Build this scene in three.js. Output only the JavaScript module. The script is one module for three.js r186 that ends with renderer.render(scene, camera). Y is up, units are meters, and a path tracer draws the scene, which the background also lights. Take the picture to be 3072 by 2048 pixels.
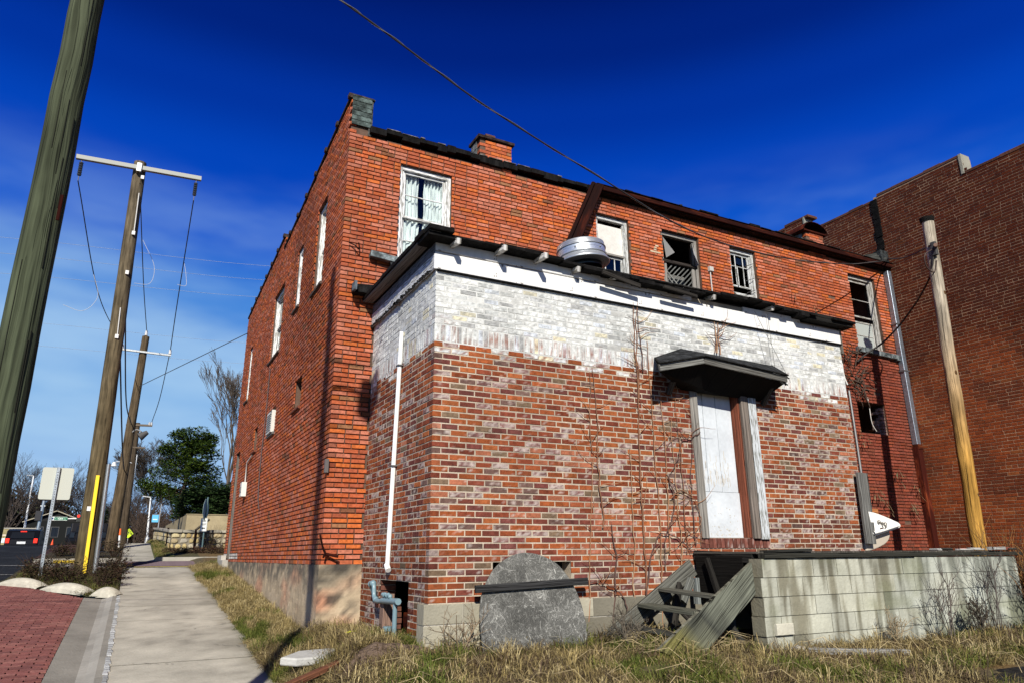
import * as THREE from 'three';
import { mergeGeometries } from 'three/addons/utils/BufferGeometryUtils.js';

// ---------- camera, sky, sun, exposure ----------
const scene = new THREE.Scene();
const camera = new THREE.PerspectiveCamera(51.62, 1024 / 682, 0.05, 1500);
camera.position.set(0, 0, 0);
camera.rotation.order = 'YXZ';
camera.rotation.set(0.29366, -0.48412, -0.00784);
const renderer = new THREE.WebGLRenderer({ antialias: true });
renderer.setSize(1024, 682);
renderer.toneMapping = THREE.LinearToneMapping;
renderer.toneMappingExposure = 1.32;
renderer.shadowMap.enabled = true;

const SUN = new THREE.Vector3(-0.351, 0.545, 0.762).normalize();
const sun = new THREE.DirectionalLight(new THREE.Color(1, 0.94, 0.83), 5);
sun.position.copy(SUN).multiplyScalar(60).add(new THREE.Vector3(6, 0, -12));
sun.target.position.set(6, 0, -12);
sun.castShadow = true;
sun.shadow.mapSize.set(4096, 4096);
Object.assign(sun.shadow.camera, { left: -32, right: 32, top: 32, bottom: -32, near: 1, far: 140 });
sun.name = 'sun'; sun.target.name = 'sun_target';
scene.add(sun, sun.target);

// ---------- random numbers and tileable noise ----------
function rng(seed) { let a = seed >>> 0; return () => { a = (a + 0x6d2b79f5) >>> 0; let t = a; t = Math.imul(t ^ (t >>> 15), t | 1); t ^= t + Math.imul(t ^ (t >>> 7), t | 61); return ((t ^ (t >>> 14)) >>> 0) / 4294967296; }; }
const hash = (x, y, s) => { let h = Math.imul(x, 374761393) ^ Math.imul(y, 668265263) ^ Math.imul(s, 2147483647 ^ 0x5bd1e995); h = Math.imul(h ^ (h >>> 13), 1274126177); h ^= h >>> 16; return (h >>> 0) / 4294967296; };
const mod = (a, n) => ((a % n) + n) % n;
function vnoise(x, y, px, py, s) {
  const x0 = Math.floor(x), y0 = Math.floor(y), fx = x - x0, fy = y - y0;
  const a = fx * fx * (3 - 2 * fx), b = fy * fy * (3 - 2 * fy);
  const X0 = px ? mod(x0, px) : x0, X1 = px ? mod(x0 + 1, px) : x0 + 1, Y0 = py ? mod(y0, py) : y0, Y1 = py ? mod(y0 + 1, py) : y0 + 1;
  const h00 = hash(X0, Y0, s), h10 = hash(X1, Y0, s), h01 = hash(X0, Y1, s), h11 = hash(X1, Y1, s);
  return h00 + (h10 - h00) * a + (h01 - h00) * b + (h00 - h10 - h01 + h11) * a * b;
}
function fbm(x, y, oct = 4, s = 1, px = 0, py = 0) {
  let v = 0, w = 0.5, n = 0;
  for (let i = 0; i < oct; i++) { v += w * vnoise(x, y, px, py, s + i * 17); n += w; w *= 0.5; x *= 2; y *= 2; px *= 2; py *= 2; }
  return v / n;
}
const clamp = (x, a = 0, b = 1) => Math.min(b, Math.max(a, x));
const smooth = (a, b, x) => { const t = clamp((x - a) / (b - a)); return t * t * (3 - 2 * t); };
const lerp = (a, b, t) => a + (b - a) * t;
const mix3 = (a, b, t) => [lerp(a[0], b[0], t), lerp(a[1], b[1], t), lerp(a[2], b[2], t)];
const scl = (a, k) => [a[0] * k, a[1] * k, a[2] * k];

// ---------- sky: deep blue winter sky with a bank of thin cloud low down ----------
{
  const W = 2048, H = 1024, data = new Float32Array(W * H * 4);
  const stops = [[0, [0.33, 0.50, 0.78]], [5, [0.24, 0.43, 0.77]], [11, [0.15, 0.38, 0.76]], [18, [0.05, 0.23, 0.69]], [24, [0.003, 0.095, 0.60]], [29, [0.0008, 0.058, 0.49]], [34, [0.0005, 0.034, 0.35]], [39, [0.0003, 0.017, 0.21]], [45, [0.0002, 0.008, 0.12]], [55, [0.0002, 0.004, 0.07]], [90, [0.0002, 0.002, 0.04]]];
  for (let j = 0; j < H; j++) {
    const el = ((j + 0.5) / H - 0.5) * 180, e = Math.max(el, 0);
    let k = 0; while (k < stops.length - 2 && e > stops[k + 1][0]) k++;
    const base = mix3(stops[k][1], stops[k + 1][1], smooth(stops[k][0], stops[k + 1][0], e));
    for (let i = 0; i < W; i++) {
      const u = i / W;
      const streak = fbm(u * 14 + el * 0.05, el * 0.16, 5, 3, 14, 0), puff = fbm(u * 26, el * 0.3, 5, 9, 26, 0);
      let c = smooth(0.40, 0.74, streak * 0.6 + puff * 0.25 + 0.15 * fbm(u * 90, el * 0.9, 4, 13, 90, 0)) * smooth(31, 15, e) * 0.66 + smooth(24, 6, e) * 0.20;
      c = clamp(c);
      const col = mix3(base, [0.40, 0.62, 0.87], c), o = (j * W + i) * 4;
      const low = (el < 0 ? 0.35 : 1) * 0.76;
      data[o] = col[0] * low; data[o + 1] = col[1] * low; data[o + 2] = col[2] * low; data[o + 3] = 1;
    }
  }
  const t = new THREE.DataTexture(data, W, H, THREE.RGBAFormat, THREE.FloatType);
  t.mapping = THREE.EquirectangularReflectionMapping; t.magFilter = THREE.LinearFilter; t.minFilter = THREE.LinearFilter; t.needsUpdate = true;
  t.wrapS = THREE.RepeatWrapping;
  scene.background = t; scene.environment = t;
}

// ---------- textures (colour, grain and fine relief only) ----------
function tex(w, h, fn, srgb, rx, ry) {
  const d = new Uint8Array(w * h * 4);
  for (let y = 0; y < h; y++) for (let x = 0; x < w; x++) {
    const v = fn(x / w, y / h), o = (y * w + x) * 4;
    for (let k = 0; k < 3; k++) d[o + k] = 255 * clamp(Array.isArray(v) ? v[k] : v);
    d[o + 3] = 255;
  }
  const t = new THREE.DataTexture(d, w, h); t.wrapS = t.wrapT = THREE.RepeatWrapping; t.magFilter = THREE.LinearFilter; t.minFilter = THREE.LinearMipmapLinearFilter; t.generateMipmaps = true;
  if (srgb) t.colorSpace = THREE.SRGBColorSpace;
  t.repeat.set(1 / rx, 1 / ry); t.needsUpdate = true; return t;
}
const T = {};
T.grain = tex(1024, 1024, (x, y) => 0.66 + 0.62 * (fbm(x * 24, y * 24, 5, 5, 24, 24) - 0.24) + 0.22 * (fbm(x * 5, y * 9, 4, 4, 5, 9) - 0.5) - 0.25 * smooth(0.7, 0.8, fbm(x * 90, y * 90, 2, 8, 90, 90)), false, 0.8, 0.8);
T.grainB = tex(512, 512, (x, y) => fbm(x * 60, y * 60, 4, 15, 60, 60), false, 0.8, 0.8);
T.wood = tex(512, 512, (x, y) => { const w = fbm(x * 6, y * 2, 3, 21, 6, 2) * 0.12, g = fbm((x + w) * 64, y * 3, 4, 22, 0, 3), c = smooth(0.66, 0.74, fbm((x + w) * 40, y * 2.0, 3, 25, 0, 2)); return 0.98 * (0.5 + 0.62 * g) * (1 - 0.7 * c); }, true, 0.34, 1.3);
T.woodB = tex(512, 512, (x, y) => { const w = fbm(x * 6, y * 2, 3, 21, 6, 2) * 0.12, g = fbm((x + w) * 64, y * 3, 4, 22, 0, 3), c = smooth(0.66, 0.74, fbm((x + w) * 40, y * 2.0, 3, 25, 0, 2)); return g * (1 - c); }, false, 0.34, 1.3);
T.pole = tex(512, 1024, (x, y) => { const w = fbm(x * 4, y * 6, 3, 31, 4, 6) * 0.05, g = fbm((x + w) * 40, y * 7, 4, 32, 0, 7), c = smooth(0.70, 0.76, fbm((x + w) * 44, y * 4, 3, 35, 0, 4)), p = fbm(x * 5, y * 10, 4, 38, 5, 10); return (0.45 + 0.5 * g + 0.35 * (p - 0.4)) * (1 - 0.4 * c); }, true, 1, 3);
T.poleB = tex(512, 1024, (x, y) => { const w = fbm(x * 4, y * 6, 3, 31, 4, 6) * 0.05, g = fbm((x + w) * 40, y * 7, 4, 32, 0, 7), c = smooth(0.68, 0.73, fbm((x + w) * 26, y * 5, 3, 35, 0, 5)); return g * (1 - c); }, false, 1, 3);
T.conc = tex(1024, 1024, (x, y) => { const a = fbm(x * 7, y * 7, 5, 41, 7, 7), b = fbm(x * 80, y * 80, 3, 45, 80, 80), st = fbm(x * 9, y * 9, 4, 48, 9, 9); return 0.76 + 0.34 * (a - 0.5) + 0.14 * (b - 0.5) + 0.14 * (st - 0.5); }, false, 2.6, 2.6);
T.mortar = tex(1024, 1024, (x, y) => 0.72 + 0.55 * (fbm(x * 5, y * 5, 5, 141, 5, 5) - 0.5) + 0.4 * (fbm(x * 40, y * 40, 4, 145, 40, 40) - 0.5) + 0.3 * (fbm(x * 14, y * 3, 4, 148, 14, 3) - 0.5), false, 2.7, 2.7);
T.concB = tex(512, 512, (x, y) => fbm(x * 50, y * 50, 4, 55, 50, 50), false, 0.9, 0.9);
T.asph = tex(512, 512, (x, y) => 0.62 + 0.5 * (fbm(x * 5, y * 5, 4, 61, 5, 5) - 0.5) + 0.6 * (fbm(x * 110, y * 110, 2, 65, 110, 110) - 0.5), true, 2.2, 2.2);
T.paint = tex(512, 512, (x, y) => { const p = fbm(x * 7, y * 5, 5, 71, 7, 5), f = fbm(x * 60, y * 40, 3, 74, 60, 40), m = smooth(0.655, 0.69, p * 0.75 + f * 0.25), d = 0.93 + 0.1 * (fbm(x * 9, y * 22, 4, 77, 9, 22) - 0.5); return mix3([d, d, d], [0.50, 0.48, 0.46], m); }, true, 1.7, 1.1);
T.peel = tex(512, 512, (x, y) => { const p = fbm(x * 22, y * 7, 5, 81, 22, 7), m = smooth(0.50, 0.60, p), d = 0.9 + 0.2 * (fbm(x * 70, y * 5, 3, 84, 0, 5) - 0.5); return mix3([d, d, d * 1.01], [0.66 * d, 0.65 * d, 0.62 * d], m); }, true, 0.22, 0.8);
T.tar = tex(512, 512, (x, y) => 0.45 + 0.9 * (fbm(x * 16, y * 16, 5, 91, 16, 16) - 0.3), true, 1.1, 1.1);
T.rust = tex(512, 512, (x, y) => { const p = fbm(x * 8, y * 3, 5, 101, 8, 3), q = fbm(x * 40, y * 12, 3, 104, 40, 12); return mix3([0.55, 0.30, 0.18], [0.25, 0.10, 0.07], smooth(0.3, 0.65, p * 0.7 + q * 0.3)); }, true, 0.7, 1.5);
{ // oriented strand board: overlapping flakes
  const n = 1024, d = new Float32Array(n * n).fill(0.4), R = rng(77);
  for (let k = 0; k < 9000; k++) {
    const cx = R() * n, cy = R() * n, a = R() * Math.PI, L = 14 + R() * 40, w = 3 + R() * 6, v = 0.48 + R() * R() * 0.32, ca = Math.cos(a), sa = Math.sin(a), bend = (R() - 0.5) * 0.03;
    for (let s = -L; s <= L; s += 0.7) for (let q = -w; q <= w; q += 0.7) {
      const qq = q + bend * s * s * 0.3, x = mod(Math.round(cx + s * ca - qq * sa), n), y = mod(Math.round(cy + s * sa + qq * ca), n);
      d[y * n + x] = v * (Math.abs(q) > w - 1.4 ? 0.55 : 0.85 + 0.3 * vnoise(q * 1.1, s * 0.1, 0, 0, k));
    }
  }
  T.osb = tex(n, n, (x, y) => (0.72 + 0.62 * (fbm(x * 4, y * 5, 4, 151, 4, 5) - 0.42)) * d[Math.min(n - 1, Math.floor(y * n)) * n + Math.min(n - 1, Math.floor(x * n))], true, 1.0, 1.0);
  T.osbB = tex(n, n, (x, y) => d[Math.min(n - 1, Math.floor(y * n)) * n + Math.min(n - 1, Math.floor(x * n))], false, 1.0, 1.0);
}
const M = {};
function std(name, o) { const m = o.metalness || o.spec === undefined && o.roughness < 0.75 ? new THREE.MeshStandardMaterial({ roughness: 0.9, metalness: 0, ...o }) : new THREE.MeshPhysicalMaterial({ roughness: 0.9, metalness: 0, specularIntensity: 0.25, ...o }); m.name = name; M[name] = m; return m; }
const C = (r, g, b) => new THREE.Color().setRGB(r, g, b);
std('brick', { vertexColors: true, map: T.grain, bumpMap: T.grainB, bumpScale: 0.003, roughness: 0.92 });
std('mortar_dark', { color: C(0.15, 0.095, 0.07), map: T.mortar, bumpMap: T.grainB, bumpScale: 0.004 });
std('mortar_light', { color: C(0.54, 0.46, 0.36), map: T.mortar, bumpMap: T.grainB, bumpScale: 0.004 });
std('mortar_white', { color: C(0.66, 0.67, 0.65), map: T.mortar, bumpMap: T.grainB, bumpScale: 0.003 });
std('mortar_tan', { color: C(0.42, 0.29, 0.19), map: T.mortar, bumpMap: T.grainB, bumpScale: 0.004 });
std('wood', { vertexColors: true, map: T.wood, bumpMap: T.woodB, bumpScale: 0.004, roughness: 0.95 });
std('peeling_paint', { vertexColors: true, map: T.peel, bumpMap: T.woodB, bumpScale: 0.002, roughness: 0.8 });
std('white_paint', { vertexColors: true, map: T.paint, roughness: 0.65 });
std('pole_wood', { vertexColors: true, map: T.pole, bumpMap: T.poleB, bumpScale: 0.008, roughness: 0.95 });
std('concrete', { vertexColors: true, map: T.conc, bumpMap: T.concB, bumpScale: 0.004, roughness: 0.95 });
std('asphalt', { vertexColors: true, map: T.asph, bumpMap: T.concB, bumpScale: 0.004, roughness: 0.95 });
std('tar', { vertexColors: true, map: T.tar, bumpMap: T.grainB, bumpScale: 0.01, roughness: 0.9 });
std('rust', { vertexColors: true, map: T.rust, bumpMap: T.woodB, bumpScale: 0.003, roughness: 0.85 });
std('osb', { color: C(0.92, 0.92, 0.86), map: T.osb, bumpMap: T.osbB, bumpScale: 0.004, roughness: 0.9 });
std('smooth_paint', { vertexColors: true, map: T.conc, roughness: 0.55 });
std('plain', { vertexColors: true, roughness: 0.7 });
std('matte', { vertexColors: true, roughness: 1 });
std('galvanised', { vertexColors: true, map: T.grain, roughness: 0.38, metalness: 0.75 });
std('porcelain', { vertexColors: true, roughness: 0.18 });
std('pvc', { vertexColors: true, roughness: 0.35 });
std('soil', { vertexColors: true, map: T.grain, bumpMap: T.concB, bumpScale: 0.02, roughness: 1 });
M.glass = new THREE.MeshPhysicalMaterial({ color: C(0.86, 0.93, 0.93), roughness: 0.03, transmission: 1, thickness: 0, ior: 1.5 });
M.dusty_glass = new THREE.MeshPhysicalMaterial({ color: C(0.62, 0.68, 0.66), roughness: 0.5, transmission: 0.45, thickness: 0 });
M.carpaint = new THREE.MeshPhysicalMaterial({ color: C(0.004, 0.0045, 0.007), roughness: 0.4, specularIntensity: 0.1, clearcoat: 0.2, clearcoatRoughness: 0.04 });
M.carglass = new THREE.MeshPhysicalMaterial({ color: C(0.01, 0.012, 0.016), roughness: 0.06 });
M.leaf = new THREE.MeshPhysicalMaterial({ vertexColors: true, roughness: 0.9, specularIntensity: 0.15, side: THREE.DoubleSide });
M.tail = new THREE.MeshStandardMaterial({ color: C(0.7, 0.02, 0.01), emissive: C(1, 0.03, 0.01), emissiveIntensity: 0.8, roughness: 0.3 });
M.curtain = new THREE.MeshPhysicalMaterial({ vertexColors: true, roughness: 1, transmission: 0.3, thickness: 0, side: THREE.DoubleSide });

// ---------- geometry builder ----------
const V = (x, y, z) => new THREE.Vector3(x, y, z);
class GB {
  constructor() { this.p = []; this.n = []; this.u = []; this.c = []; }
  tri(a, b, c, col, uva, uvb, uvc, na, nb, nc, cb, cc) {
    let ux = b[0] - a[0], uy = b[1] - a[1], uz = b[2] - a[2], vx = c[0] - a[0], vy = c[1] - a[1], vz = c[2] - a[2];
    let nx = uy * vz - uz * vy, ny = uz * vx - ux * vz, nz = ux * vy - uy * vx; const l = Math.hypot(nx, ny, nz) || 1; nx /= l; ny /= l; nz /= l;
    this.p.push(...a, ...b, ...c);
    if (na) this.n.push(...na, ...nb, ...nc); else this.n.push(nx, ny, nz, nx, ny, nz, nx, ny, nz);
    if (uva) this.u.push(...uva, ...uvb, ...uvc);
    else { const ax = Math.abs(nx), ay = Math.abs(ny), az = Math.abs(nz); for (const q of [a, b, c]) { if (ay >= ax && ay >= az) this.u.push(q[0], q[2]); else if (ax >= az) this.u.push(q[2], q[1]); else this.u.push(q[0], q[1]); } }
    this.c.push(...col, ...(cb || col), ...(cc || col));
  }
  quad(a, b, c, d, col, ua, ub, uc, ud, cols) {
    if (cols) { this.tri(a, b, c, cols[0], ua, ub, uc, null, null, null, cols[1], cols[2]); this.tri(a, c, d, cols[0], ua, uc, ud, null, null, null, cols[2], cols[3]); return this; }
    this.tri(a, b, c, col, ua, ub, uc); this.tri(a, c, d, col, ua, uc, ud); return this;
  }
  // box between two corners, axis aligned; grain along the longest side
  box(x0, y0, z0, x1, y1, z1, col, o) {
    if (x0 > x1) [x0, x1] = [x1, x0]; if (y0 > y1) [y0, y1] = [y1, y0]; if (z0 > z1) [z0, z1] = [z1, z0];
    const dx = x1 - x0, dy = y1 - y0, dz = z1 - z0, cx = (x0 + x1) / 2, cy = (y0 + y1) / 2, cz = (z0 + z1) / 2;
    if (dx >= dy && dx >= dz) return this.beam([x0, cy, cz], [x1, cy, cz], dz, dy, col, [0, 1, 0], o);
    if (dy >= dz) return this.beam([cx, y0, cz], [cx, y1, cz], dx, dz, col, [0, 0, 1], o);
    return this.beam([cx, cy, z0], [cx, cy, z1], dx, dy, col, [0, 1, 0], o);
  }
  // beam from a to b; h along the up hint, w across; optional chamfer
  beam(a, b, w, h, col, up = [0, 1, 0], o = {}) {
    const A = V(...a), B = V(...b), L = A.distanceTo(B), l = B.clone().sub(A).normalize(); let uu = V(...up); const side = l.clone().cross(uu).normalize(); uu = side.clone().cross(l).normalize();
    const off = (this.p.length * 0.0137) % 5, ch = Math.min(o.ch ?? 0.006, w * 0.24, h * 0.24);
    const w2 = (o.w2 ?? w) / 2, h2 = (o.h2 ?? h) / 2, hw = w / 2, hh = h / 2;
    const ring = (hw, hh) => [[-hw + ch, -hh], [hw - ch, -hh], [hw, -hh + ch], [hw, hh - ch], [hw - ch, hh], [-hw + ch, hh], [-hw, hh - ch], [-hw, -hh + ch]];
    const r0 = ring(hw, hh), r1 = ring(w2, h2), pt = (t, q) => { const c = A.clone().addScaledVector(l, t * L).addScaledVector(side, q[0]).addScaledVector(uu, q[1]); return [c.x, c.y, c.z]; };
    const k = o.jag || 0; let per = off;
    for (let i = 0; i < 8; i++) {
      const j = (i + 1) % 8, d = Math.hypot(r0[j][0] - r0[i][0], r0[j][1] - r0[i][1]);
      this.quad(pt(0, r0[i]), pt(0, r0[j]), pt(1, r1[j]), pt(1, r1[i]), col, [per, off], [per + d, off], [per + d, off + L], [per, off + L]); per += d;
    }
    for (const [t, r, f] of [[0, r0, 1], [1, r1, 0]]) for (let i = 1; i < 7; i++) { const q = [r[0], r[i], r[i + 1]], P = q.map((x) => pt(t, x)), U = q.map((x) => [off + x[0], off + x[1] * 0.3]); f ? this.tri(P[0], P[2], P[1], col, U[0], U[2], U[1]) : this.tri(P[0], P[1], P[2], col, U[0], U[1], U[2]); }
    return this;
  }
  tube(pts, r, seg, col, o = {}) {
    const P = pts.map((q) => V(...q)), N = P.length, rad = (i) => typeof r === 'function' ? r(i / (N - 1)) : r; let up = V(0, 1, 0), vlen = 0; const rings = [];
    for (let i = 0; i < N; i++) {
      const t = P[Math.min(N - 1, i + 1)].clone().sub(P[Math.max(0, i - 1)]).normalize(); if (i === 0 && Math.abs(t.y) > 0.9) up = V(1, 0, 0.01);
      const s = t.clone().cross(up).normalize(); up = s.clone().cross(t).normalize(); if (i) vlen += P[i].distanceTo(P[i - 1]);
      const row = []; for (let k = 0; k <= seg; k++) { const a = k / seg * Math.PI * 2, n = s.clone().multiplyScalar(Math.cos(a)).addScaledVector(up, Math.sin(a)); const q = P[i].clone().addScaledVector(n, rad(i)); row.push([[q.x, q.y, q.z], [n.x, n.y, n.z], [k / seg * (o.uw ?? 1), vlen + (o.v0 || 0)]]); }
      rings.push(row);
    }
    const cf = typeof col === 'function' ? col : () => col;
    for (let i = 0; i < N - 1; i++) for (let k = 0; k < seg; k++) {
      const a = rings[i][k], b = rings[i][k + 1], c = rings[i + 1][k + 1], d = rings[i + 1][k], c0 = cf(i / (N - 1)), c1 = cf((i + 1) / (N - 1));
      this.tri(a[0], c[0], b[0], c0, a[2], c[2], b[2], a[1], c[1], b[1], c1, c0); this.tri(a[0], d[0], c[0], c0, a[2], d[2], c[2], a[1], d[1], c[1], c1, c1);
    }
    if (o.caps) for (const i of [0, N - 1]) for (let k = 0; k < seg; k++) { const c = [P[i].x, P[i].y, P[i].z], a = rings[i][k], b = rings[i][k + 1], cc = cf(i ? 1 : 0); i ? this.tri(c, b[0], a[0], cc) : this.tri(c, a[0], b[0], cc); }
    return this;
  }
  disc(c, r, h, seg, col) { return this.tube([[c[0], c[1], c[2]], [c[0], c[1] + h, c[2]]], r, seg, col, { caps: true }); }
  geo(g, col, M4) { const q = (g.index ? g.toNonIndexed() : g.clone()); if (M4) q.applyMatrix4(M4); const p = q.attributes.position, n = q.attributes.normal, u = q.attributes.uv; for (let i = 0; i < p.count; i++) { this.p.push(p.getX(i), p.getY(i), p.getZ(i)); this.n.push(n.getX(i), n.getY(i), n.getZ(i)); this.u.push(u ? u.getX(i) : 0, u ? u.getY(i) : 0); this.c.push(...col); } return this; }
  geometry(base) {
    const g = new THREE.BufferGeometry(), p = new Float32Array(this.p);
    if (base) for (let i = 0; i < p.length; i += 3) { p[i] -= base.x; p[i + 1] -= base.y; p[i + 2] -= base.z; }
    g.setAttribute('position', new THREE.BufferAttribute(p, 3)); g.setAttribute('normal', new THREE.BufferAttribute(new Float32Array(this.n), 3)); g.setAttribute('uv', new THREE.BufferAttribute(new Float32Array(this.u), 2)); g.setAttribute('color', new THREE.BufferAttribute(new Float32Array(this.c), 3));
    return g;
  }
  build(name, m, parent) {
    let root = parent; while (root && root.parent && root.parent !== scene) root = root.parent;
    const o = new THREE.Mesh(this.geometry(root && root !== scene ? root.position : null), m); o.name = name; o.castShadow = o.receiveShadow = true; (parent || scene).add(o); return o;
  }
}
const G = () => new GB();
const used = {};
function numbered(n) { used[n] = (used[n] ?? -1) + 1; return used[n] ? `${n}_${String(used[n]).padStart(3, '0')}` : n; }
function thing(name, label, category, pos = [0, 0, 0], group) { const o = new THREE.Group(); o.name = numbered(name); o.position.set(...pos); o.userData = { label, category }; if (group) o.userData.group = group; scene.add(o); return o; }
function tag(o, label, category, group) { o.name = numbered(o.name); o.userData.label = label; o.userData.category = category; if (group) o.userData.group = group; return o; }
function struct(o) { o.userData.kind = 'structure'; return o; }
function sub(name, parent) { const g = new THREE.Group(); g.name = name; parent.add(g); return g; }
const spline = (pts, n) => new THREE.CatmullRomCurve3(pts.map((p) => V(...p)), false, 'centripetal').getPoints(n).map((p) => [p.x, p.y, p.z]);
// a wall's own axes: u along it, v up, d out of its face
function frame(o, u, n) { const f = { o, u, n, P: (a, b, d = 0) => [o[0] + u[0] * a + n[0] * d, o[1] + b, o[2] + u[2] * a + n[2] * d] }; f.flip = (u[2] * n[0] - u[0] * n[2]) > -0.5 ? false : false; const cr = [u[1] * 0 - u[2] * 1, 0, u[0] * 1 - u[1] * 0]; f.flip = cr[0] * n[0] + cr[2] * n[2] < 0; return f; }
function fq(g, f, a, b, c, d, col, cols) { return f.flip ? g.quad(d, c, b, a, col, null, null, null, null, cols && [cols[3], cols[2], cols[1], cols[0]]) : g.quad(a, b, c, d, col, null, null, null, null, cols); }
function fbox(g, f, u0, v0, d0, u1, v1, d1, col, o) { const a = f.P(u0, v0, d0), b = f.P(u1, v1, d1); return g.box(...a, ...b, col, o); }
// wall slab with real openings
function slab(name, f, outline, holes, d1, t, m, parent) {
  const s = new THREE.Shape(outline.map((q) => new THREE.Vector2(...q)));
  for (const h of holes) s.holes.push(new THREE.Path([[h[0], h[1]], [h[0], h[3]], [h[2], h[3]], [h[2], h[1]]].map((q) => new THREE.Vector2(...q))));
  const e = new THREE.ExtrudeGeometry(s, { depth: t, bevelEnabled: false }).toNonIndexed ? new THREE.ExtrudeGeometry(s, { depth: t, bevelEnabled: false }) : null, q = e.index ? e.toNonIndexed() : e, p = q.attributes.position, g = G();
  for (let i = 0; i < p.count; i += 3) { const k = [0, 1, 2].map((j) => f.P(p.getX(i + j), p.getY(i + j), d1 - t + p.getZ(i + j))); f.flip ? g.tri(k[0], k[2], k[1], [1, 1, 1]) : g.tri(k[0], k[1], k[2], [1, 1, 1]); }
  return g.build(name, m, parent);
}

// ---------- brick laying ----------
function layBricks(f, o) {
  const out = [], R = rng(o.seed || 1), cs = o.course, L = o.len, gap = o.gap ?? 0.009;
  let row = 0;
  for (let v = o.v0; v < o.v1 - cs * 0.5; v += cs, row++) {
    const par = (row + (o.parity || 0)) % 2, a0 = v + gap / 2, b0 = v + cs - gap / 2, vm = v + cs / 2;
    let u = o.u0 + (o.corner ? (par ? L / 2 : 0) : (par ? -L / 2 : 0)), first = true;
    const soldier = o.soldier && vm > o.soldier[0] && vm < o.soldier[1];
    if (soldier) continue;
    while (u < o.u1 - 0.02) {
      const half = R() < (o.headers || 0) || (o.headerRow && row % 6 === 2) ? 0.5 : 1, w = (L * half) * (1 + (R() - 0.5) * (o.vary ?? 0.05)), isFirst = first; first = false;
      let ls = [[Math.max(u, o.u0) + gap / 2 * (isFirst && o.corner ? (par ? 1 : 0) : 1), Math.min(u + w, o.u1) - gap / 2]]; u += w;
      for (const h of o.holes || []) if (vm > h[1] && vm < h[3]) { const n = []; for (const [a, b] of ls) { if (b <= h[0] || a >= h[2]) n.push([a, b]); else { if (a < h[0] - 0.01) n.push([a, h[0]]); if (b > h[2] + 0.01) n.push([h[2], b]); } } ls = n; }
      for (const [a, b] of ls) {
        if (b - a < 0.025) { R(); continue; }
        const um = (a + b) / 2; if (o.keep && !o.keep(um, vm)) continue;
        if (o.drop && R() < o.drop(um, vm)) continue;
        out.push({ f, wall: o.wall, u0: a, u1: b, v0: a0, v1: b0, d: (R() - 0.5) * (o.jit ?? 0.003), back: isFirst && o.corner && !par ? 0.1 : (o.back ?? 0.03), pick: o.color(um, vm, R), seed: Math.floor(R() * 1e6), smear: o.smear });
      }
    }
  }
  if (o.soldier) for (let u = o.u0; u < o.u1 - 0.03; u += o.cw || 0.0668) {
    const a = u + gap / 2, b = Math.min(o.u1, u + (o.cw || 0.0668)) - gap / 2; if (b - a < 0.02) continue;
    out.push({ f, wall: o.wall, u0: a, u1: b, v0: o.soldier[0] + gap / 2, v1: o.soldier[1] - gap / 2, d: (R() - 0.5) * 0.003, back: u === o.u0 ? 0.1 : 0.02, pick: (o.soldierColor || o.color)((a + b) / 2, o.soldier[1], R), seed: Math.floor(R() * 1e6), smear: o.smear });
  }
  return out;
}
function emitBrick(g, b, fine) {
  const { f, u0, u1, v0, v1 } = b, R = rng(b.seed), c = 0.0035, d = b.d, j = () => d + (R() - 0.5) * 0.0016, q = () => (R() - 0.5) * (b.smear ? 0.0060 : 0.0034);
  const A = [u0 + c + q(), v0 + c + q()], B = [u1 - c + q(), v0 + c + q()], Cc = [u1 - c + q(), v1 - c + q()], D = [u0 + c + q(), v1 - c + q()], da = j(), db = j(), dc = j(), dd = j();
  const nx = fine ? Math.max(2, Math.round((u1 - u0) / 0.04)) : b.smear ? 3 : 1, ny = fine || b.smear ? 2 : 1;
  const at = (s, t) => { const u = lerp(lerp(A[0], B[0], s), lerp(D[0], Cc[0], s), t), v = lerp(lerp(A[1], B[1], s), lerp(D[1], Cc[1], s), t), dp = lerp(lerp(da, db, s), lerp(dd, dc, s), t); return [u, v, dp]; };
  const colAt = (u, v) => b.smear ? b.smear(b.pick, u, v, b.seed) : fine ? scl(b.pick, 0.86 + 0.28 * fbm(u * 26 + b.seed, v * 26, 2, 5)) : b.pick;
  const grid = []; for (let y = 0; y <= ny; y++) { grid.push([]); for (let x = 0; x <= nx; x++) { const p = at(x / nx, y / ny); grid[y].push([f.P(p[0], p[1], p[2]), colAt(p[0], p[1])]); } }
  for (let y = 0; y < ny; y++) for (let x = 0; x < nx; x++) { const k = [grid[y][x], grid[y][x + 1], grid[y + 1][x + 1], grid[y + 1][x]]; fq(g, f, k[0][0], k[1][0], k[2][0], k[3][0], k[0][1], k.map((e) => e[1])); }
  const O = [[u0, v0], [u1, v0], [u1, v1], [u0, v1]], I = [[...A, da], [...B, db], [...Cc, dc], [...D, dd]], side = scl(b.pick, 0.92);
  for (let i = 0; i < 4; i++) { const k = (i + 1) % 4; fq(g, f, f.P(...O[i], d - c), f.P(...O[k], d - c), f.P(...I[k]), f.P(...I[i]), side); fq(g, f, f.P(...O[i], -b.back), f.P(...O[k], -b.back), f.P(...O[k], d - c), f.P(...O[i], d - c), side); }
}
camera.updateMatrixWorld(true); camera.aspect = 1024 / 682; camera.updateProjectionMatrix();
function screenArea(P) { const q = P.map((p) => V(...p).project(camera)); for (const a of q) if (Math.abs(a.x) > 1 || Math.abs(a.y) > 1 || a.z > 1) return 0; let s = 0; for (let i = 0; i < 4; i++) { const a = q[i], b = q[(i + 1) % 4]; s += a.x * b.y - b.x * a.y; } return Math.abs(s); }
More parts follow.
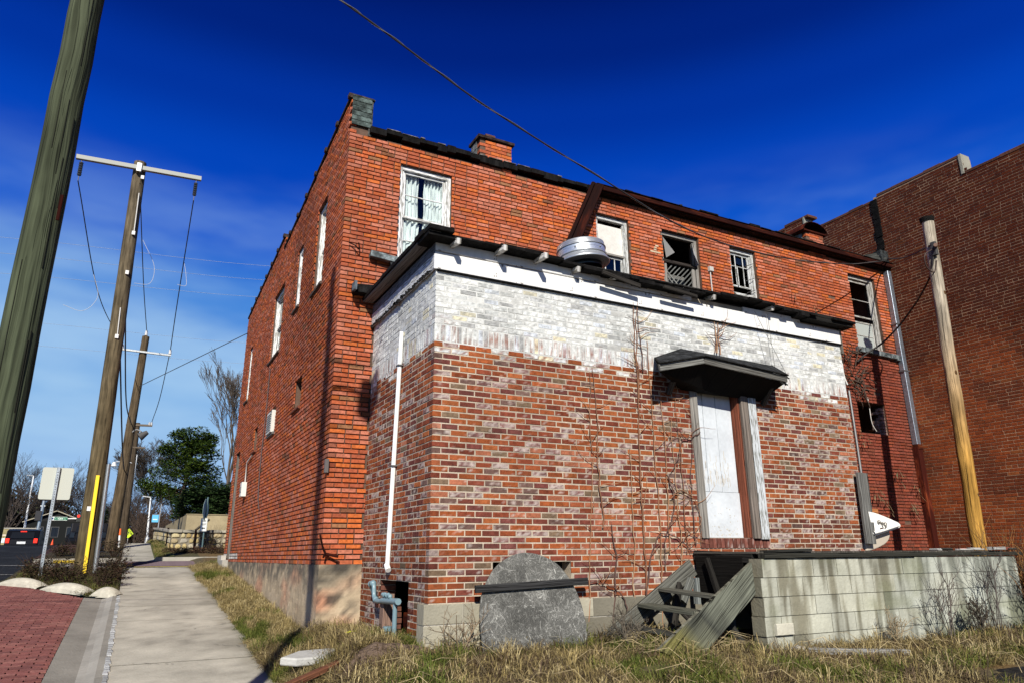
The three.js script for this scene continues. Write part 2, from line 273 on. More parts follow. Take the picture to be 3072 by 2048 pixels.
function finishBricks(root, recs, hidden) {
  for (const b of recs) { const P = (u, v) => b.f.P(u, v, 0); b.area = screenArea([P(b.u0, b.v0), P(b.u1, b.v0), P(b.u1, b.v1), P(b.u0, b.v1)]); if (hidden && hidden(b)) b.area = 0; }
  const order = recs.slice().sort((a, b) => b.area - a.area), own = new Set(order.slice(0, 300)), rest = G();
  for (const b of recs) if (own.has(b)) { const g = G(); emitBrick(g, b, true); g.build('brick', M.brick, b.wall); } else emitBrick(rest, b, b.area > 2e-4);
  const s = rest.build('brickwork', M.brick, root); s.userData.kind = 'stuff'; return s;
}

// ---------- terrain ----------
const LS = (z) => z > -31 ? -1.03 - 0.076 * (z + 10.5) : 0.528 + 0.0165 * (-31 - z);
const dip = (x, z) => smooth(-0.2, -1.8, x) * 0.031 * clamp(-31 - z, 0, 45);
function yard(x, z) { return -0.93 - 0.078 * (Math.max(z, -7.4) + 7.2) - 0.03 * smooth(7, 11, x) + 0.05 * Math.exp(-(((x - 2.2) / 0.6) ** 2 + ((z + 7.4) / 0.5) ** 2)); }
function ground(x, z) {
  const l = LS(z); let y;
  if (z > -9.7) { const t = smooth(1.45, 2.3, x); y = lerp(l, yard(x, z), t) + (x > 1.6 ? 0.05 * (fbm(x * 1.7, z * 1.7, 3, 201) - 0.5) * smooth(1.6, 2.1, x) : 0); }
  else y = x > 1.5 ? l + 0.085 * smooth(1.55, 1.9, x) : l;
  return y - dip(x, z);
}
{
  const xs = [], zs = []; for (let x = -320; x < -20; x += 20) xs.push(x); for (let x = -20; x < 1; x += 1.5) xs.push(x); for (let x = 1; x < 12; x += 0.16) xs.push(x); for (let x = 12; x < 20; x += 1) xs.push(x); for (let x = 20; x <= 320; x += 20) xs.push(x);
  for (let z = 120; z > 4; z -= 10) zs.push(z); for (let z = 2; z > -2; z -= 0.6) zs.push(z); for (let z = -2; z > -11; z -= 0.16) zs.push(z); for (let z = -11; z > -31; z -= 1) zs.push(z); for (let z = -31; z > -110; z -= 6) zs.push(z); for (let z = -110; z >= -420; z -= 30) zs.push(z);
  const g = G(), h = (x, z) => ground(x, z) - (x < 1.5 ? 0.07 : 0), col = (x, z) => { const n = fbm(x * 2.3, z * 2.3, 4, 211), m = fbm(x * 0.9, z * 0.9, 3, 215); return mix3([0.09, 0.075, 0.045], m > 0.62 ? [0.24, 0.15, 0.06] : [0.16, 0.13, 0.075], n); };
  for (let i = 0; i < xs.length - 1; i++) for (let j = 0; j < zs.length - 1; j++) { const q = [[xs[i], zs[j]], [xs[i + 1], zs[j]], [xs[i + 1], zs[j + 1]], [xs[i], zs[j + 1]]], P = q.map(([x, z]) => [x, h(x, z), z]), c = q.map(([x, z]) => col(x, z)); g.quad(P[0], P[1], P[2], P[3], c[0], null, null, null, null, c); }
  struct(g.build('ground', M.soil));
}

// ---------- the orange brick building ----------
const main = thing('brick_building', 'two storey orange brick building with pale windows and tall stepped side parapet', 'building', [2.25, -0.108, -9.67]);
const CM = 0.0666, mv = (v) => -0.108 + Math.round((v + 0.108) / CM) * CM;
const FR = frame([2.25, 0, -9.67], [1, 0, 0], [0, 0, 1]), FL = frame([2.25, 0, -9.67], [0, 0, -1], [-1, 0, 0]);
const rearW = { w1: [0.85, mv(4.36), 1.74, mv(6.04)], w2: [4.60, mv(4.36), 5.34, mv(6.04)], w3: [6.13, mv(4.36), 7.06, mv(6.02)], w4: [7.88, mv(4.36), 8.60, mv(6.02)], w5: [11.50, mv(4.34), 12.42, mv(6.06)], hole: [11.14, mv(2.44), 12.06, mv(3.08)] };
const leftW = { a: [1.29, mv(4.27), 1.98, mv(5.86)], b: [3.15, mv(4.50), 3.65, mv(5.74)], c: [4.98, mv(4.07), 6.22, mv(5.62)], d: [9.30, mv(3.92), 9.84, mv(5.38)], e: [2.28, mv(2.39), 2.86, mv(2.96)], f: [4.70, mv(2.34), 5.36, mv(2.88)], g: [6.95, mv(2.26), 7.45, mv(2.80)], door: [9.72, -0.05, 10.5, mv(2.62)] };
const leftTop = (u) => -0.09 + leftTop0(u), leftTop0 = (u) => u < 5.45 ? lerp(7.10, 6.66, smooth(0, 5.4, u) * 0.3 + 0.7 * u / 5.45) : lerp(6.97, 6.66, (u - 5.45) / 5.5);
const LEND = 10.95;
const rearWall = slab('wall', FR, [[0.024, -0.108], [12.89, -0.108], [12.89, 6.38], [0.024, 6.38]], Object.values(rearW), -0.022, 0.28, M.mortar_dark, main);
{ const o = [[0.03, -0.108], [LEND, -0.108]]; for (let u = LEND; u >= 5.45; u -= 0.5) o.push([u, leftTop(u) - 0.03]); o.push([5.45, leftTop(5.45) - 0.03]); for (let u = 5.44; u > 0.1; u -= 0.5) o.push([u, leftTop(u) - 0.03]); o.push([0.03, 6.97]); main.userData.outline = undefined; delete main.userData.outline; var leftWall = slab('wall', FL, o, Object.values(leftW), -0.022, 0.28, M.mortar_dark, main); }
const oranges = [[0.52, 0.125, 0.045], [0.48, 0.135, 0.065], [0.53, 0.19, 0.12], [0.46, 0.115, 0.05], [0.50, 0.17, 0.105], [0.56, 0.145, 0.04], [0.42, 0.11, 0.055]], browns = [[0.27, 0.11, 0.055], [0.22, 0.09, 0.05], [0.30, 0.14, 0.07]];
function mainCol(x, y, R, left) {
  let c = R() < 0.045 ? browns[Math.floor(R() * 3)] : oranges[Math.floor(R() * oranges.length)];
  c = scl(c, 0.88 + R() * 0.24);
  const n = fbm(x * 0.9, y * 0.7, 3, 301);
  if (!left) { const low = smooth(9.6, 11.5, x + (n - 0.5) * 3) * smooth(4.9, 3.6, y + (n - 0.5) * 1.4); c = mix3(c, scl([0.20, 0.048, 0.032], 0.7 + R() * 0.6), low * 0.85); const soot = smooth(10.2, 11, x) * smooth(13.4, 12, x) * smooth(2.9, 1.6, y); c = mix3(c, [0.10, 0.04, 0.028], soot * 0.5 * R()); }
  if (left) { const st = smooth(0.5, 0.75, fbm(x * 0.6 + 4, y * 0.5, 4, 310)); c = mix3(c, scl(c, 0.72), st); c = scl(c, 0.93); }
  const run = smooth(0.55, 0.72, fbm(x * 2.6 + (left ? 40 : 0), y * 0.35, 4, 305)); return mix3(scl(c, 0.92 + 0.35 * (n - 0.35)), [0.20, 0.075, 0.045], run * 0.22);
}
const recs = [];
recs.push(...layBricks(FR, { wall: rearWall, seed: 11, u0: 0, u1: 12.89, v0: -0.108, v1: 6.36, course: CM, len: 0.2105, gap: 0.0155, corner: true, parity: 0, headers: 0.07, holes: Object.values(rearW), keep: (u, v) => !(u > 0.62 && u < 7.42 && v < 3.3), color: (u, v, R) => mainCol(u + 2.25, v, R, false), drop: (u, v) => v > 6.25 && R0() < 0.3 ? 0.25 : 0.002, jit: 0.005 }));
function R0() { return 0.5; }
recs.push(...layBricks(FL, { wall: leftWall, seed: 12, u0: 0, u1: LEND, v0: -0.108, v1: 7.1, course: CM, len: 0.2105, gap: 0.0155, corner: true, parity: 1, headers: 0.02, holes: Object.values(leftW), keep: (u, v) => v < leftTop(u) - 0.035, color: (u, v, R) => { if (u > 8.2 && v < 0.12 && v > -0.02) return scl([0.62, 0.58, 0.54], 0.7 + R() * 0.4); return mainCol(u, v, R, true); }, jit: 0.006 }));
// chimneys stand on the rear wall
function chimney(x0, x1, y1, depth, cap, seed) {
  const g = G(), wall = g.box(x0 + 0.012, 6.3, -9.67 - depth, x1 - 0.012, y1, -9.682, [1, 1, 1]).build('chimney', M.mortar_dark, main), F = frame([x0, 0, -9.67], [1, 0, 0], [0, 0, 1]), FS = frame([x0, 0, -9.67], [0, 0, -1], [-1, 0, 0]);
  recs.push(...layBricks(F, { wall, seed, u0: 0, u1: x1 - x0, v0: mv(6.36), v1: y1, course: CM, len: 0.2105, gap: 0.0095, corner: true, parity: 0, color: (u, v, R) => mainCol(x0 + u, v, R, false), jit: 0.005 }));
  const s = G(); for (let k = 0; k < 3; k++) fbox(s, FS, 0.105, 6.42 + k * 0.16, 0, depth - 0.01, 6.575 + k * 0.16, 0.012 + k * 0.002, [0.30 + k * 0.02, 0.34, 0.33]); s.build('flashing', M.tar, wall);
  cap(wall);
}
chimney(4.49, 5.11, 6.90, 0.34, (w) => { const c = G(); c.box(4.45, 6.90, -10.06, 5.15, 6.955, -9.63, [0.09, 0.06, 0.055]); c.build('chimney_cap', M.tar, w); G().box(4.62, 6.955, -9.86, 4.80, 7.04, -9.70, [0.12, 0.06, 0.05]).build('pot', M.brick, w); }, 21);
chimney(12.52, 13.08, 6.88, 0.55, (w) => { const c = G(), pts = []; for (let k = 0; k <= 12; k++) { const a = Math.PI * k / 12; pts.push([12.80 + 0.40 * Math.cos(a), 6.885 + 0.24 * Math.sin(a)]); } for (let k = 0; k < 12; k++) { const [a, b] = [pts[k], pts[k + 1]]; c.quad([a[0], a[1], -9.62], [b[0], b[1], -9.62], [b[0], b[1], -10.3], [a[0], a[1], -10.3], [0.5, 0.34, 0.3]); c.quad([a[0] * 0.94 + 12.8 * 0.06, a[1] - 0.012, -10.3], [b[0] * 0.94 + 12.8 * 0.06, b[1] - 0.012, -10.3], [b[0] * 0.94 + 12.8 * 0.06, b[1] - 0.012, -9.62], [a[0] * 0.94 + 12.8 * 0.06, a[1] - 0.012, -9.62], [0.2, 0.15, 0.14]); c.quad([a[0], a[1], -9.62], [a[0] * 0.94 + 12.8 * 0.06, a[1] - 0.012, -9.62], [b[0] * 0.94 + 12.8 * 0.06, b[1] - 0.012, -9.62], [b[0], b[1], -9.62], [0.2, 0.14, 0.13]); } c.box(12.42, 6.86, -10.26, 13.16, 6.90, -9.63, [0.4, 0.3, 0.28]); c.build('chimney_cap', M.rust, w); }, 22);
finishBricks(main, recs, (b) => b.f === FR && b.u1 > 0.55 && b.u0 < 7.5 && b.v0 < 3.9);
{ // coping tiles, tarred parapet end, roof edge, hidden walls, floors
  const R = rng(5);
  for (let k = 0; k < 14; k++) { const a = k * 0.78 + 0.01, b = Math.min(LEND, a + 0.765); const step = a < 5.45 && b > 5.45; const ya = leftTop(a) - 0.03, yb = step ? leftTop(5.43) - 0.03 : leftTop(b) - 0.03, g = G(); g.beam([2.405, ya + 0.03, -9.67 - a], [2.405, yb + 0.03, -9.67 - b], 0.36, 0.05, [0.10, 0.075, 0.065]); g.beam([2.405, ya + 0.045, -9.67 - a], [2.405, ya + 0.045, -9.67 - a - 0.09], 0.41, 0.075, [0.13, 0.09, 0.08]); g.build('coping_tile', M.tar, leftWall); }
  const e = G(); for (let k = 0; k < 6; k++) e.box(2.262, 6.50 + k * 0.086, -9.668, 2.585 - (k % 2) * 0.012, 6.58 + k * 0.086, -9.655 + 0.004 * (k % 2), scl([0.15, 0.20, 0.19], 0.8 + R() * 0.5)); e.box(2.262, 7.005, -9.95, 2.62, 7.03, -9.645, [0.12, 0.13, 0.12]); e.build('flashing', M.tar, main);
  G().box(2.54, 6.36, -9.95, 2.60, 7.0, -9.67, [0.2, 0.2, 0.19]).build('flashing', M.tar, main);
  const r = G(); let x = 2.56, y = 6.47; while (x < 6.78) { const w = 0.1 + R() * 0.22, x2 = Math.min(6.80, x + w), o = 0.05 + R() * 0.05, h = 0.05 + R() * 0.06; r.box(x, y - h + 0.03, -9.9, x2, y + 0.03 + R() * 0.035, -9.67 + o, [0.016, 0.015, 0.015]); if (R() < 0.4) r.box(x, y + 0.045, -9.8, x2 - 0.03, y + 0.06, -9.67 + o + 0.012, [0.34, 0.33, 0.31]); x = x2 + 0.001; }
  r.build('roof_edge', M.tar, main);
  const b = G(); b.beam([6.80, 6.45, -9.50], [15.16, 6.45, -9.50], 0.035, 0.095, [0.30, 0.22, 0.19], [0, 1, 0]); b.build('fascia_board', M.rust, main);
  const q = G(); q.box(6.80, 6.385, -9.9, 15.16, 6.40, -9.52, [0.03, 0.022, 0.02]); x = 6.78; while (x < 15.16) { const x2 = Math.min(15.17, x + 0.15 + R() * 0.5); q.box(x, 6.498 + R() * 0.006, -9.9, x2, 6.512 + R() * R() * 0.05, -9.48 + R() * 0.03, [0.02, 0.017, 0.016]); x = x2; } q.build('roof_edge', M.tar, main);
  G().box(2.56, 6.40, -20.3, 15.1, 6.46, -9.85, [0.06, 0.06, 0.06]).build('roof', M.tar, main);
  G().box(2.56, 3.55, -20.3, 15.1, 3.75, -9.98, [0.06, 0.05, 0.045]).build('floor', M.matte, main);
  const h = G(); h.box(14.9, -0.6, -20.3, 15.13, 6.4, -9.96, [0.3, 0.1, 0.06]); h.box(2.55, -0.6, -20.6, 15.13, 6.6, -20.3, [0.3, 0.1, 0.06]); h.build('wall', M.brick, main);
  // inside partitions so that the rooms are dark
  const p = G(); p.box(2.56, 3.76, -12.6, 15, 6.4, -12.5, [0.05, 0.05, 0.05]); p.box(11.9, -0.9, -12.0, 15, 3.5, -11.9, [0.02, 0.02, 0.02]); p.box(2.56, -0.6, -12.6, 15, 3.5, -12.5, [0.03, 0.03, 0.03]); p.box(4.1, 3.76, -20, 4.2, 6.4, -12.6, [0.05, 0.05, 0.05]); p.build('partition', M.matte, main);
  // vent stub on the roof
  G().tube([[9.02, 6.4, -9.78], [9.0, 6.72, -9.78]], 0.05, 10, [0.06, 0.07, 0.06], { caps: true }).build('vent_stub', M.tar, main);
  // small dark flue behind the side parapet and the raised parapet block
  G().box(2.40, 6.5, -13.25, 2.68, 7.02, -12.95, [0.10, 0.09, 0.085]).build('flue', M.tar, main);
}
// 
{ // concrete base below the side wall: stained, pitted
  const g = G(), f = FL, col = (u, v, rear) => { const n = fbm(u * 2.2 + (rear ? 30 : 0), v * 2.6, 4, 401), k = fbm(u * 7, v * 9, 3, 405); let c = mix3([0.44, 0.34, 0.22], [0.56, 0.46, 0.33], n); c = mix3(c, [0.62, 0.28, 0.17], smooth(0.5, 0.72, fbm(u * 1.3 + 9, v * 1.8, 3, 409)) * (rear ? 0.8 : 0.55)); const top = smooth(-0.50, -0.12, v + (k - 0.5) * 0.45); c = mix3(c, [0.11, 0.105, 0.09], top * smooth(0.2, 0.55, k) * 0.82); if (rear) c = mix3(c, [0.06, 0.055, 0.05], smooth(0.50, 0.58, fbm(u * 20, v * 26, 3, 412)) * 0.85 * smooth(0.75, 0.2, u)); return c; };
  const panel = (F, u0, u1, rear) => { const n = Math.round((u1 - u0) / 0.07); for (let i = 0; i < n; i++) for (let j = 0; j < 15; j++) { const q = [[i, j], [i + 1, j], [i + 1, j + 1], [i, j + 1]].map(([a, b]) => [lerp(u0, u1, a / n), lerp(-1.1, -0.1, b / 15)]), k = (u, v) => (u <= 0.001 || u >= u1 - 0.001) ? 0.03 : 0.03 + 0.014 * (fbm(u * 9 + (rear ? 50 : 0), v * 9, 3, 420) - 0.5) - 0.010 * smooth(0.6, 0.7, fbm(u * 18, v * 18, 2, 424)); fq(g, F, ...q.map(([u, v]) => F.P(u, v, k(u, v))), [1, 1, 1], q.map(([u, v]) => col(u, v, rear))); } };
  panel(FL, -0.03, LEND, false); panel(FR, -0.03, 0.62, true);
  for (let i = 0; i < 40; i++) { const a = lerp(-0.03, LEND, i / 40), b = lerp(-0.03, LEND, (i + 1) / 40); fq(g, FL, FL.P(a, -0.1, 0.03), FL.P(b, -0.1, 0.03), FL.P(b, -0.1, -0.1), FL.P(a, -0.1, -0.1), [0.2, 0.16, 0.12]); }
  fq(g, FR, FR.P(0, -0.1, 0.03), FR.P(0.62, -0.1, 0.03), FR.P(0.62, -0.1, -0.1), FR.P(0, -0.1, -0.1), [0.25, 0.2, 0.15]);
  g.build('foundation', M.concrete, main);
  G().box(2.12, -0.9, -20.75, 2.24, 0.05, -19.9, [0.5, 0.47, 0.42]).build('foundation_pier', M.concrete, main);
}

// ---------- windows ----------
const PW = [0.66, 0.68, 0.67], OLD = [0.42, 0.40, 0.37];
function window_(f, h, o = {}) {
  const w = sub(o.name || 'window', main), [u0, v0, u1, v1] = h, r = o.recess ?? 0.09, t = o.t ?? 0.06, fm = o.mat || M.peeling_paint, pc = o.col || PW;
  const g = G(); fbox(g, f, u0, v0, -r - 0.06, u0 + t, v1, -r + 0.015, pc); fbox(g, f, u1 - t, v0, -r - 0.06, u1, v1, -r + 0.015, pc); fbox(g, f, u0 + t, v1 - t * 1.25, -r - 0.06, u1 - t, v1, -r + 0.012, pc);
  fbox(g, f, u1 - t * 1.55, v0, -r - 0.055, u1 - t - 0.003, v1 - t * 1.3, -r - 0.012, pc); fbox(g, f, u0 + t + 0.003, v0, -r - 0.055, u0 + t * 1.55, v1 - t * 1.3, -r - 0.012, pc); g.build('frame', fm, w);
  if (o.sill !== false) { const s = G(); fbox(s, f, u0 - 0.04, v0 - 0.045, -r - 0.05, u1 + 0.04, v0 + 0.003, 0.035, o.sillCol || [0.30, 0.29, 0.27]); s.build('sill', M.wood, w); }
  return { w, a: u0 + t * 1.55, b: u1 - t * 1.55, lo: v0 + 0.01, hi: v1 - t * 1.3, r, f, pc, fm };
}
function sash(W, v0, v1, o = {}) {
  const s = o.rail ?? 0.04, d = -W.r - (o.d ?? 0.03), g = G(), { a, b, f } = W;
  fbox(g, f, a, v0, d - 0.03, a + s, v1, d, W.pc); fbox(g, f, b - s, v0, d - 0.03, b, v1, d, W.pc); fbox(g, f, a + s, v0, d - 0.03, b - s, v0 + s, d - 0.001, W.pc); fbox(g, f, a + s, v1 - s, d - 0.03, b - s, v1, d - 0.001, W.pc); g.build('sash', W.fm, W.w);
  for (const m of o.h || []) fbox(G(), f, a + s, lerp(v0, v1, m) - 0.009, d - 0.025, b - s, lerp(v0, v1, m) + 0.009, d - 0.004, W.pc).build('muntin', W.fm, W.w);
  for (const m of o.v || []) fbox(G(), f, lerp(a, b, m) - 0.010, v0 + s, d - 0.024, lerp(a, b, m) + 0.010, v1 - s, d - 0.005, W.pc).build('muntin', W.fm, W.w);
  if (o.glass !== false) { const p = G(); fq(p, f, f.P(a + s, v0 + s, d - 0.015), f.P(b - s, v0 + s, d - 0.015), f.P(b - s, v1 - s, d - 0.015), f.P(a + s, v1 - s, d - 0.015), [1, 1, 1]); p.build('pane', o.mat || M.glass, W.w); }
}
function curtain(W, a, b, v0, v1, d, col, waves, hem) {
  const g = G(), n = 60, m = 8, f = W.f; const P = (i, j) => { const u = lerp(a, b, i / n), s = i / n * waves * Math.PI * 2; return f.P(u + 0.008 * Math.sin(s * 1.3 + j), lerp(v0 + (hem ? 0.02 * Math.sin(s * 0.5) : 0), v1, j / m), d + 0.028 * Math.sin(s) + 0.012 * Math.sin(s * 2.3 + 1)); };
  for (let i = 0; i < n; i++) for (let j = 0; j < m; j++) fq(g, f, P(i, j), P(i + 1, j), P(i + 1, j + 1), P(i, j + 1), col); g.build('curtain', M.curtain, W.w);
}
{ // first window: sashes, two tiers of white curtain
  const W = window_(FR, rearW.w1, { t: 0.055, col: [0.9, 0.91, 0.9], recess: 0.07 }), mid = 5.13;
  sash(W, mid, W.hi, { h: [0.5] }); sash(W, W.lo, mid + 0.03, { h: [0.5], d: 0.065 });
  const wc = [0.92, 0.93, 0.92]; curtain(W, W.a + 0.07, W.a + 0.29, 4.75, 5.97, -0.20, wc, 3, true); curtain(W, W.a + 0.38, W.b + 0.01, 5.18, 5.97, -0.20, wc, 6, true); curtain(W, W.a + 0.05, W.a + 0.31, 4.36, 5.1, -0.19, wc, 3, true); curtain(W, W.a + 0.37, W.b, 4.36, 5.25, -0.19, wc, 6, true);
}
{ // second window: plywood over the upper sash
  const W = window_(FR, rearW.w2, { recess: 0.08 }), f = FR; const b = G(); fbox(b, f, W.a, 5.30, -0.13, W.b, W.hi - 0.08, -0.11, [0.86, 0.84, 0.78], { ch: 0.002 }); b.build('plywood', M.smooth_paint, W.w);
  fbox(G(), f, W.a - 0.05, 5.26, -0.13, W.b + 0.02, 5.30, -0.085, OLD).build('rail', M.wood, W.w); sash(W, W.lo, 5.26, { v: [0.3, 0.68], d: 0.05 });
}
{ // third window: torn screen at the top, crossed lattice below
  const W = window_(FR, rearW.w3, { col: OLD, mat: M.wood }), f = FR, a = W.a, b = W.b;
  const s = G(); const sag = (t) => 0.05 * Math.sin(Math.PI * t); for (const [p, q, r2] of [[[a, 5.92, -0.10], [a + 0.10, 5.52, 0.10], [a + 0.02, 5.46, -0.06]], [[b, 5.93, -0.10], [b - 0.22, 5.56, 0.16], [b + 0.02, 5.42, 0.02]], [[b, 5.93, -0.10], [b + 0.02, 5.42, 0.02], [b + 0.03, 5.40, -0.08]]]) { const P = [p, q, r2].map((k) => f.P(...k)); s.tri(P[0], P[1], P[2], [0.30, 0.31, 0.31]); } s.build('torn_screen', M.curtain, W.w);
  fbox(G(), f, a - 0.06, 5.37, -0.12, b + 0.06, 5.43, -0.06, [0.06, 0.05, 0.045]).build('rail', M.wood, W.w);
  fbox(G(), f, a, W.lo, -0.14, a + 0.05, 5.37, -0.09, OLD).build('sash', M.wood, W.w); fbox(G(), f, b - 0.06, W.lo, -0.14, b, 5.37, -0.09, OLD).build('sash', M.wood, W.w);
  const L = 0.9, y0 = W.lo, y1 = 5.36, x0 = a + 0.05, x1 = b - 0.06;
  for (const dir of [1, -1]) for (let k = -8; k < 9; k++) { let p = x0 + k * 0.105, q = p + dir * (y1 - y0), v0 = y0, v1 = y1; const cl = (xa, ya, xb, yb, X) => ya + (yb - ya) * (X - xa) / (xb - xa); let A = [p, y0], B = [q, y1]; if (A[0] > B[0]) [A, B] = [B, A]; if (B[0] < x0 + 0.02 || A[0] > x1 - 0.02) continue; if (A[0] < x0) A = [x0, cl(A[0], A[1], B[0], B[1], x0)]; if (B[0] > x1) B = [x1, cl(A[0], A[1], B[0], B[1], x1)]; if (Math.hypot(A[0] - B[0], A[1] - B[1]) < 0.06) continue; G().beam(f.P(A[0], A[1], -0.105 - (dir > 0 ? 0.008 : 0)), f.P(B[0], B[1], -0.105 - (dir > 0 ? 0.008 : 0)), 0.007, 0.024, dir > 0 ? [0.20, 0.21, 0.20] : [0.34, 0.35, 0.33], [0, 1, 0]).build('lattice_slat', M.wood, W.w); }
  fbox(G(), f, a, W.lo, -0.42, b, 5.3, -0.40, [0.16, 0.16, 0.155]).build('blind', M.curtain, W.w);
}
{ // fourth window: broken upper panes, iron bars, a fallen stick
  const W = window_(FR, rearW.w4), f = FR; sash(W, 5.20, W.hi, { v: [0.3, 0.7], h: [0.62], glass: false }); { const p = G(); fq(p, f, f.P(W.a + 0.18, 5.72, -0.137), f.P(W.b - 0.06, 5.72, -0.137), f.P(W.b - 0.06, 5.86, -0.137), f.P(W.a + 0.18, 5.86, -0.137), [1, 1, 1]); p.build('pane', M.glass, W.w); }
  fbox(G(), f, W.a, 5.02, -0.14, W.b, 5.07, -0.10, PW).build('rail', M.peeling_paint, W.w); fbox(G(), f, W.a, W.lo, -0.16, W.b, 5.0, -0.13, [0.55, 0.58, 0.58]).build('board', M.peeling_paint, W.w);
  for (const y of [5.70, 5.38, 5.12]) G().beam(f.P(W.b - 0.2, y - 0.04, -0.06), f.P(W.b + 0.02, y + 0.05, -0.03), 0.012, 0.012, [0.04, 0.04, 0.04]).build('bar', M.plain, W.w);
  G().beam(f.P(W.b - 0.10, 4.4, -0.05), f.P(W.b - 0.10, 5.75, -0.05), 0.014, 0.014, [0.05, 0.05, 0.05]).build('bar', M.plain, W.w); G().beam(f.P(W.a + 0.16, 5.22, -0.09), f.P(W.a + 0.15, 5.62, -0.09), 0.03, 0.02, PW).build('muntin', M.peeling_paint, W.w);
  G().beam(f.P(W.a - 0.02, 5.02, -0.07), f.P(W.b + 0.02, 4.62, -0.06), 0.03, 0.045, [0.14, 0.12, 0.10]).build('stick', M.wood, W.w);
}
{ // last rear window beside the downspout
  const W = window_(FR, rearW.w5, { col: [0.5, 0.49, 0.46], sill: false }), f = FR; sash(W, 5.10, W.hi - 0.02, { h: [0.48], glass: false }); sash(W, W.lo, 5.02, { h: [0.5], d: 0.065, mat: M.dusty_glass });
  const s = G(), R = rng(8); for (let k = 0; k < 7; k++) s.box(13.62 + k * 0.215, 4.20 + R() * 0.03 - k * 0.008, -9.78, 13.83 + k * 0.215, 4.335 - R() * 0.02 - k * 0.008, -9.60 + R() * 0.03, scl([0.30, 0.35, 0.37], 0.8 + R() * 0.4)); s.build('sill', M.tar, W.w);
}
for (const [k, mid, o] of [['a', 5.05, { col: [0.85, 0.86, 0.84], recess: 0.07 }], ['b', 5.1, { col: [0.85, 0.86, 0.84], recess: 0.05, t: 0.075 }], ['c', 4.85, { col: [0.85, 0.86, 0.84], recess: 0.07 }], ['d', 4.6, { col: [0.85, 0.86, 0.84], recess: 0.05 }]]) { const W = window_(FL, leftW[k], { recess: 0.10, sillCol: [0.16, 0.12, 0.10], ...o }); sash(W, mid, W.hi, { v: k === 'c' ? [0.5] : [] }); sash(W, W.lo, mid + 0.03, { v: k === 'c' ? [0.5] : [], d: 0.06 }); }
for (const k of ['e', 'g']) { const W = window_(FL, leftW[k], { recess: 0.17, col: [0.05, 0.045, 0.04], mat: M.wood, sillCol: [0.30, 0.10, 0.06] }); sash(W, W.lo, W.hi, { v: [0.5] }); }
{ const W = window_(FL, leftW.f, { recess: 0.12, col: [0.2, 0.19, 0.17], mat: M.wood }), f = FL, u0 = 4.74, u1 = 5.30; const g = G(); fbox(g, f, u0, 2.36, -0.25, u1, 2.80, 0.06, [0.66, 0.66, 0.62]); g.build('air_conditioner', M.white_paint, W.w); for (let k = 0; k < 8; k++) { const s = G(); fbox(s, f, u0 + 0.04, 2.41 + k * 0.045, 0.061, u1 - 0.04, 2.43 + k * 0.045, 0.072, [0.35, 0.35, 0.33]); s.build('louvre', M.plain, W.w); } }
{ // side door near the far end
  const d = sub('door', main), f = FL, g = G(); fbox(g, f, 9.72, -0.05, -0.16, 10.5, 2.6, -0.12, [0.05, 0.055, 0.06]); g.build('door_leaf', M.white_paint, d); const t = G(); fbox(t, f, 9.72, -0.05, -0.13, 9.80, 2.6, -0.03, [0.22, 0.2, 0.18]); fbox(t, f, 10.42, -0.05, -0.13, 10.5, 2.6, -0.03, [0.22, 0.2, 0.18]); t.build('door_frame', M.wood, d); const n = G(); fbox(n, f, 9.86, 1.2, -0.12, 10.2, 1.62, -0.112, [0.6, 0.5, 0.62]); n.build('notice', M.plain, d);
  const s = G(); fbox(s, f, 9.62, -0.6, 0.03, 10.6, -0.06, 0.16, [0.44, 0.42, 0.38]); s.build('door_step', M.concrete, d);
}
{ // hole broken through the rear wall: ragged brick edge and a hanging cord
  const R = rng(31), g = G(); for (let k = 0; k < 9; k++) for (let q = 0; q < 2; q++) { const y = mv(2.44) + k * 0.0666, w = 0.05 + R() * 0.09; if (q === 1 && R() < 0.4) continue; g.box(14.31 - w - q * 0.05, y + 0.004, -9.83 - q * 0.1, 14.31, y + 0.062, -9.72 - q * 0.08, scl([0.36, 0.24, 0.20], 0.6 + R() * 0.6)); } g.build('broken_brick_edge', M.brick, rearWall);
  G().tube(spline([[13.75, 3.2, -9.66], [13.76, 2.95, -9.66], [13.74, 2.75, -9.65], [13.78, 2.6, -9.66], [13.86, 2.47, -9.65]], 16), 0.009, 6, [0.5, 0.48, 0.45]).build('cord', M.plain, main);
}
{ // downspout at the right corner: galvanised above, rusted below
  const g = G(); g.box(15.02, 2.2, -9.66, 15.15, 6.33, -9.54, [0.34, 0.40, 0.48]); g.build('downspout', M.galvanised, main); const r = G(); r.box(15.00, 0.02, -9.67, 15.16, 2.2, -9.53, [0.75, 0.55, 0.5]); r.build('downspout', M.rust, main);
  for (const y of [5.0, 3.9]) G().box(14.99, y, -9.67, 15.18, y + 0.035, -9.53, [0.30, 0.33, 0.36]).build('strap', M.galvanised, main);
  G().box(15.01, 2.14, -9.675, 15.17, 2.26, -9.522, [0.6, 0.55, 0.4]).build('collar', M.rust, main);
}
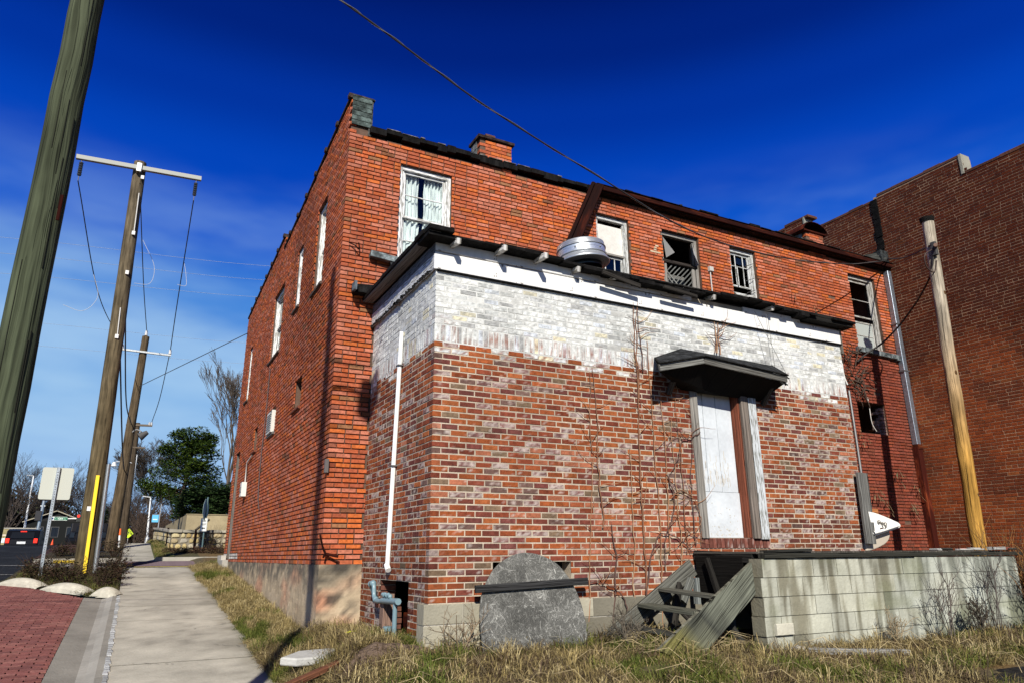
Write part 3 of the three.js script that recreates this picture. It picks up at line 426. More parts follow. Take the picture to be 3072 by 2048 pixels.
{ // electrical bits: meter box and conduits on the side wall, hooks at the corner, wall outlets at the rear
  const m = sub('meter_box', main), g = G(); fbox(g, FL, 7.80, 1.34, 0.0, 8.06, 1.66, 0.11, [0.62, 0.62, 0.58]); g.build('box', M.plain, m); fbox(G(), FL, 7.84, 1.44, 0.11, 8.02, 1.56, 0.125, [0.2, 0.2, 0.2]).build('cover', M.plain, m);
  G().tube([FL.P(7.93, 1.66, 0.03), FL.P(7.93, 2.12, 0.03), FL.P(7.2, 2.2, 0.03)], 0.016, 6, [0.5, 0.5, 0.48]).build('conduit', M.plain, main);
  G().tube(spline([FL.P(5.8, 3.9, 0.02), FL.P(5.82, 2.9, 0.02), FL.P(5.9, 2.0, 0.02), FL.P(5.8, 1.2, 0.02), FL.P(5.5, 0.9, 0.02)], 20), 0.010, 5, [0.08, 0.06, 0.06]).build('wire', M.plain, main);
  fbox(G(), FR, -0.045, 1.08, 0.0, 0.01, 1.26, 0.05, [0.09, 0.08, 0.08]).build('bracket', M.plain, main);
  G().tube(spline([[2.21, 0.27, -9.64], [2.22, 0.20, -9.60], [2.25, 0.12, -9.62], [2.28, 0.05, -9.60], [2.25, -0.01, -9.56]], 12), 0.014, 6, [0.16, 0.10, 0.08]).build('bent_hook', M.rust, main);
  G().beam([2.29, 0.035, -9.62], [2.44, 0.0, -9.55], 0.03, 0.035, [0.35, 0.2, 0.15]).build('bracket', M.rust, main);
  G().tube(spline([[2.34, 4.46, -9.64], [2.42, 4.42, -9.60], [2.47, 4.36, -9.58], [2.5, 4.42, -9.64], [2.49, 4.5, -9.66]], 12), 0.010, 5, [0.08, 0.07, 0.06]).build('bent_hook', M.rust, main);
  G().tube([[9.52, 5.35, -9.65], [9.53, 4.3, -9.65]], 0.014, 6, [0.45, 0.44, 0.43]).build('conduit', M.plain, main); G().box(9.48, 5.33, -9.67, 9.58, 5.43, -9.61, [0.42, 0.42, 0.4]).build('outlet_box', M.plain, main);
  const pt = G(), R = rng(3); for (let k = 0; k < 5; k++) pt.box(8.05 + R() * 0.2, 5.43 + k * 0.045, -9.671, 8.18 + R() * 0.18, 5.462 + k * 0.045, -9.6635, scl([0.62, 0.52, 0.36], 0.8 + R() * 0.3)); pt.build('mortar_patch', M.concrete, main);
  // rusty bent pipe and white loop beside the annex
  G().tube(spline([[9.96, 2.95, -7.36], [9.93, 2.86, -7.34], [9.94, 2.72, -7.34], [9.99, 2.6, -7.34]], 10), 0.016, 6, [0.6, 0.6, 0.58]).build('cable_loop', M.plain, main);
}

// ---------- the low brick annex ----------
const annex = thing('brick_annex', 'low multicoloured brick annex with whitewashed top band and white fascia', 'annex', [2.79, -0.95, -7.2]);
const FA = frame([2.79, 0, -7.2], [1, 0, 0], [0, 0, 1]), FS = frame([2.79, 0, -7.2], [0, 0, -1], [-1, 0, 0]);
const CA = 0.0671, AB = -0.475, av = (v) => AB + Math.round((v - AB) / CA) * CA, SOL = [av(2.34), av(2.34) + 3 * CA], ATOP = 3.23;
const doorH = [3.73, av(0.19), 4.90, av(2.12)], sideHole = [0.60, -1.3, 1.64, av(-0.27)], ventH = [0.74, av(-0.27), 1.74, av(-0.10)];
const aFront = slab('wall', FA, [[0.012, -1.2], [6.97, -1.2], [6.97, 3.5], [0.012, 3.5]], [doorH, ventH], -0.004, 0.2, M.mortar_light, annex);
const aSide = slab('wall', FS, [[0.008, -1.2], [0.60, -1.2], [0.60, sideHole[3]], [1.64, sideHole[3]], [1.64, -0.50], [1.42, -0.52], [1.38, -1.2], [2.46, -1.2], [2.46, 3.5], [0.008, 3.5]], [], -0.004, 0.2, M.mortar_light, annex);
{ const w = G(); const n = 70; for (let i = 0; i < n; i++) { const a = lerp(0.003, 6.968, i / n), b = lerp(0.003, 6.968, (i + 1) / n), y = (u) => SOL[0] - 0.03 + 0.05 * (fbm(u * 6, 1, 3, 541) - 0.5); fq(w, FA, FA.P(a, y(a), -0.0022), FA.P(b, y(b), -0.0022), FA.P(b, 3.25, -0.0022), FA.P(a, 3.25, -0.0022), [1, 1, 1]); } for (let i = 0; i < 25; i++) { const a = lerp(0.003, 2.45, i / 25), b = lerp(0.003, 2.45, (i + 1) / 25), y = (u) => SOL[0] - 0.03 + 0.05 * (fbm(u * 6, 8, 3, 541) - 0.5); fq(w, FS, FS.P(a, y(a), -0.0022), FS.P(b, y(b), -0.0022), FS.P(b, 3.25, -0.0022), FS.P(a, 3.25, -0.0022), [1, 1, 1]); } w.build('whitewash', M.mortar_white, annex); }
const reds = [[0.42, 0.095, 0.022], [0.34, 0.07, 0.02], [0.28, 0.05, 0.02], [0.23, 0.04, 0.022], [0.48, 0.13, 0.035], [0.38, 0.085, 0.024], [0.20, 0.04, 0.03], [0.43, 0.105, 0.028], [0.36, 0.085, 0.03]];
function annexCol(u, v, R) {
  const t = R(), k = R();
  if (v > SOL[0] || (v > SOL[0] - 0.15 && R() < 0.28 * (0.4 + 1.2 * fbm(u * 2, 5, 3, 502)))) { // whitewash
    const c = t < 0.08 ? [0.90, 0.84, 0.62] : t < 0.22 ? [0.76, 0.78, 0.79] : t < 0.30 ? [0.80, 0.86, 0.94] : t < 0.36 ? [0.50, 0.51, 0.51] : t < 0.6 ? [0.84, 0.87, 0.86] : [0.95, 0.97, 0.95];
    return { c: scl(c, 0.76 + k * 0.16), w: 1, dirt: (v < SOL[0] ? 0.16 : 0) + fbm(u * 1.3, v * 1.3, 3, 505) + (u > 3.0 && u < 5.4 && v < 2.95 ? 0.10 : 0) };
  }
  let c, haze = 0;
  if (t < 0.66) c = reds[Math.floor(k * reds.length)]; else if (t < 0.74) c = [0.15 + 0.05 * k, 0.042, 0.042]; else if (t < 0.80) { c = [0.52, 0.17, 0.09]; } else if (t < 0.84) { c = [0.17, 0.10, 0.09]; haze = 0.25; } else if (t < 0.87) c = [0.24, 0.17, 0.11]; else { c = [0.26, 0.12, 0.12]; haze = 0.75; }
  const patch = smooth(0.50, 0.72, fbm(u * 1.1 + 5, v * 1.6, 3, 511)) * 0.20 + smooth(4.9, 6.4, u) * 0.26;
  if (v < 0.55 && v > -0.1 && u > 1.9 && u < 4.2 && R() < 0.5) c = [0.50, 0.15, 0.08];
  if (u > 4.9 && v < 0.45) c = mix3(c, [0.055, 0.03, 0.03], 0.65 * R());
  return { c: scl(mix3(c, [0.34, 0.185, 0.12], 0.16), 0.55 + 0.24 * R()), haze: haze + patch * R() };
}
function annexSmear(p, u, v, seed) {
  if (p.w) { const n = fbm(u * 34 + seed, v * 34, 3, 521), m = fbm(u * 9, v * 13, 3, 525), d = smooth(0.46, 0.64, n * 0.5 + m * 0.25 + p.dirt * 0.32), low = smooth(0.28, 0.0, v - SOL[0] + (fbm(u * 5, v * 9, 3, 528) - 0.5) * 0.5) * smooth(0.5, 0.62, n); return mix3(mix3(p.c, [0.27, 0.28, 0.27], d * 0.62), [0.30, 0.10, 0.06], low * 0.7); }
  const wx = 0.80 + 0.42 * fbm(u * 2.2, v * 0.8, 4, 535), n = fbm(u * 28 + seed, v * 40, 3, 531), h = clamp(smooth(0.70 - 0.42 * p.haze, 0.86 - 0.32 * p.haze, n)); return mix3(scl(p.c, (0.78 + 0.55 * n) * wx), [0.55, 0.48, 0.44], h * 0.72);
}
const arecs = [];
const fixPick = (L) => L.map((b) => { const pk = b.pick; b.smear = (q, u, v, s) => annexSmear(pk, u, v, s); b.pick = annexSmear(pk, (b.u0 + b.u1) / 2, (b.v0 + b.v1) / 2, b.seed); return b; });
const aopt = { course: CA, len: 0.2085, gap: 0.013, corner: true, color: annexCol, soldier: SOL, cw: 0.0683, jit: 0.005, back: 0.012, vary: 0.09 };
arecs.push(...fixPick(layBricks(FA, { ...aopt, wall: aFront, seed: 41, u0: 0, u1: 6.97, v0: AB, v1: ATOP, holes: [doorH, ventH, [3.70, av(0.09), 4.95, doorH[1]]] })));
arecs.push(...fixPick(layBricks(FS, { ...aopt, wall: aSide, seed: 42, parity: 1, u0: 0, u1: 2.46, v0: AB - 10 * CA, v1: ATOP, headers: 0.25, holes: [[0.60, -1.3, 1.40, sideHole[3]], [1.38, -0.50, 1.64, sideHole[3]]], keep: (u, v) => v > AB || u > 0.06, color: (u, v, R) => { const p = annexCol(u, v, R); if (!p.w && v < 0.1) p.c = scl(p.c, 0.75); if (!p.w && v < 1.1) p.haze += 0.12 * R(); return p; } })));
for (let u = 3.70; u < 4.93; u += 0.0685) arecs.push(...fixPick([{ f: FA, wall: aFront, u0: u + 0.005, u1: u + 0.063, v0: av(0.09) + 0.005, v1: doorH[1] - 0.004, d: 0.012, back: 0.05, pick: { c: scl([0.22, 0.08, 0.06], 0.6 + (u * 7.3 % 1) * 0.7), haze: 0.25 }, seed: Math.floor(u * 9999) }]));
finishBricks(annex, arecs);
{ // concrete block course under the front wall
  const R = rng(51); for (let r = 0; r < 3; r++) { const y1 = AB - 0.004 - r * 0.2035, y0 = y1 - 0.195; let x = 2.735; for (let k = 0; x < 6.3; k++) { const w = k === 0 && r % 2 === 0 ? 0.44 : k === 0 ? 0.30 : 0.405; G().box(x, y0, -7.36, x + w - 0.009, y1, -7.168 + R() * 0.003, scl(x > 4.4 ? [0.20, 0.185, 0.145] : [0.39, 0.365, 0.285], 0.9 + R() * 0.2), { ch: 0.005 }).build('block', M.concrete, annex); x += w; } }
  G().box(2.745, -1.2, -7.38, 6.3, AB - 0.006, -7.176, [0.55, 0.52, 0.46]).build('mortar_bed', M.concrete, annex);
}
{ // eaves: fascia boards, rafter tails, tarred roof with a ragged edge
  const R = rng(61), W = [0.80, 0.80, 0.79];
  G().box(2.765, 3.205, -7.2, 9.76, 3.425, -7.172, W).build('fascia_board', M.white_paint, annex);
  const up = G(); up.box(2.765, 3.435, -7.2, 6.66, 3.56, -7.166, W); up.build('fascia_board', M.white_paint, annex); const u2 = G(); u2.box(7.66, 3.425, -7.2, 8.85, 3.505, -7.168, W); u2.build('fascia_board', M.white_paint, annex);
  G().box(6.66, 3.42, -7.26, 9.72, 3.53, -7.205, [0.05, 0.045, 0.04]).build('backing_board', M.wood, annex);
  G().box(2.79, 3.188, -7.2, 9.76, 3.203, -7.158, [0.03, 0.03, 0.03]).build('drip_strip', M.tar, annex);
  const sc = G(); sc.box(2.752, 3.205, -9.66, 2.778, 3.40, -7.175, [0.72, 0.74, 0.76]); sc.build('fascia_board', M.peeling_paint, annex); G().box(2.757, 3.41, -9.66, 2.78, 3.535, -7.175, [0.16, 0.17, 0.19]).build('fascia_board', M.peeling_paint, annex);
  const pe = G(); for (let k = 0; k < 26; k++) { const z = -7.25 - k * 0.092 - R() * 0.03; pe.beam([2.747, 3.19 + R() * 0.02, z], [2.747, 3.215 + R() * 0.03, z - 0.07 - R() * 0.09], 0.012, 0.015 + R() * 0.035, [0.035, 0.033, 0.03]); } pe.build('rotten_edge', M.wood, annex);
  for (let k = 0; k < 10; k++) { if (k === 5 || k === 8) continue; const x = 2.97 + k * 0.572 + (R() - 0.5) * 0.04; G().beam([x, 3.575, -7.4], [x + (R() - 0.5) * 0.02, 3.53 - R() * 0.03, (k < 3 ? -6.95 : -7.07) + R() * 0.07], 0.055, k < 3 ? 0.085 : 0.065, k < 3 ? [0.70, 0.69, 0.66] : scl([0.60, 0.59, 0.56], 0.4 + R() * 0.6), [0, 1, 0], { h2: 0.07 }).build('rafter_tail', M.peeling_paint, annex); }
  G().box(9.75, 3.05, -7.3, 9.80, 3.5, -7.17, [0.22, 0.2, 0.17]).build('corner_board', M.wood, annex);
  const rf = G(); rf.box(2.66, 3.596, -9.66, 9.9, 3.62, -7.1, [0.05, 0.048, 0.046]); rf.build('roof', M.tar, annex);
  const re = G(); let x = 2.60; while (x < 9.9) { const w = 0.12 + R() * 0.3, x2 = Math.min(9.92, x + w), sag = 0.02 * Math.sin(x * 1.9) - 0.012 * (x - 2.6) * 0.6 + (x > 4.3 && x < 6.6 ? -0.03 : 0); re.box(x, 3.575 + sag - R() * R() * 0.05, -7.35, x2 + 0.004, 3.595 + sag + R() * 0.012, -7.03 + R() * 0.07, scl([0.014, 0.013, 0.013], 0.8 + R() * 0.6)); x = x2; }
  let z = -6.93; while (z > -9.6) { const z2 = Math.max(-9.64, z - 0.15 - R() * 0.3); re.box(2.575 + R() * 0.02, 3.585, z2, 2.9, 3.625 + R() * 0.02, z + 0.003, scl([0.014, 0.013, 0.013], 0.8 + R() * 0.5)); z = z2; } re.build('roof_edge', M.tar, annex);
  G().box(2.605, 3.566, -9.64, 2.757, 3.586, -6.98, [0.30, 0.29, 0.28]).build('soffit', M.wood, annex);
  const dk = G(); dk.beam([5.0, 3.50, -6.97], [5.62, 3.42, -7.0], 0.03, 0.06, [0.05, 0.045, 0.04]); dk.beam([6.0, 3.47, -6.97], [6.6, 3.43, -6.99], 0.03, 0.05, [0.05, 0.045, 0.04]); dk.build('hanging_trim', M.wood, annex);
  G().box(8.85, 3.455, -7.22, 9.9, 3.57, -7.02, [0.025, 0.024, 0.022]).build('soffit', M.wood, annex);
  G().beam([2.42, 3.72, -9.6], [2.80, 3.70, -9.45], 0.16, 0.13, [0.025, 0.025, 0.026]).build('beam_end', M.tar, annex); G().box(2.40, 3.655, -9.55, 2.44, 3.79, -9.40, [0.40, 0.48, 0.56]).build('flashing', M.tar, annex);
  G().beam([2.66, 4.33, -9.60], [3.12, 4.28, -9.58], 0.10, 0.10, [0.32, 0.38, 0.40]).build('ledge', M.tar, annex); G().beam([2.98, 4.20, -9.60], [3.2, 4.26, -9.56], 0.09, 0.11, [0.05, 0.055, 0.06]).build('ledge', M.tar, annex);
  const sw = G(); sw.box(9.56, -0.1, -9.66, 9.755, 3.5, -7.4, [0.2, 0.06, 0.04]); sw.build('wall', M.brick, annex);
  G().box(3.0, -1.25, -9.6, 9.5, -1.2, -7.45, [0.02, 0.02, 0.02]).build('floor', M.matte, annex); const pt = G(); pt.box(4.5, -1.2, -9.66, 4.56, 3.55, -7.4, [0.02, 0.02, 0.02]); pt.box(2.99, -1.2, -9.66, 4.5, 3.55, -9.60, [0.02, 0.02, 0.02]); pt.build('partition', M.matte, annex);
}
{ // doorway: boards of the door, weathered posts
  const d = sub('door', annex), wc = [0.66, 0.71, 0.76], z1 = -7.315, pl = [[6.63, 6.83], [6.835, 7.07], [7.075, 7.36]];
  for (const [a, b] of pl) G().box(a, 0.80, z1 - 0.03, b - 0.006, 2.16, z1 - (a > 7 ? 0.003 : 0), wc, { ch: 0.003 }).build('plank', M.smooth_paint, d);
  G().box(6.63, 0.20, z1 - 0.03, 7.36, 0.795, z1 + 0.002, [0.68, 0.73, 0.78], { ch: 0.003 }).build('panel', M.smooth_paint, d);
  const R = rng(71), st = G(); for (let k = 0; k < 60; k++) { const x = 6.72 + R() * 0.5, y = 0.86 + R() * R() * 0.45; st.box(x, y, z1 - 0.002, x + 0.004 + R() * 0.006, y + 0.03 + R() * 0.10, z1 + 0.0012, [0.50, 0.47, 0.42], { ch: 0.0002 }); } for (let k = 0; k < 60; k++) { const x = 6.68 + R() * 0.6, y = 0.22 + R() * R() * 0.45; st.box(x, y, z1 + 0.001, x + 0.006 + R() * 0.014, y + 0.005 + R() * 0.02, z1 + 0.0035, [0.46, 0.44, 0.40], { ch: 0.0002 }); } st.build('worn_paint', M.matte, d);
  const gr = [0.36, 0.34, 0.31]; G().beam([6.565, 0.19, -7.24], [6.565, 2.2, -7.26], 0.13, 0.15, gr, [0, 0, 1]).build('door_post', M.wood, d);
  G().box(7.362, 0.2, -7.40, 7.40, 2.2, -7.185, [0.30, 0.095, 0.055]).build('door_jamb', M.wood, d); G().beam([7.47, 0.19, -7.21], [7.47, 2.2, -7.21], 0.13, 0.13, [0.27, 0.23, 0.20], [0, 0, 1]).build('door_post', M.wood, d); G().beam([7.62, 0.18, -7.2], [7.62, 2.2, -7.2], 0.145, 0.10, [0.62, 0.66, 0.68], [0, 0, 1]).build('door_post', M.peeling_paint, d);
  G().box(6.5, 2.14, -7.40, 7.70, 2.3, -7.215, [0.06, 0.055, 0.05]).build('lintel', M.wood, d);
}
{ // sagging door canopy
  const c = sub('canopy', annex), FLt = [5.64, 2.29, -6.75], FP = [6.39, 2.475, -6.75], FRt = [7.92, 2.385, -6.76], WL = [5.96, 2.52, -7.2], WP = [6.42, 2.70, -7.2], WR = [8.15, 2.66, -7.2], gr = [0.19, 0.185, 0.17];
  const bd = (a, b, n) => G().beam([a[0], a[1] - 0.045, a[2]], [b[0], b[1] - 0.045, b[2]], 0.028, 0.092, n, [0, 1, 0]).build('edge_board', M.wood, c); bd(FLt, [FP[0] - 0.004, FP[1], FP[2]], [0.30, 0.30, 0.28]); bd([FP[0] + 0.004, FP[1], FP[2]], FRt, gr);
  const t = G(), tc = [0.05, 0.054, 0.06], up = (p, d = 0.012) => [p[0], p[1] + d, p[2] + (p[2] > -7 ? 0.03 : 0)]; t.quad(up(FLt), up(FP), up(WP), up(WL), tc); t.quad(up(FP), up(FRt), up(WR), up(WP), tc); const e = (a, b) => { const m = G(); m.beam(up(a, 0.006), up(b, 0.006), 0.03, 0.018, [0.03, 0.03, 0.03]); m.build('roof_felt_edge', M.tar, c); }; e(FLt, FP); e(FP, FRt); e(WL, FLt); e(WR, FRt); t.build('roof_felt', M.tar, c);
  const u = G(); const dn = (p, d) => [p[0], p[1] - d, p[2] - 0.02]; const bk = [0.012, 0.011, 0.010], A = [6.36, 2.12, -7.19], B = [7.80, 2.09, -7.19], A2 = [6.12, 2.42, -7.19], B2 = [8.02, 2.40, -7.19]; u.quad(dn(FLt, 0.08), dn(FP, 0.09), [7.0, 2.11, -7.19], A, bk); u.quad(dn(FP, 0.09), dn(FRt, 0.09), B, [7.0, 2.11, -7.19], bk); u.tri(dn(FLt, 0.08), A, A2, bk); u.tri(dn(FRt, 0.08), B2, B, bk); u.quad(dn(FLt, 0.06), A2, WL, [5.7, 2.3, -6.8], bk); u.build('shade_underside', M.wood, c);  // near-black underside sheet sloped to the wall; canopy shade is put into its colour
  for (const x of [6.05, 7.78]) { const b = G(); b.beam([x, 2.36, -6.82], [x + 0.08, 2.05, -7.18], 0.06, 0.07, [0.10, 0.095, 0.085]); b.beam([x + 0.04, 2.42, -7.17], [x + 0.04, 2.02, -7.17], 0.06, 0.05, [0.07, 0.065, 0.06]); b.build('bracket', M.wood, c); }
  const R = rng(66), rg = G(); for (let k = 0; k < 18; k++) rg.beam([7.8 + R() * 0.14, 2.33 + R() * 0.12, -6.76 - R() * 0.12], [7.78 + R() * 0.2, 2.26 + R() * 0.12, -6.74 - R() * 0.12], 0.01, 0.02, [0.05, 0.05, 0.045]); rg.build('splintered_end', M.wood, c);
}
G().tube([[2.758, 2.74, -8.28], [2.758, -0.12, -8.47]], 0.028, 16, [0.80, 0.81, 0.80], { caps: true }).build('drainpipe', M.pvc, annex); for (const [y, z] of [[2.3, -8.31], [1.05, -8.392]]) G().box(2.722, y, z - 0.05, 2.79, y + 0.014, z + 0.05, [0.10, 0.10, 0.10]).build('pipe_strap', M.plain, annex); G().tube([[2.75, -0.10, -8.47], [2.75, -0.16, -8.40]], 0.034, 14, [0.80, 0.81, 0.80], { caps: true }).build('pipe_end', M.pvc, annex);
G().tube(spline([[9.99, 2.5, -7.33], [9.995, 1.6, -7.33], [9.985, 0.6, -7.33], [9.98, 0.06, -7.33]], 12), 0.022, 8, [0.42, 0.40, 0.38]).build('conduit', M.galvanised, annex);

// ---------- things standing at and on the annex ----------
{ // roof ventilator lying tilted near the roof edge
  const v = thing('roof_ventilator', 'shiny metal drum ventilator tilted on the annex roof below the hanging board', 'ventilator', [5.13, 3.79, -7.6]); v.rotation.z = 0.09; v.rotation.x = -0.03;
  const lathe = (pts, name, col) => { const b = new THREE.LatheGeometry(pts.map((p) => new THREE.Vector2(...p)), 48), g = G(); g.geo(b, col, new THREE.Matrix4().makeTranslation(5.13, 3.79, -7.6)); g.build(name, M.galvanised, v); };
  const c = [0.72, 0.76, 0.80]; lathe([[0.27, 0.05], [0.365, 0.06], [0.38, 0.075], [0.372, 0.095], [0.345, 0.14], [0.335, 0.155]], 'skirt', c); lathe([[0.335, 0.157], [0.348, 0.162], [0.344, 0.172], [0.338, 0.178], [0.338, 0.262]], 'lower_drum', c); lathe([[0.338, 0.264], [0.350, 0.269], [0.350, 0.279], [0.338, 0.285], [0.334, 0.345], [0.31, 0.36], [0, 0.375]], 'upper_drum', c); lathe([[0.26, 0.0], [0.27, 0.055], [0.0, 0.08]], 'throat', [0.06, 0.065, 0.06]);
  for (const a of [0.5, 1.3, 2.4, 3.6]) G().geo(new THREE.SphereGeometry(0.012, 8, 6), [0.3, 0.3, 0.3], new THREE.Matrix4().makeTranslation(5.13 + 0.342 * Math.cos(a), 3.79 + 0.22, -7.6 + 0.342 * Math.sin(a))).build('rivet', M.galvanised, v);
}
{ const o = G(); o.beam([6.80, 6.50, -9.50], [5.86, 4.62, -9.30], 0.235, 0.045, [0.15, 0.085, 0.08], [-0.45, 0.2, 0.87]); o.beam([6.70, 6.50, -9.48], [5.77, 4.62, -9.275], 0.05, 0.04, [0.13, 0.07, 0.065], [-0.45, 0.2, 0.87]); tag(o.build('hanging_board', M.rust), 'dark rusty brown board hanging slanted from the roof edge above the drum ventilator', 'board'); }
{ // rounded strand board leaning on the wall, with a batten across
  const s = new THREE.Shape(); const o = [[-0.63, 0], [-0.645, 0.22], [-0.645, 0.42], [-0.615, 0.58], [-0.55, 0.72], [-0.44, 0.87], [-0.30, 0.97], [-0.12, 1.035], [0.06, 1.035], [0.22, 0.99], [0.36, 0.91], [0.48, 0.77], [0.555, 0.62], [0.60, 0.47], [0.618, 0.33], [0.625, 0.24], [0.613, 0.22], [0.618, 0.16], [0.605, 0.13], [0.61, 0.07], [0.595, 0.0]];
  s.moveTo(...o[0]); for (let i = 1; i < 3; i++) s.lineTo(...o[i]); s.splineThru(o.slice(3, 16).map((p) => new THREE.Vector2(...p))); for (let i = 16; i < o.length; i++) s.lineTo(...o[i]); s.closePath();
  const e = new THREE.ExtrudeGeometry(s, { depth: 0.018, bevelEnabled: true, bevelSize: 0.002, bevelThickness: 0.002, bevelSegments: 1, curveSegments: 10 }), m4 = new THREE.Matrix4().makeRotationX(-0.21).setPosition(3.93, -1.0, -6.93), g = G(); g.geo(e, [1, 1, 1], m4);
  const b = g.build('round_topped_board', M.osb); tag(b, 'grey weathered strand board with rounded top leaning on annex wall in the grass', 'board');
  const t = G(); t.beam([3.24, -0.335, -7.02], [4.63, -0.285, -7.03], 0.04, 0.075, [0.055, 0.055, 0.057]); tag(t.build('batten', M.wood), 'dark timber strip lying across the leaning round topped board', 'batten');
}
{ // plumbing in the broken corner of the side wall
  const p = thing('water_pipes', 'light blue painted water pipes in front of the broken brick opening', 'pipework', [2.7, -1.0, -8.2]), b = [0.16, 0.25, 0.29];
  G().tube(spline([[2.74, -0.42, -8.93], [2.70, -0.33, -8.90], [2.68, -0.31, -8.80], [2.68, -0.33, -8.72], [2.68, -0.46, -8.68], [2.68, -0.50, -8.58], [2.68, -0.49, -8.30]], 30), 0.027, 12, b).build('elbow_pipe', M.pvc, p);
  for (const [a, r] of [[[2.70, -0.325, -8.90], 0.040], [[2.68, -0.315, -8.75], 0.040], [[2.68, -0.49, -8.62], 0.036]]) G().geo(new THREE.SphereGeometry(r, 14, 10), b, new THREE.Matrix4().makeTranslation(...a)).build('joint', M.pvc, p);
  G().tube([[2.68, -0.49, -8.34], [2.68, -0.475, -7.80]], 0.035, 12, b, { caps: true }).build('tee_pipe', M.pvc, p); const R = rng(9), lump = G(); for (let k = 0; k < 9; k++) lump.geo(new THREE.SphereGeometry(0.018 + R() * 0.016, 10, 8), b, new THREE.Matrix4().makeTranslation(2.67, -0.445 + R() * 0.03, -8.32 + k * 0.033)); lump.build('sealant', M.pvc, p);
  G().tube([[2.68, -0.50, -7.90], [2.69, -0.88, -7.93]], 0.026, 12, b, { caps: true }).build('drop_pipe', M.pvc, p); G().tube([[2.69, -0.86, -7.93], [2.69, -0.92, -7.93]], 0.036, 12, b, { caps: true }).build('cap', M.pvc, p);
  G().tube([[2.68, -1.22, -8.14], [2.68, -0.80, -8.14]], 0.036, 12, [0.13, 0.18, 0.20], { caps: true }).build('standpipe', M.pvc, p); G().tube([[2.68, -0.80, -8.14], [2.68, -0.75, -8.14]], 0.05, 12, b, { caps: true }).build('collar', M.pvc, p); const tp = sub('tap', p); G().tube([[2.68, -0.94, -8.14], [2.62, -0.94, -8.06]], 0.026, 10, b, { caps: true }).build('spout', M.pvc, tp); G().tube([[2.62, -0.94, -8.06], [2.615, -0.99, -8.04]], 0.02, 10, b, { caps: true }).build('nozzle', M.pvc, tp); G().box(2.63, -0.89, -8.14, 2.70, -0.875, -8.10, b).build('handle', M.pvc, tp);
  tag(G().beam([2.74, -1.3, -8.40], [2.76, -0.42, -8.42], 0.13, 0.14, [0.34, 0.22, 0.17], [0, 0, 1]).build('timber_post', M.wood), 'split reddish timber post standing in the broken brick opening behind blue pipes', 'post');
  { const bl = G(), R2 = rng(93); for (let k = 0; k < 4; k++) bl.box(2.80, -0.27 - 0.0671 * (k + 1) + 0.004, -8.845, 2.99, -0.27 - 0.0671 * k - 0.006, -8.82 + R2() * 0.02, scl([0.13, 0.055, 0.04], 0.7 + R2() * 0.6)); for (let k = 0; k < 9; k++) bl.box(2.80, -0.50 - 0.0671 * (k + 1) + 0.004, -8.63, 2.99, -0.50 - 0.0671 * k - 0.006, -8.59 + R2() * 0.035, scl([0.15, 0.065, 0.045], 0.7 + R2() * 0.7)); bl.build('broken_brick_edge', M.brick, aSide); }
  const tk = thing('water_tank', 'round brown tank dimly seen inside the broken brick opening', 'tank', [3.35, -1.2, -8.2]); G().tube([[3.35, -0.72, -7.6], [3.35, -0.72, -8.6]], 0.33, 28, [0.36, 0.22, 0.12], { caps: true }).build('body', M.rust, tk); G().tube([[3.35, -0.72, -7.9], [3.35, -0.72, -7.92]], 0.345, 28, [0.25, 0.15, 0.09], { caps: true }).build('hoop', M.rust, tk);
  tag(G().beam([2.95, -1.25, -7.86], [2.93, -0.80, -7.87], 0.10, 0.06, [0.30, 0.20, 0.06], [1, 0, 0]).build('yellow_timber', M.wood), 'yellowish short board standing at the right edge of the broken opening', 'board');
}
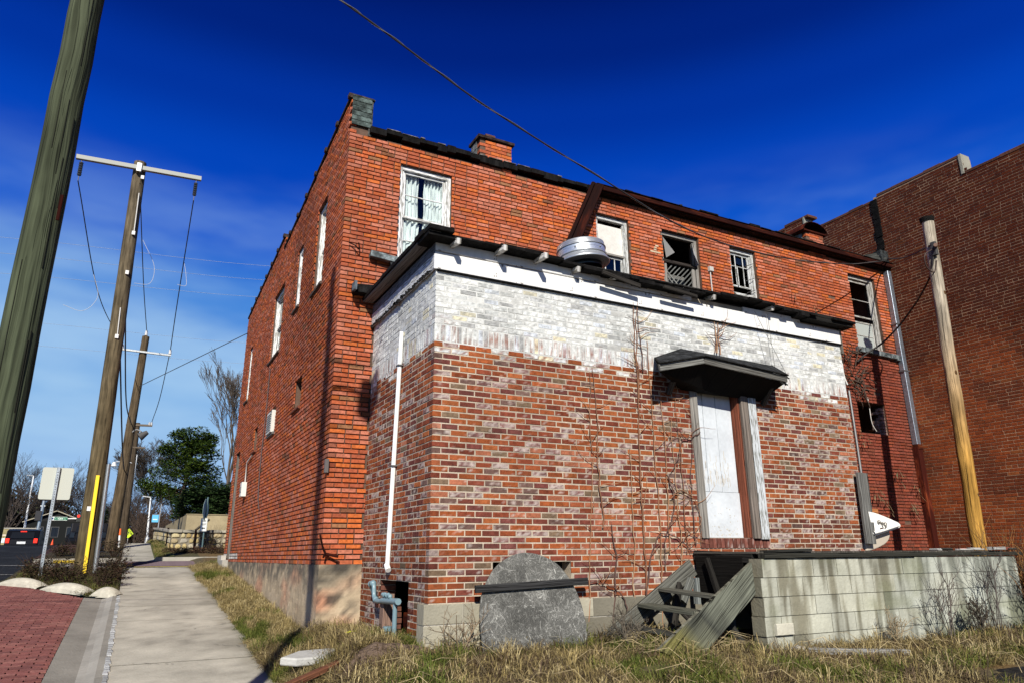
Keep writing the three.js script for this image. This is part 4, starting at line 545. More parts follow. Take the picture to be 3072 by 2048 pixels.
{ // block platform with a rotten deck
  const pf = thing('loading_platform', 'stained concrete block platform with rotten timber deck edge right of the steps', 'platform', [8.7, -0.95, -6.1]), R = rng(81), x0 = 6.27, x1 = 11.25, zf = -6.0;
  const colB = (x, r) => scl(mix3([0.33, 0.315, 0.235], [0.32, 0.345, 0.305], smooth(8.5, 10.5, x + R() * 1.5)), 0.74 + R() * 0.46);
  for (let r = 0; r < 5; r++) { const y1 = -0.062 - r * 0.203, y0 = y1 - 0.196; let x = x0 - (r > 0 ? 0.03 + 0.01 * (r % 2) : 0); for (let k = 0; x < x1; k++) { const w = Math.min(k === 0 ? (r % 2 ? 0.25 : 0.41) : 0.405, x1 - x), n = 14, m = 4, g = G(), a = x + 0.003, b = x + w - 0.004, zz = zf + (R() - 0.5) * 0.005, base = colB(x, r), s0 = R() * 90, F = frame([0, 0, zz], [1, 0, 0], [0, 0, 1]);
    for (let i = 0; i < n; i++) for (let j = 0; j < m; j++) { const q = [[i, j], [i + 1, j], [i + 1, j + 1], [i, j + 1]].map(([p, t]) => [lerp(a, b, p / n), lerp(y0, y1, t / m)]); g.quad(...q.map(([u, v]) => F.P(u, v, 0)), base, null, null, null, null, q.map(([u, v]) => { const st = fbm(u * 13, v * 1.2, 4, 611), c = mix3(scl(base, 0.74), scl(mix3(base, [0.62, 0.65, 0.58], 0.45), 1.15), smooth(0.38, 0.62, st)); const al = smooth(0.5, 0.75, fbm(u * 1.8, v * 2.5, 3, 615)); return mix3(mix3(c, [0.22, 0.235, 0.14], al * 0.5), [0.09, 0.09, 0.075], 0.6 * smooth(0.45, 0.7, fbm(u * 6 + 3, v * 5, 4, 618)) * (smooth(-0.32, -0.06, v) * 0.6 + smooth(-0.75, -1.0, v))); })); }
    const sd = scl(base, 0.85); g.quad([a, y1, zz], [b, y1, zz], [b, y1, zz - 0.19], [a, y1, zz - 0.19], sd).quad([a, y0, zz - 0.19], [a, y0, zz], [a, y1, zz], [a, y1, zz - 0.19], sd).quad([b, y0, zz], [b, y0, zz - 0.19], [b, y1, zz - 0.19], [b, y1, zz], sd).quad([a, y0, zz - 0.19], [b, y0, zz - 0.19], [b, y0, zz], [a, y0, zz], sd); g.build('block', M.concrete, pf); x += w; } }
  G().box(x0 + 0.02, -1.15, -6.185, x1 - 0.02, -0.066, -6.012, [0.17, 0.16, 0.14]).build('mortar_bed', M.concrete, pf);
  G().box(x1 - 0.2, -1.15, -9.6, x1 - 0.004, -0.066, -6.20, [0.3, 0.28, 0.24]).build('side_wall', M.concrete, pf);
  // deck edge timbers
  const dk = [0.05, 0.05, 0.042]; G().beam([6.30, -0.028, -6.02], [8.95, -0.026, -6.01], 0.10, 0.055, dk).build('edge_timber', M.wood, pf); G().beam([8.96, -0.028, -6.03], [11.4, -0.03, -6.02], 0.10, 0.05, dk).build('edge_timber', M.wood, pf); G().beam([6.45, 0.018, -6.12], [7.15, 0.035, -6.10], 0.13, 0.03, [0.05, 0.05, 0.045]).build('edge_timber', M.wood, pf);
  for (let k = 0; k < 36; k++) { const x = 6.34 + k * 0.141; if (x > x1) break; const zb = x < 9.7 ? -7.16 : -9.6, zz = -6.05 - R() * 0.12; G().beam([x + 0.066, -0.005 + R() * 0.012, zz], [x + 0.066 + (R() - 0.5) * 0.03, -0.005 + R() * 0.02, zb], 0.1405, 0.026, scl([0.12, 0.11, 0.095], 0.6 + R() * 0.7)).build('deck_board', M.wood, pf); }
  G().box(6.34, -0.10, -7.17, 9.7, -0.03, -6.2, [0.006, 0.006, 0.006]).build('added_light_stop', M.matte, pf); G().beam([6.36, -0.05, -6.2], [6.36, -0.02, -7.17], 0.05, 0.12, [0.035, 0.033, 0.03]).build('joist', M.wood, pf); G().beam([6.6, -0.115, -6.25], [9.6, -0.115, -6.25], 0.05, 0.15, [0.04, 0.035, 0.03]).build('joist', M.wood, pf);  // black sheet added under the deck to stop light leaking between the boards
  for (const [x, z, h] of [[6.45, -6.95, 0.9], [7.3, -6.6, 1.0], [6.5, -6.35, 0.95]]) G().box(x, -1.1, z, x + 0.10, -1.1 + h, z + 0.10, [0.05, 0.045, 0.04]).build('support_post', M.wood, pf);
  const ru = G(); for (let k = 0; k < 16; k++) { const x = 9.6 + R() * 1.7, z = -6.05 - R() * 0.4; ru.box(x, 0.02, z, x + 0.08 + R() * 0.3, 0.035 + R() * 0.03, z + 0.05 + R() * 0.08, [[0.6, 0.6, 0.58], [0.10, 0.09, 0.08], [0.4, 0.12, 0.08], [0.05, 0.05, 0.045]][Math.floor(R() * 4)]); } const rm = ru.build('rubble', M.wood, pf); rm.userData.kind = 'stuff';
  G().box(6.33, -0.50, -7.14, 6.345, -0.03, -6.35, [0.012, 0.011, 0.010]).build('added_dark_panel', M.wood, pf); G().beam([6.30, -0.06, -6.9], [6.26, -0.75, -6.6], 0.05, 0.07, [0.03, 0.028, 0.025]).build('support_post', M.wood, pf);  // near-black panel added below the deck edge to darken the void behind the steps
  const st = thing('wooden_stairs', 'collapsing grey timber steps with wide plank stringers below the white door', 'stairs', [5.5, -0.95, -6.6]), wg = [0.17, 0.17, 0.135];
  { const g = G(), P = [[6.20, -0.10], [6.22, -0.43], [5.28, -1.08], [4.82, -0.92]], zf2 = -6.08; const bot = P[2]; const mk = (q, z) => [q[0], q[1], z]; const L = (q) => { const dx = q[0] - 4.8, dy = q[1] + 1; return [dy * 0.75 - dx * 0.62, dx * 0.75 + dy * 0.62]; }; const n = 10; for (let i = 0; i < n; i++) { const e = (t, s) => [lerp(lerp(P[3][0], P[0][0], t), lerp(P[2][0], P[1][0], t), s), lerp(lerp(P[3][1], P[0][1], t), lerp(P[2][1], P[1][1], t), s)], q = [e(i / n, 1), e((i + 1) / n, 1), e((i + 1) / n, 0), e(i / n, 0)]; const cc = (t, s) => mix3(mix3([0.26, 0.24, 0.08], [0.23, 0.245, 0.195], smooth(0.05, 0.5, t + (fbm(t * 6, s * 4, 3, 621) - 0.5) * 0.5)), [0.09, 0.095, 0.08], smooth(0.55, 0.75, fbm(t * 9, s * 9, 3, 625))); const cs = [cc(i / n, 1), cc((i + 1) / n, 1), cc((i + 1) / n, 0), cc(i / n, 0)]; g.quad(mk(q[0], zf2), mk(q[1], zf2), mk(q[2], zf2), mk(q[3], zf2), cs[0], L(q[0]), L(q[1]), L(q[2]), L(q[3]), cs); g.quad(mk(q[3], zf2), mk(q[2], zf2), mk(q[2], zf2 - 0.045), mk(q[3], zf2 - 0.045), [0.22, 0.22, 0.17], L(q[3]), L(q[2]), L(q[2]), L(q[3])); g.quad(mk(q[1], zf2 - 0.045), mk(q[0], zf2 - 0.045), mk(q[3], zf2 - 0.045), mk(q[2], zf2 - 0.045), wg, L(q[1]), L(q[0]), L(q[3]), L(q[2])); } g.quad(mk(P[1], zf2), mk(P[1], zf2 - 0.045), mk(P[0], zf2 - 0.045), mk(P[0], zf2), wg); g.build('stringer', M.wood, st); }
  G().beam([6.22, -0.16, -7.08], [4.66, -1.08, -7.08], 0.045, 0.20, [0.19, 0.19, 0.165]).build('stringer', M.wood, st);
  G().beam([5.72, -0.405, -7.04], [5.70, -0.45, -6.13], 0.16, 0.04, [0.17, 0.17, 0.14]).build('tread', M.wood, st); G().beam([5.42, -0.57, -7.04], [5.43, -0.60, -6.13], 0.20, 0.045, [0.16, 0.165, 0.13]).build('tread', M.wood, st); G().beam([5.15, -0.78, -7.04], [5.35, -0.84, -6.3], 0.14, 0.04, [0.08, 0.08, 0.07]).build('tread', M.wood, st);
  G().beam([6.12, -0.30, -7.0], [5.95, -0.55, -6.98], 0.05, 0.10, [0.24, 0.25, 0.23]).build('cleat', M.wood, st); G().beam([6.17, -0.28, -6.98], [6.17, -0.58, -6.98], 0.05, 0.08, [0.33, 0.36, 0.35], [0, 0, 1]).build('cleat', M.wood, st);
  G().beam([5.62, -0.62, -6.6], [6.0, -1.0, -6.5], 0.05, 0.09, [0.06, 0.055, 0.05]).build('brace', M.wood, st); G().beam([6.02, -0.62, -6.45], [6.25, -1.05, -6.3], 0.05, 0.08, [0.05, 0.05, 0.045]).build('brace', M.wood, st); G().beam([5.55, -0.70, -6.3], [5.9, -1.05, -6.75], 0.05, 0.12, [0.05, 0.045, 0.04]).build('brace', M.wood, st); G().beam([5.3, -0.95, -6.2], [6.1, -0.9, -6.9], 0.04, 0.10, [0.06, 0.055, 0.048]).build('brace', M.wood, st); G().beam([4.75, -0.98, -6.95], [5.5, -1.02, -6.35], 0.05, 0.09, [0.05, 0.048, 0.04]).build('brace', M.wood, st); G().beam([5.95, -0.35, -7.02], [5.6, -0.95, -6.8], 0.045, 0.10, [0.05, 0.046, 0.04]).build('brace', M.wood, st); G().beam([5.1, -0.85, -6.9], [5.3, -1.1, -6.3], 0.05, 0.09, [0.05, 0.05, 0.045]).build('brace', M.wood, st);
  tag(G().box(6.62, -1.1, -7.12, 6.80, -0.44, -7.02, [0.62, 0.66, 0.66]).build('white_pier', M.concrete), 'pale concrete pier seen through the steps under the dark landing', 'pier');
  tag(G().beam([5.75, -1.08, -6.55], [6.02, -0.62, -6.75], 0.02, 0.36, [0.5, 0.48, 0.40], [0.5, 0.7, 0.2]).build('broken_slab', M.concrete), 'pale broken slab leaning behind the lower tread of the timber steps', 'slab');
}
{ // sink, its broken pedestal, plank
  const s = thing('corner_sink', 'white porcelain corner sink propped on its side on the platform by the annex corner', 'sink', [9.95, 0.2, -7.05]);
  const sh = new THREE.Shape(); sh.moveTo(9.69, 0.575); sh.bezierCurveTo(9.95, 0.545, 10.2, 0.46, 10.33, 0.425); sh.bezierCurveTo(10.39, 0.40, 10.39, 0.375, 10.33, 0.36); sh.lineTo(9.72, 0.235); sh.closePath();
  const e = (d, bs) => new THREE.ExtrudeGeometry(sh, { depth: d, bevelEnabled: true, bevelSize: bs, bevelThickness: bs, bevelSegments: 4, curveSegments: 16 });
  G().geo(e(0.05, 0.012), [0.80, 0.79, 0.75], new THREE.Matrix4().makeTranslation(0, 0, -7.14)).build('slab', M.porcelain, s);
  G().tube(spline([[9.705, 0.275, -7.055], [9.9, 0.31, -7.05], [10.15, 0.362, -7.05], [10.30, 0.392, -7.05]], 20), 0.022, 10, [0.82, 0.81, 0.77]).build('rim', M.porcelain, s);
  const f = sub('faucet', s), ch = [0.42, 0.40, 0.36]; G().tube([[9.86, 0.43, -7.08], [10.0, 0.40, -7.08]], 0.018, 10, ch, { caps: true }).build('bar', M.galvanised, f); for (const [x, y] of [[9.86, 0.435], [10.0, 0.405]]) G().geo(new THREE.SphereGeometry(0.026, 10, 8), ch, new THREE.Matrix4().makeTranslation(x, y, -7.06)).build('handle', M.galvanised, f); G().tube(spline([[9.93, 0.42, -7.06], [9.935, 0.39, -7.01], [9.94, 0.345, -7.02]], 8), 0.014, 8, ch).build('spout', M.galvanised, f); for (const x of [9.91, 9.955]) G().geo(new THREE.SphereGeometry(0.022, 10, 8), [0.35, 0.20, 0.12], new THREE.Matrix4().makeTranslation(x, 0.33, -7.075)).build('rusty_washer', M.rust, f);
  const bs = new THREE.Shape(); bs.moveTo(9.68, 0.24); bs.lineTo(10.22, 0.32); bs.bezierCurveTo(10.24, 0.20, 10.12, 0.14, 10.02, 0.11); bs.bezierCurveTo(9.9, 0.07, 9.75, 0.04, 9.66, 0.03); bs.closePath(); G().geo(new THREE.ExtrudeGeometry(bs, { depth: 0.16, bevelEnabled: true, bevelSize: 0.02, bevelThickness: 0.03, bevelSegments: 3 }), [0.50, 0.44, 0.36], new THREE.Matrix4().makeTranslation(0, 0, -7.36)).build('bowl', M.white_paint, s);
  tag(G().beam([9.66, 0.12, -7.10], [9.70, 1.15, -7.11], 0.20, 0.05, [0.22, 0.22, 0.21], [0, 0, 1], { w2: 0.22 }).build('upright_plank', M.wood), 'grey weathered plank standing upright between annex corner and white sink', 'plank');
  tag(G().box(10.05, 0.50, -7.75, 10.5, 0.66, -7.5, [0.55, 0.22, 0.08]).build('orange_timber', M.wood), 'short orange timber piece behind the white sink', 'board');
}
// vines: bare runners climbing the front wall
{ const R = rng(91);
  const runner = (g, x, y0, y1, r0, sway, col) => { const pts = []; let px = x, n = Math.max(4, Math.round((y1 - y0) / 0.12)); for (let i = 0; i <= n; i++) { px += (R() - 0.5) * sway; pts.push([px, lerp(y0, y1, i / n), -7.19 + 0.012 + R() * 0.012]); } g.tube(spline(pts, n * 3), (t) => r0 * (1 - 0.72 * t) + 0.0016, 5, col); return pts; };
  const twig = (g, p, L, col, dir) => { const a = dir ?? (R() < 0.5 ? R() * 1.1 : Math.PI - R() * 1.1), q = [p]; let x = p[0], y = p[1], b = a; for (let k = 0; k < 5; k++) { b += (R() - 0.5) * 0.7; x += Math.cos(b) * L / 5; y += Math.sin(b) * L / 5; q.push([x, y, p[2] + 0.01 * R()]); } g.tube(spline(q, 12), (t) => 0.0042 * (1 - t) + 0.0014, 4, col); };
  const cols = [[0.20, 0.10, 0.06], [0.30, 0.16, 0.09], [0.10, 0.06, 0.05], [0.36, 0.22, 0.13]];
  const vine = (list, label) => { const g = G(); for (const [x, y0, y1, r, sw, c, tw] of list) { const pts = runner(g, x, y0, y1, r, sw, cols[c]); for (let k = 0; k < tw; k++) twig(g, pts[1 + Math.floor(R() * (pts.length - 2))], 0.12 + R() * 0.35, cols[Math.floor(R() * 4)]); } const t = thing('climbing_vine', label, 'vine', [list[0][0], -0.9, -7.18]); g.build('stems', M.matte, t); };
  vine([[5.55, -0.9, 3.25, 0.011, 0.035, 0, 12], [5.78, -0.9, 2.75, 0.007, 0.03, 1, 5], [5.62, 1.9, 3.3, 0.008, 0.05, 0, 8], [5.72, 2.3, 3.2, 0.007, 0.05, 2, 6]], 'tall bare vine climbing past the canopy to the white fascia');
  vine([[5.05, -0.9, 0.35, 0.013, 0.07, 2, 4], [4.95, 0.3, 2.25, 0.008, 0.05, 0, 7], [4.72, -0.9, 1.1, 0.006, 0.04, 1, 4], [4.85, 1.2, 2.2, 0.006, 0.05, 0, 4]], 'bare vine on the left climbing mid wall between round topped board and steps');
  vine([[5.95, 0.0, 2.1, 0.007, 0.03, 1, 6], [6.1, -0.2, 1.7, 0.006, 0.05, 3, 8], [6.25, 0.0, 2.1, 0.006, 0.04, 0, 5], [6.38, 0.1, 1.9, 0.006, 0.06, 2, 8], [5.4, -0.8, 1.3, 0.006, 0.05, 3, 5]], 'tangled bare vine against the grey left door post');
  vine([[7.05, 2.72, 3.22, 0.009, 0.03, 3, 7], [7.1, 2.7, 3.3, 0.007, 0.04, 1, 6], [7.0, 2.72, 3.05, 0.006, 0.05, 0, 3]], 'short brown vine rising above the door canopy');
  { const g = G(), wob = (L, r, c) => { const q = spline(L, 26).map((p, i) => [p[0] + (R() - 0.5) * 0.028, p[1] + (R() - 0.5) * 0.028, p[2] + (R() - 0.5) * 0.01]); g.tube(spline(q, 40), (t) => r * (1 - 0.5 * t), 5, c); for (let k = 0; k < 3; k++) twig(g, q[4 + Math.floor(R() * 20)], 0.2 + R() * 0.25, cols[Math.floor(R() * 4)]); };
    wob([[6.62, 1.55, -7.17], [6.42, 1.47, -7.16], [6.28, 1.42, -7.16], [6.2, 1.2, -7.16], [6.05, 1.0, -7.17]], 0.009, cols[2]); wob([[5.98, 0.98, -7.17], [6.08, 0.7, -7.16], [6.02, 0.42, -7.16], [5.9, 0.18, -7.16], [5.86, -0.2, -7.17]], 0.010, cols[2]); wob([[6.04, 0.68, -7.16], [6.2, 0.78, -7.15], [6.42, 0.66, -7.16], [6.5, 0.45, -7.17], [6.47, 0.1, -7.17]], 0.007, cols[0]); wob([[5.5, -0.85, -7.15], [5.58, -0.3, -7.16], [5.74, 0.14, -7.16], [5.86, 0.24, -7.16], [6.2, 0.12, -7.16], [6.3, 0.0, -7.16]], 0.010, cols[2]); wob([[5.28, -0.85, -7.13], [5.2, -0.5, -7.14], [5.02, -0.34, -7.15], [4.84, -0.30, -7.16]], 0.009, cols[2]); wob([[6.1, 0.1, -7.15], [6.3, 0.28, -7.14], [6.5, 0.2, -7.16]], 0.006, cols[0]);
    const t = thing('climbing_vine', 'thick dark woody vine looping beside the door and down behind the steps', 'vine', [5.5, -0.9, -7.15]); g.build('stems', M.matte, t); }
  { const g = G(); for (let k = 0; k < 60; k++) { const x = 13.0 + (R() - 0.3) * 1.0, y = 3.2 + R() * 1.0; const q = [[x, y, -9.62]]; let a = R() * 6.28, X = x, Y = y; for (let i = 0; i < 5; i++) { a += (R() - 0.5) * 1.4; X += Math.cos(a) * 0.09; Y += Math.sin(a) * 0.09; q.push([X, Y, -9.62 + R() * 0.08]); } g.tube(spline(q, 10), 0.006 + R() * 0.008, 4, [0.07, 0.05, 0.04]); } const t = thing('climbing_vine', 'dark matted dead vine below the last rear window right of the annex', 'vine', [13.2, 3.2, -9.62]); g.build('stems', M.matte, t); }
  { const g = G(); for (const [x, y, n] of [[12.4, 5.1, 10], [11.9, 5.25, 8], [12.1, 4.6, 9], [13.4, 2.35, 14], [14.3, 1.6, 18], [13.6, 1.2, 14], [14.6, 0.9, 20], [13.9, 0.9, 14], [14.9, 1.3, 12], [12.9, 4.0, 12], [13.1, 3.6, 10]]) for (let k = 0; k < n; k++) { const a = -1.57 + (R() - 0.5) * 2.4, L = 0.08 + R() * 0.16, X = x + (R() - 0.5) * 0.25, Y = y + (R() - 0.5) * 0.3; const P = [X, Y, -9.64], Q = [X + Math.cos(a) * L, Y + Math.sin(a) * L, -9.56 + R() * 0.05]; g.tri(P, [Q[0] + 0.012, Q[1], Q[2]], [Q[0] - 0.012, Q[1] + 0.01, Q[2]], R() < 0.5 ? [0.22, 0.17, 0.10] : [0.13, 0.15, 0.09]); } tag(g.build('wall_weeds', M.leaf), 'dry weeds growing out of the brick joints right of the annex', 'weeds').userData.kind = 'stuff'; }
}

// ---------- the dark brick neighbour ----------
const nb = thing('neighbour_building', 'tall dark red brick side wall of the neighbouring building at the right', 'building', [15.2, -0.9, -9]);
const FN = frame([15.2, 0, 6], [0, 0, -1], [-1, 0, 0]);
const nTop = (u) => { const z = 6 - u; return z > -7.55 ? 7.93 : z > -9.7 ? 8.37 : z > -11.45 ? 8.27 : z > -11.75 ? 8.27 : z > -12.4 ? 8.74 : 8.68; };
{
  const o = [[0, -1.2], [26, -1.2], [26, 8.6], [18.42, 8.6], [18.42, 8.72], [17.75, 8.72], [17.75, 8.25], [15.7, 8.25], [15.7, 8.35], [13.55, 8.35], [13.55, 7.91], [0, 7.91]];
  const wall = slab('wall', FN, o, [], -0.005, 0.35, M.mortar_tan, nb), R0 = rng(700);
  const col = (u, v, R) => { const z = 6 - u, n = fbm(u * 0.5, v * 0.6, 4, 701), m = fbm(u * 1.6 + 9, v * 1.6, 3, 705); let c = R() < 0.5 ? [0.20, 0.045, 0.02] : R() < 0.5 ? [0.25, 0.062, 0.024] : [0.14, 0.036, 0.022]; if (R() < 0.07) c = [0.27, 0.10, 0.04]; if (R() < 0.06) c = [0.09, 0.035, 0.03]; c = scl(c, 0.8 + R() * 0.4); const up = smooth(3.4, 4.4, v + (n - 0.5) * 1.2); c = mix3(mix3(c, [0.34, 0.10, 0.032], 0.4), mix3(c, [0.075, 0.020, 0.010], 0.75), up); c = mix3(c, [0.085, 0.028, 0.02], smooth(0.55, 0.7, m) * 0.55); return scl([c[0], c[1] * 0.86, c[2] * 0.7], 0.86 + 0.5 * (fbm(u * 0.35 + 3, v * 0.12, 3, 709) - 0.5)); };
  const r = layBricks(FN, { wall, seed: 71, u0: 0.2, u1: 20, v0: -0.6, v1: 8.8, course: 0.0675, len: 0.213, gap: 0.0095, headers: 0.03, headerRow: true, keep: (u, v) => v < nTop(u) - 0.03 && !(u > 15.98 && v < 6.3 && u < 25), color: col, jit: 0.004, back: 0.008, });
  finishBricks(nb, r, (b) => b.u0 > 15.5 && b.v0 < 6.6);
  const R = rng(72), c = G(); for (let u = 0; u < 19; u += 0.4) { const t = nTop(u + 0.2); c.box(15.19, t - 0.03, 6 - u - 0.396, 15.56, t + 0.03 + R() * 0.02, 6 - u, scl([0.11, 0.05, 0.035], 0.7 + R() * 0.5)); } c.build('coping', M.brick, nb);
  G().box(15.18, 7.92, -7.60, 15.5, 8.40, -7.53, [0.34, 0.33, 0.27]).build('parapet_end', M.concrete, nb); G().box(15.18, 8.25, -11.78, 15.5, 8.75, -11.72, [0.30, 0.30, 0.26]).build('parapet_end', M.concrete, nb);
  const k = G(); let y = 6.5; while (y < 8.2) { const h = 0.1 + R() * 0.16; k.box(15.185 - R() * 0.02, y, -9.76 - R() * 0.03, 15.20, y + h + 0.01, -9.63 + R() * 0.03, [0.012, 0.011, 0.011]); y += h; } k.build('tar_strip', M.tar, nb);
  G().box(15.5, -1, -20, 24, 7.5, 6, [0.12, 0.05, 0.04]).build('building_body', M.brick, nb);
  const j = thing('roof_debris', 'dark broken timbers heaped at the roof corner where both buildings meet', 'debris', [14.9, 6.55, -9.6]); for (let q = 0; q < 7; q++) G().beam([14.2 + R() * 0.5, 6.55 + R() * 0.1, -9.7], [15.0 + R() * 0.15, 6.62 + R() * 0.25, -9.55 - R() * 0.2], 0.06, 0.05 + R() * 0.05, [0.08, 0.085, 0.08]).build('timber', M.wood, j); G().box(14.9, 6.52, -9.75, 15.17, 6.85, -9.55, [0.07, 0.08, 0.085]).build('tin', M.tar, j);
}
const CAB = [[-8.50, 7.92, -3.37], [-2.69, 6.17, -4.88], [1.18, 5.32, -5.88], [1.57, 5.25, -5.98], [2.10, 5.15, -6.12], [2.77, 5.02, -6.30], [3.73, 4.91, -6.55], [4.97, 4.81, -6.87], [6.68, 4.68, -7.31], [8.35, 4.83, -7.75], [10.68, 5.28, -8.35], [12.92, 5.87, -8.93], [15.05, 6.58, -9.50]];
{ // service pole with its wires
  const p = thing('service_pole', 'slim yellow timber service pole with peeled grey top before the dark brick wall', 'utility pole', [12.84, -0.9, -7.4]), R = rng(73), pts = []; for (let i = 0; i <= 14; i++) pts.push([lerp(12.80, 13.21, i / 14) + (R() - 0.5) * 0.012, lerp(-0.95, 6.26, i / 14), -7.4 + (R() - 0.5) * 0.012]);
  G().tube(pts, (t) => 0.125 - 0.02 * t + 0.004 * Math.sin(t * 40), 20, (t) => mix3([0.66, 0.36, 0.08], [0.60, 0.53, 0.42], smooth(0.3, 0.8, t)), { caps: true, v0: 0.4 }).build('pole', M.pole_wood, p);
  G().geo(new THREE.CylinderGeometry(0.135, 0.12, 0.09, 14), [0.03, 0.028, 0.026], new THREE.Matrix4().makeTranslation(13.2, 6.27, -7.4)).build('tarred_cap', M.tar, p);
  const kn = G(); for (const [t, a] of [[0.15, 1.9], [0.3, 2.2], [0.5, 1.2], [0.62, 2.3], [0.75, 1.6], [0.9, 2.0]]) kn.geo(new THREE.SphereGeometry(0.03, 8, 6), [0.20, 0.11, 0.05], new THREE.Matrix4().makeScale(1, 1.5, 0.7).setPosition(lerp(12.84, 13.21, t) - 0.10 * Math.cos(a) * 0.8, lerp(0, 6.26, t), -7.4 + 0.105 * Math.sin(a))); kn.build('knot', M.pole_wood, p);
  G().box(13.02, 5.45, -7.34, 13.09, 5.72, -7.24, [0.04, 0.04, 0.04]).build('bracket', M.plain, p); G().tube([[13.05, 5.62, -7.25], [12.93, 5.60, -7.18]], 0.035, 10, [0.2, 0.12, 0.08], { caps: true }).build('insulator', M.porcelain, p);
  const w = (name, pts, n, r, col, label) => tag(G().tube(spline(pts, n), r, 6, col).build(name, M.plain), label, 'cable');
  w('cable', [[13.05, 5.61, -7.28], [13.08, 5.15, -7.45], [13.45, 4.97, -7.9], [13.78, 4.88, -8.3], [14.05, 4.62, -8.9], [14.05, 4.38, -9.3], [13.78, 4.14, -9.58], [13.5, 3.95, -9.6]], 50, 0.02, [0.014, 0.012, 0.012], 'thick black cable drooping from the yellow pole to the last rear window sill');
  w('cable', [[13.02, 5.67, -7.3], [13.4, 5.78, -7.9], [13.9, 6.02, -8.5], [14.6, 6.42, -9.2], [15.05, 6.60, -9.5]], 30, 0.016, [0.06, 0.055, 0.05], 'twisted service wire from the yellow pole up to the roof corner debris');
  w('cable', [[13.02, 5.58, -7.28], [12.72, 5.38, -7.3], [12.8, 5.18, -7.35], [13.02, 5.12, -7.35], [13.08, 5.35, -7.3]], 24, 0.012, [0.05, 0.03, 0.025], 'loose wire loop hanging on the yellow pole');
  w('cable', CAB, 140, 0.0105, [0.02, 0.02, 0.022], 'long black overhead cable sweeping down across the sky to the roof corner');
  const g = G(), L = spline(CAB, 420); g.tube(L.map((q, i) => [q[0] + 0.004 * Math.cos(i * 0.16), q[1] + 0.011 * Math.sin(i * 0.16) + 0.003, q[2] + 0.010 * Math.cos(i * 0.16)]), 0.0048, 5, [0.45, 0.45, 0.45]); tag(g.build('messenger_wire', M.galvanised), 'bare bright support wire twisted round the long black overhead cable', 'cable');
  for (const [a, b, lb] of [[[7.85, 3.45, -7.13], [7.98, 2.3, -6.75], 'thin guy wire from the fascia to the right end of the door canopy'], [[8.1, 3.44, -7.12], [8.12, 2.05, -7.1], 'thin dangling wire beside the canopy end against the white bricks']]) tag(G().tube([a, b], 0.0035, 4, [0.03, 0.03, 0.03]).build('thin_wire', M.plain), lb, 'wire');
}
// ---------- utility poles and street ----------
function pole(name, label, x0, z0, y0, x1, z1, y1, r0, r1, col, n = 20) { const p = thing(name, label, 'utility pole', [x0, y0, z0]), R = rng(Math.floor(x0 * 100 + z0 * 7 + 5000)), pts = []; for (let i = 0; i <= n; i++) pts.push([lerp(x0, x1, i / n) + (R() - 0.5) * 0.006, lerp(y0 - 0.3, y1, i / n), lerp(z0, z1, i / n) + (R() - 0.5) * 0.006]); G().tube(pts, (t) => lerp(r0, r1, t), 28, col, { caps: true, uw: 1 }).build('pole', M.pole_wood, p); return p; }
{
  const p = pole('utility_pole', 'large green grey timber pole close by at the left edge', -0.585, -3.96, LS(-3.96), -0.60, -3.96, 8.6, 0.086, 0.070, (t) => mix3([0.085, 0.105, 0.062], [0.125, 0.14, 0.088], t), 40);
  const ch = G(), R = rng(74); for (let k = 0; k < 10; k++) { const y = R() * 4, a = R() * 2.6 + 0.2, r = 0.083 - 0.0018 * y; ch.beam([-0.587 + r * Math.cos(a) * 1.0, y, -3.96 + r * Math.sin(a)], [-0.589 + r * Math.cos(a + 0.03), y + 0.3 + R() * 0.5, -3.96 + r * Math.sin(a + 0.03)], 0.006, 0.004, [0.015, 0.016, 0.012]); } ch.build('crack', M.matte, p);
  G().box(-0.53, 1.62, -3.897, -0.515, 1.76, -3.887, [0.3, 0.10, 0.03]).build('rust_stain', M.rust, p);
  G().tube(spline([[-0.6, 6.25, -3.96], [-0.3, 6.4, -3.9], [-0.05, 6.42, -3.8]], 10), 0.03, 8, [0.4, 0.4, 0.4]).build('lamp_arm', M.galvanised, p); G().geo(new THREE.CylinderGeometry(0.13, 0.17, 0.42, 16), [0.4, 0.41, 0.42], new THREE.Matrix4().makeTranslation(0.06, 6.36, -3.75)).build('lamp_head', M.galvanised, p);
}
const poleCol = [0.17, 0.125, 0.075];
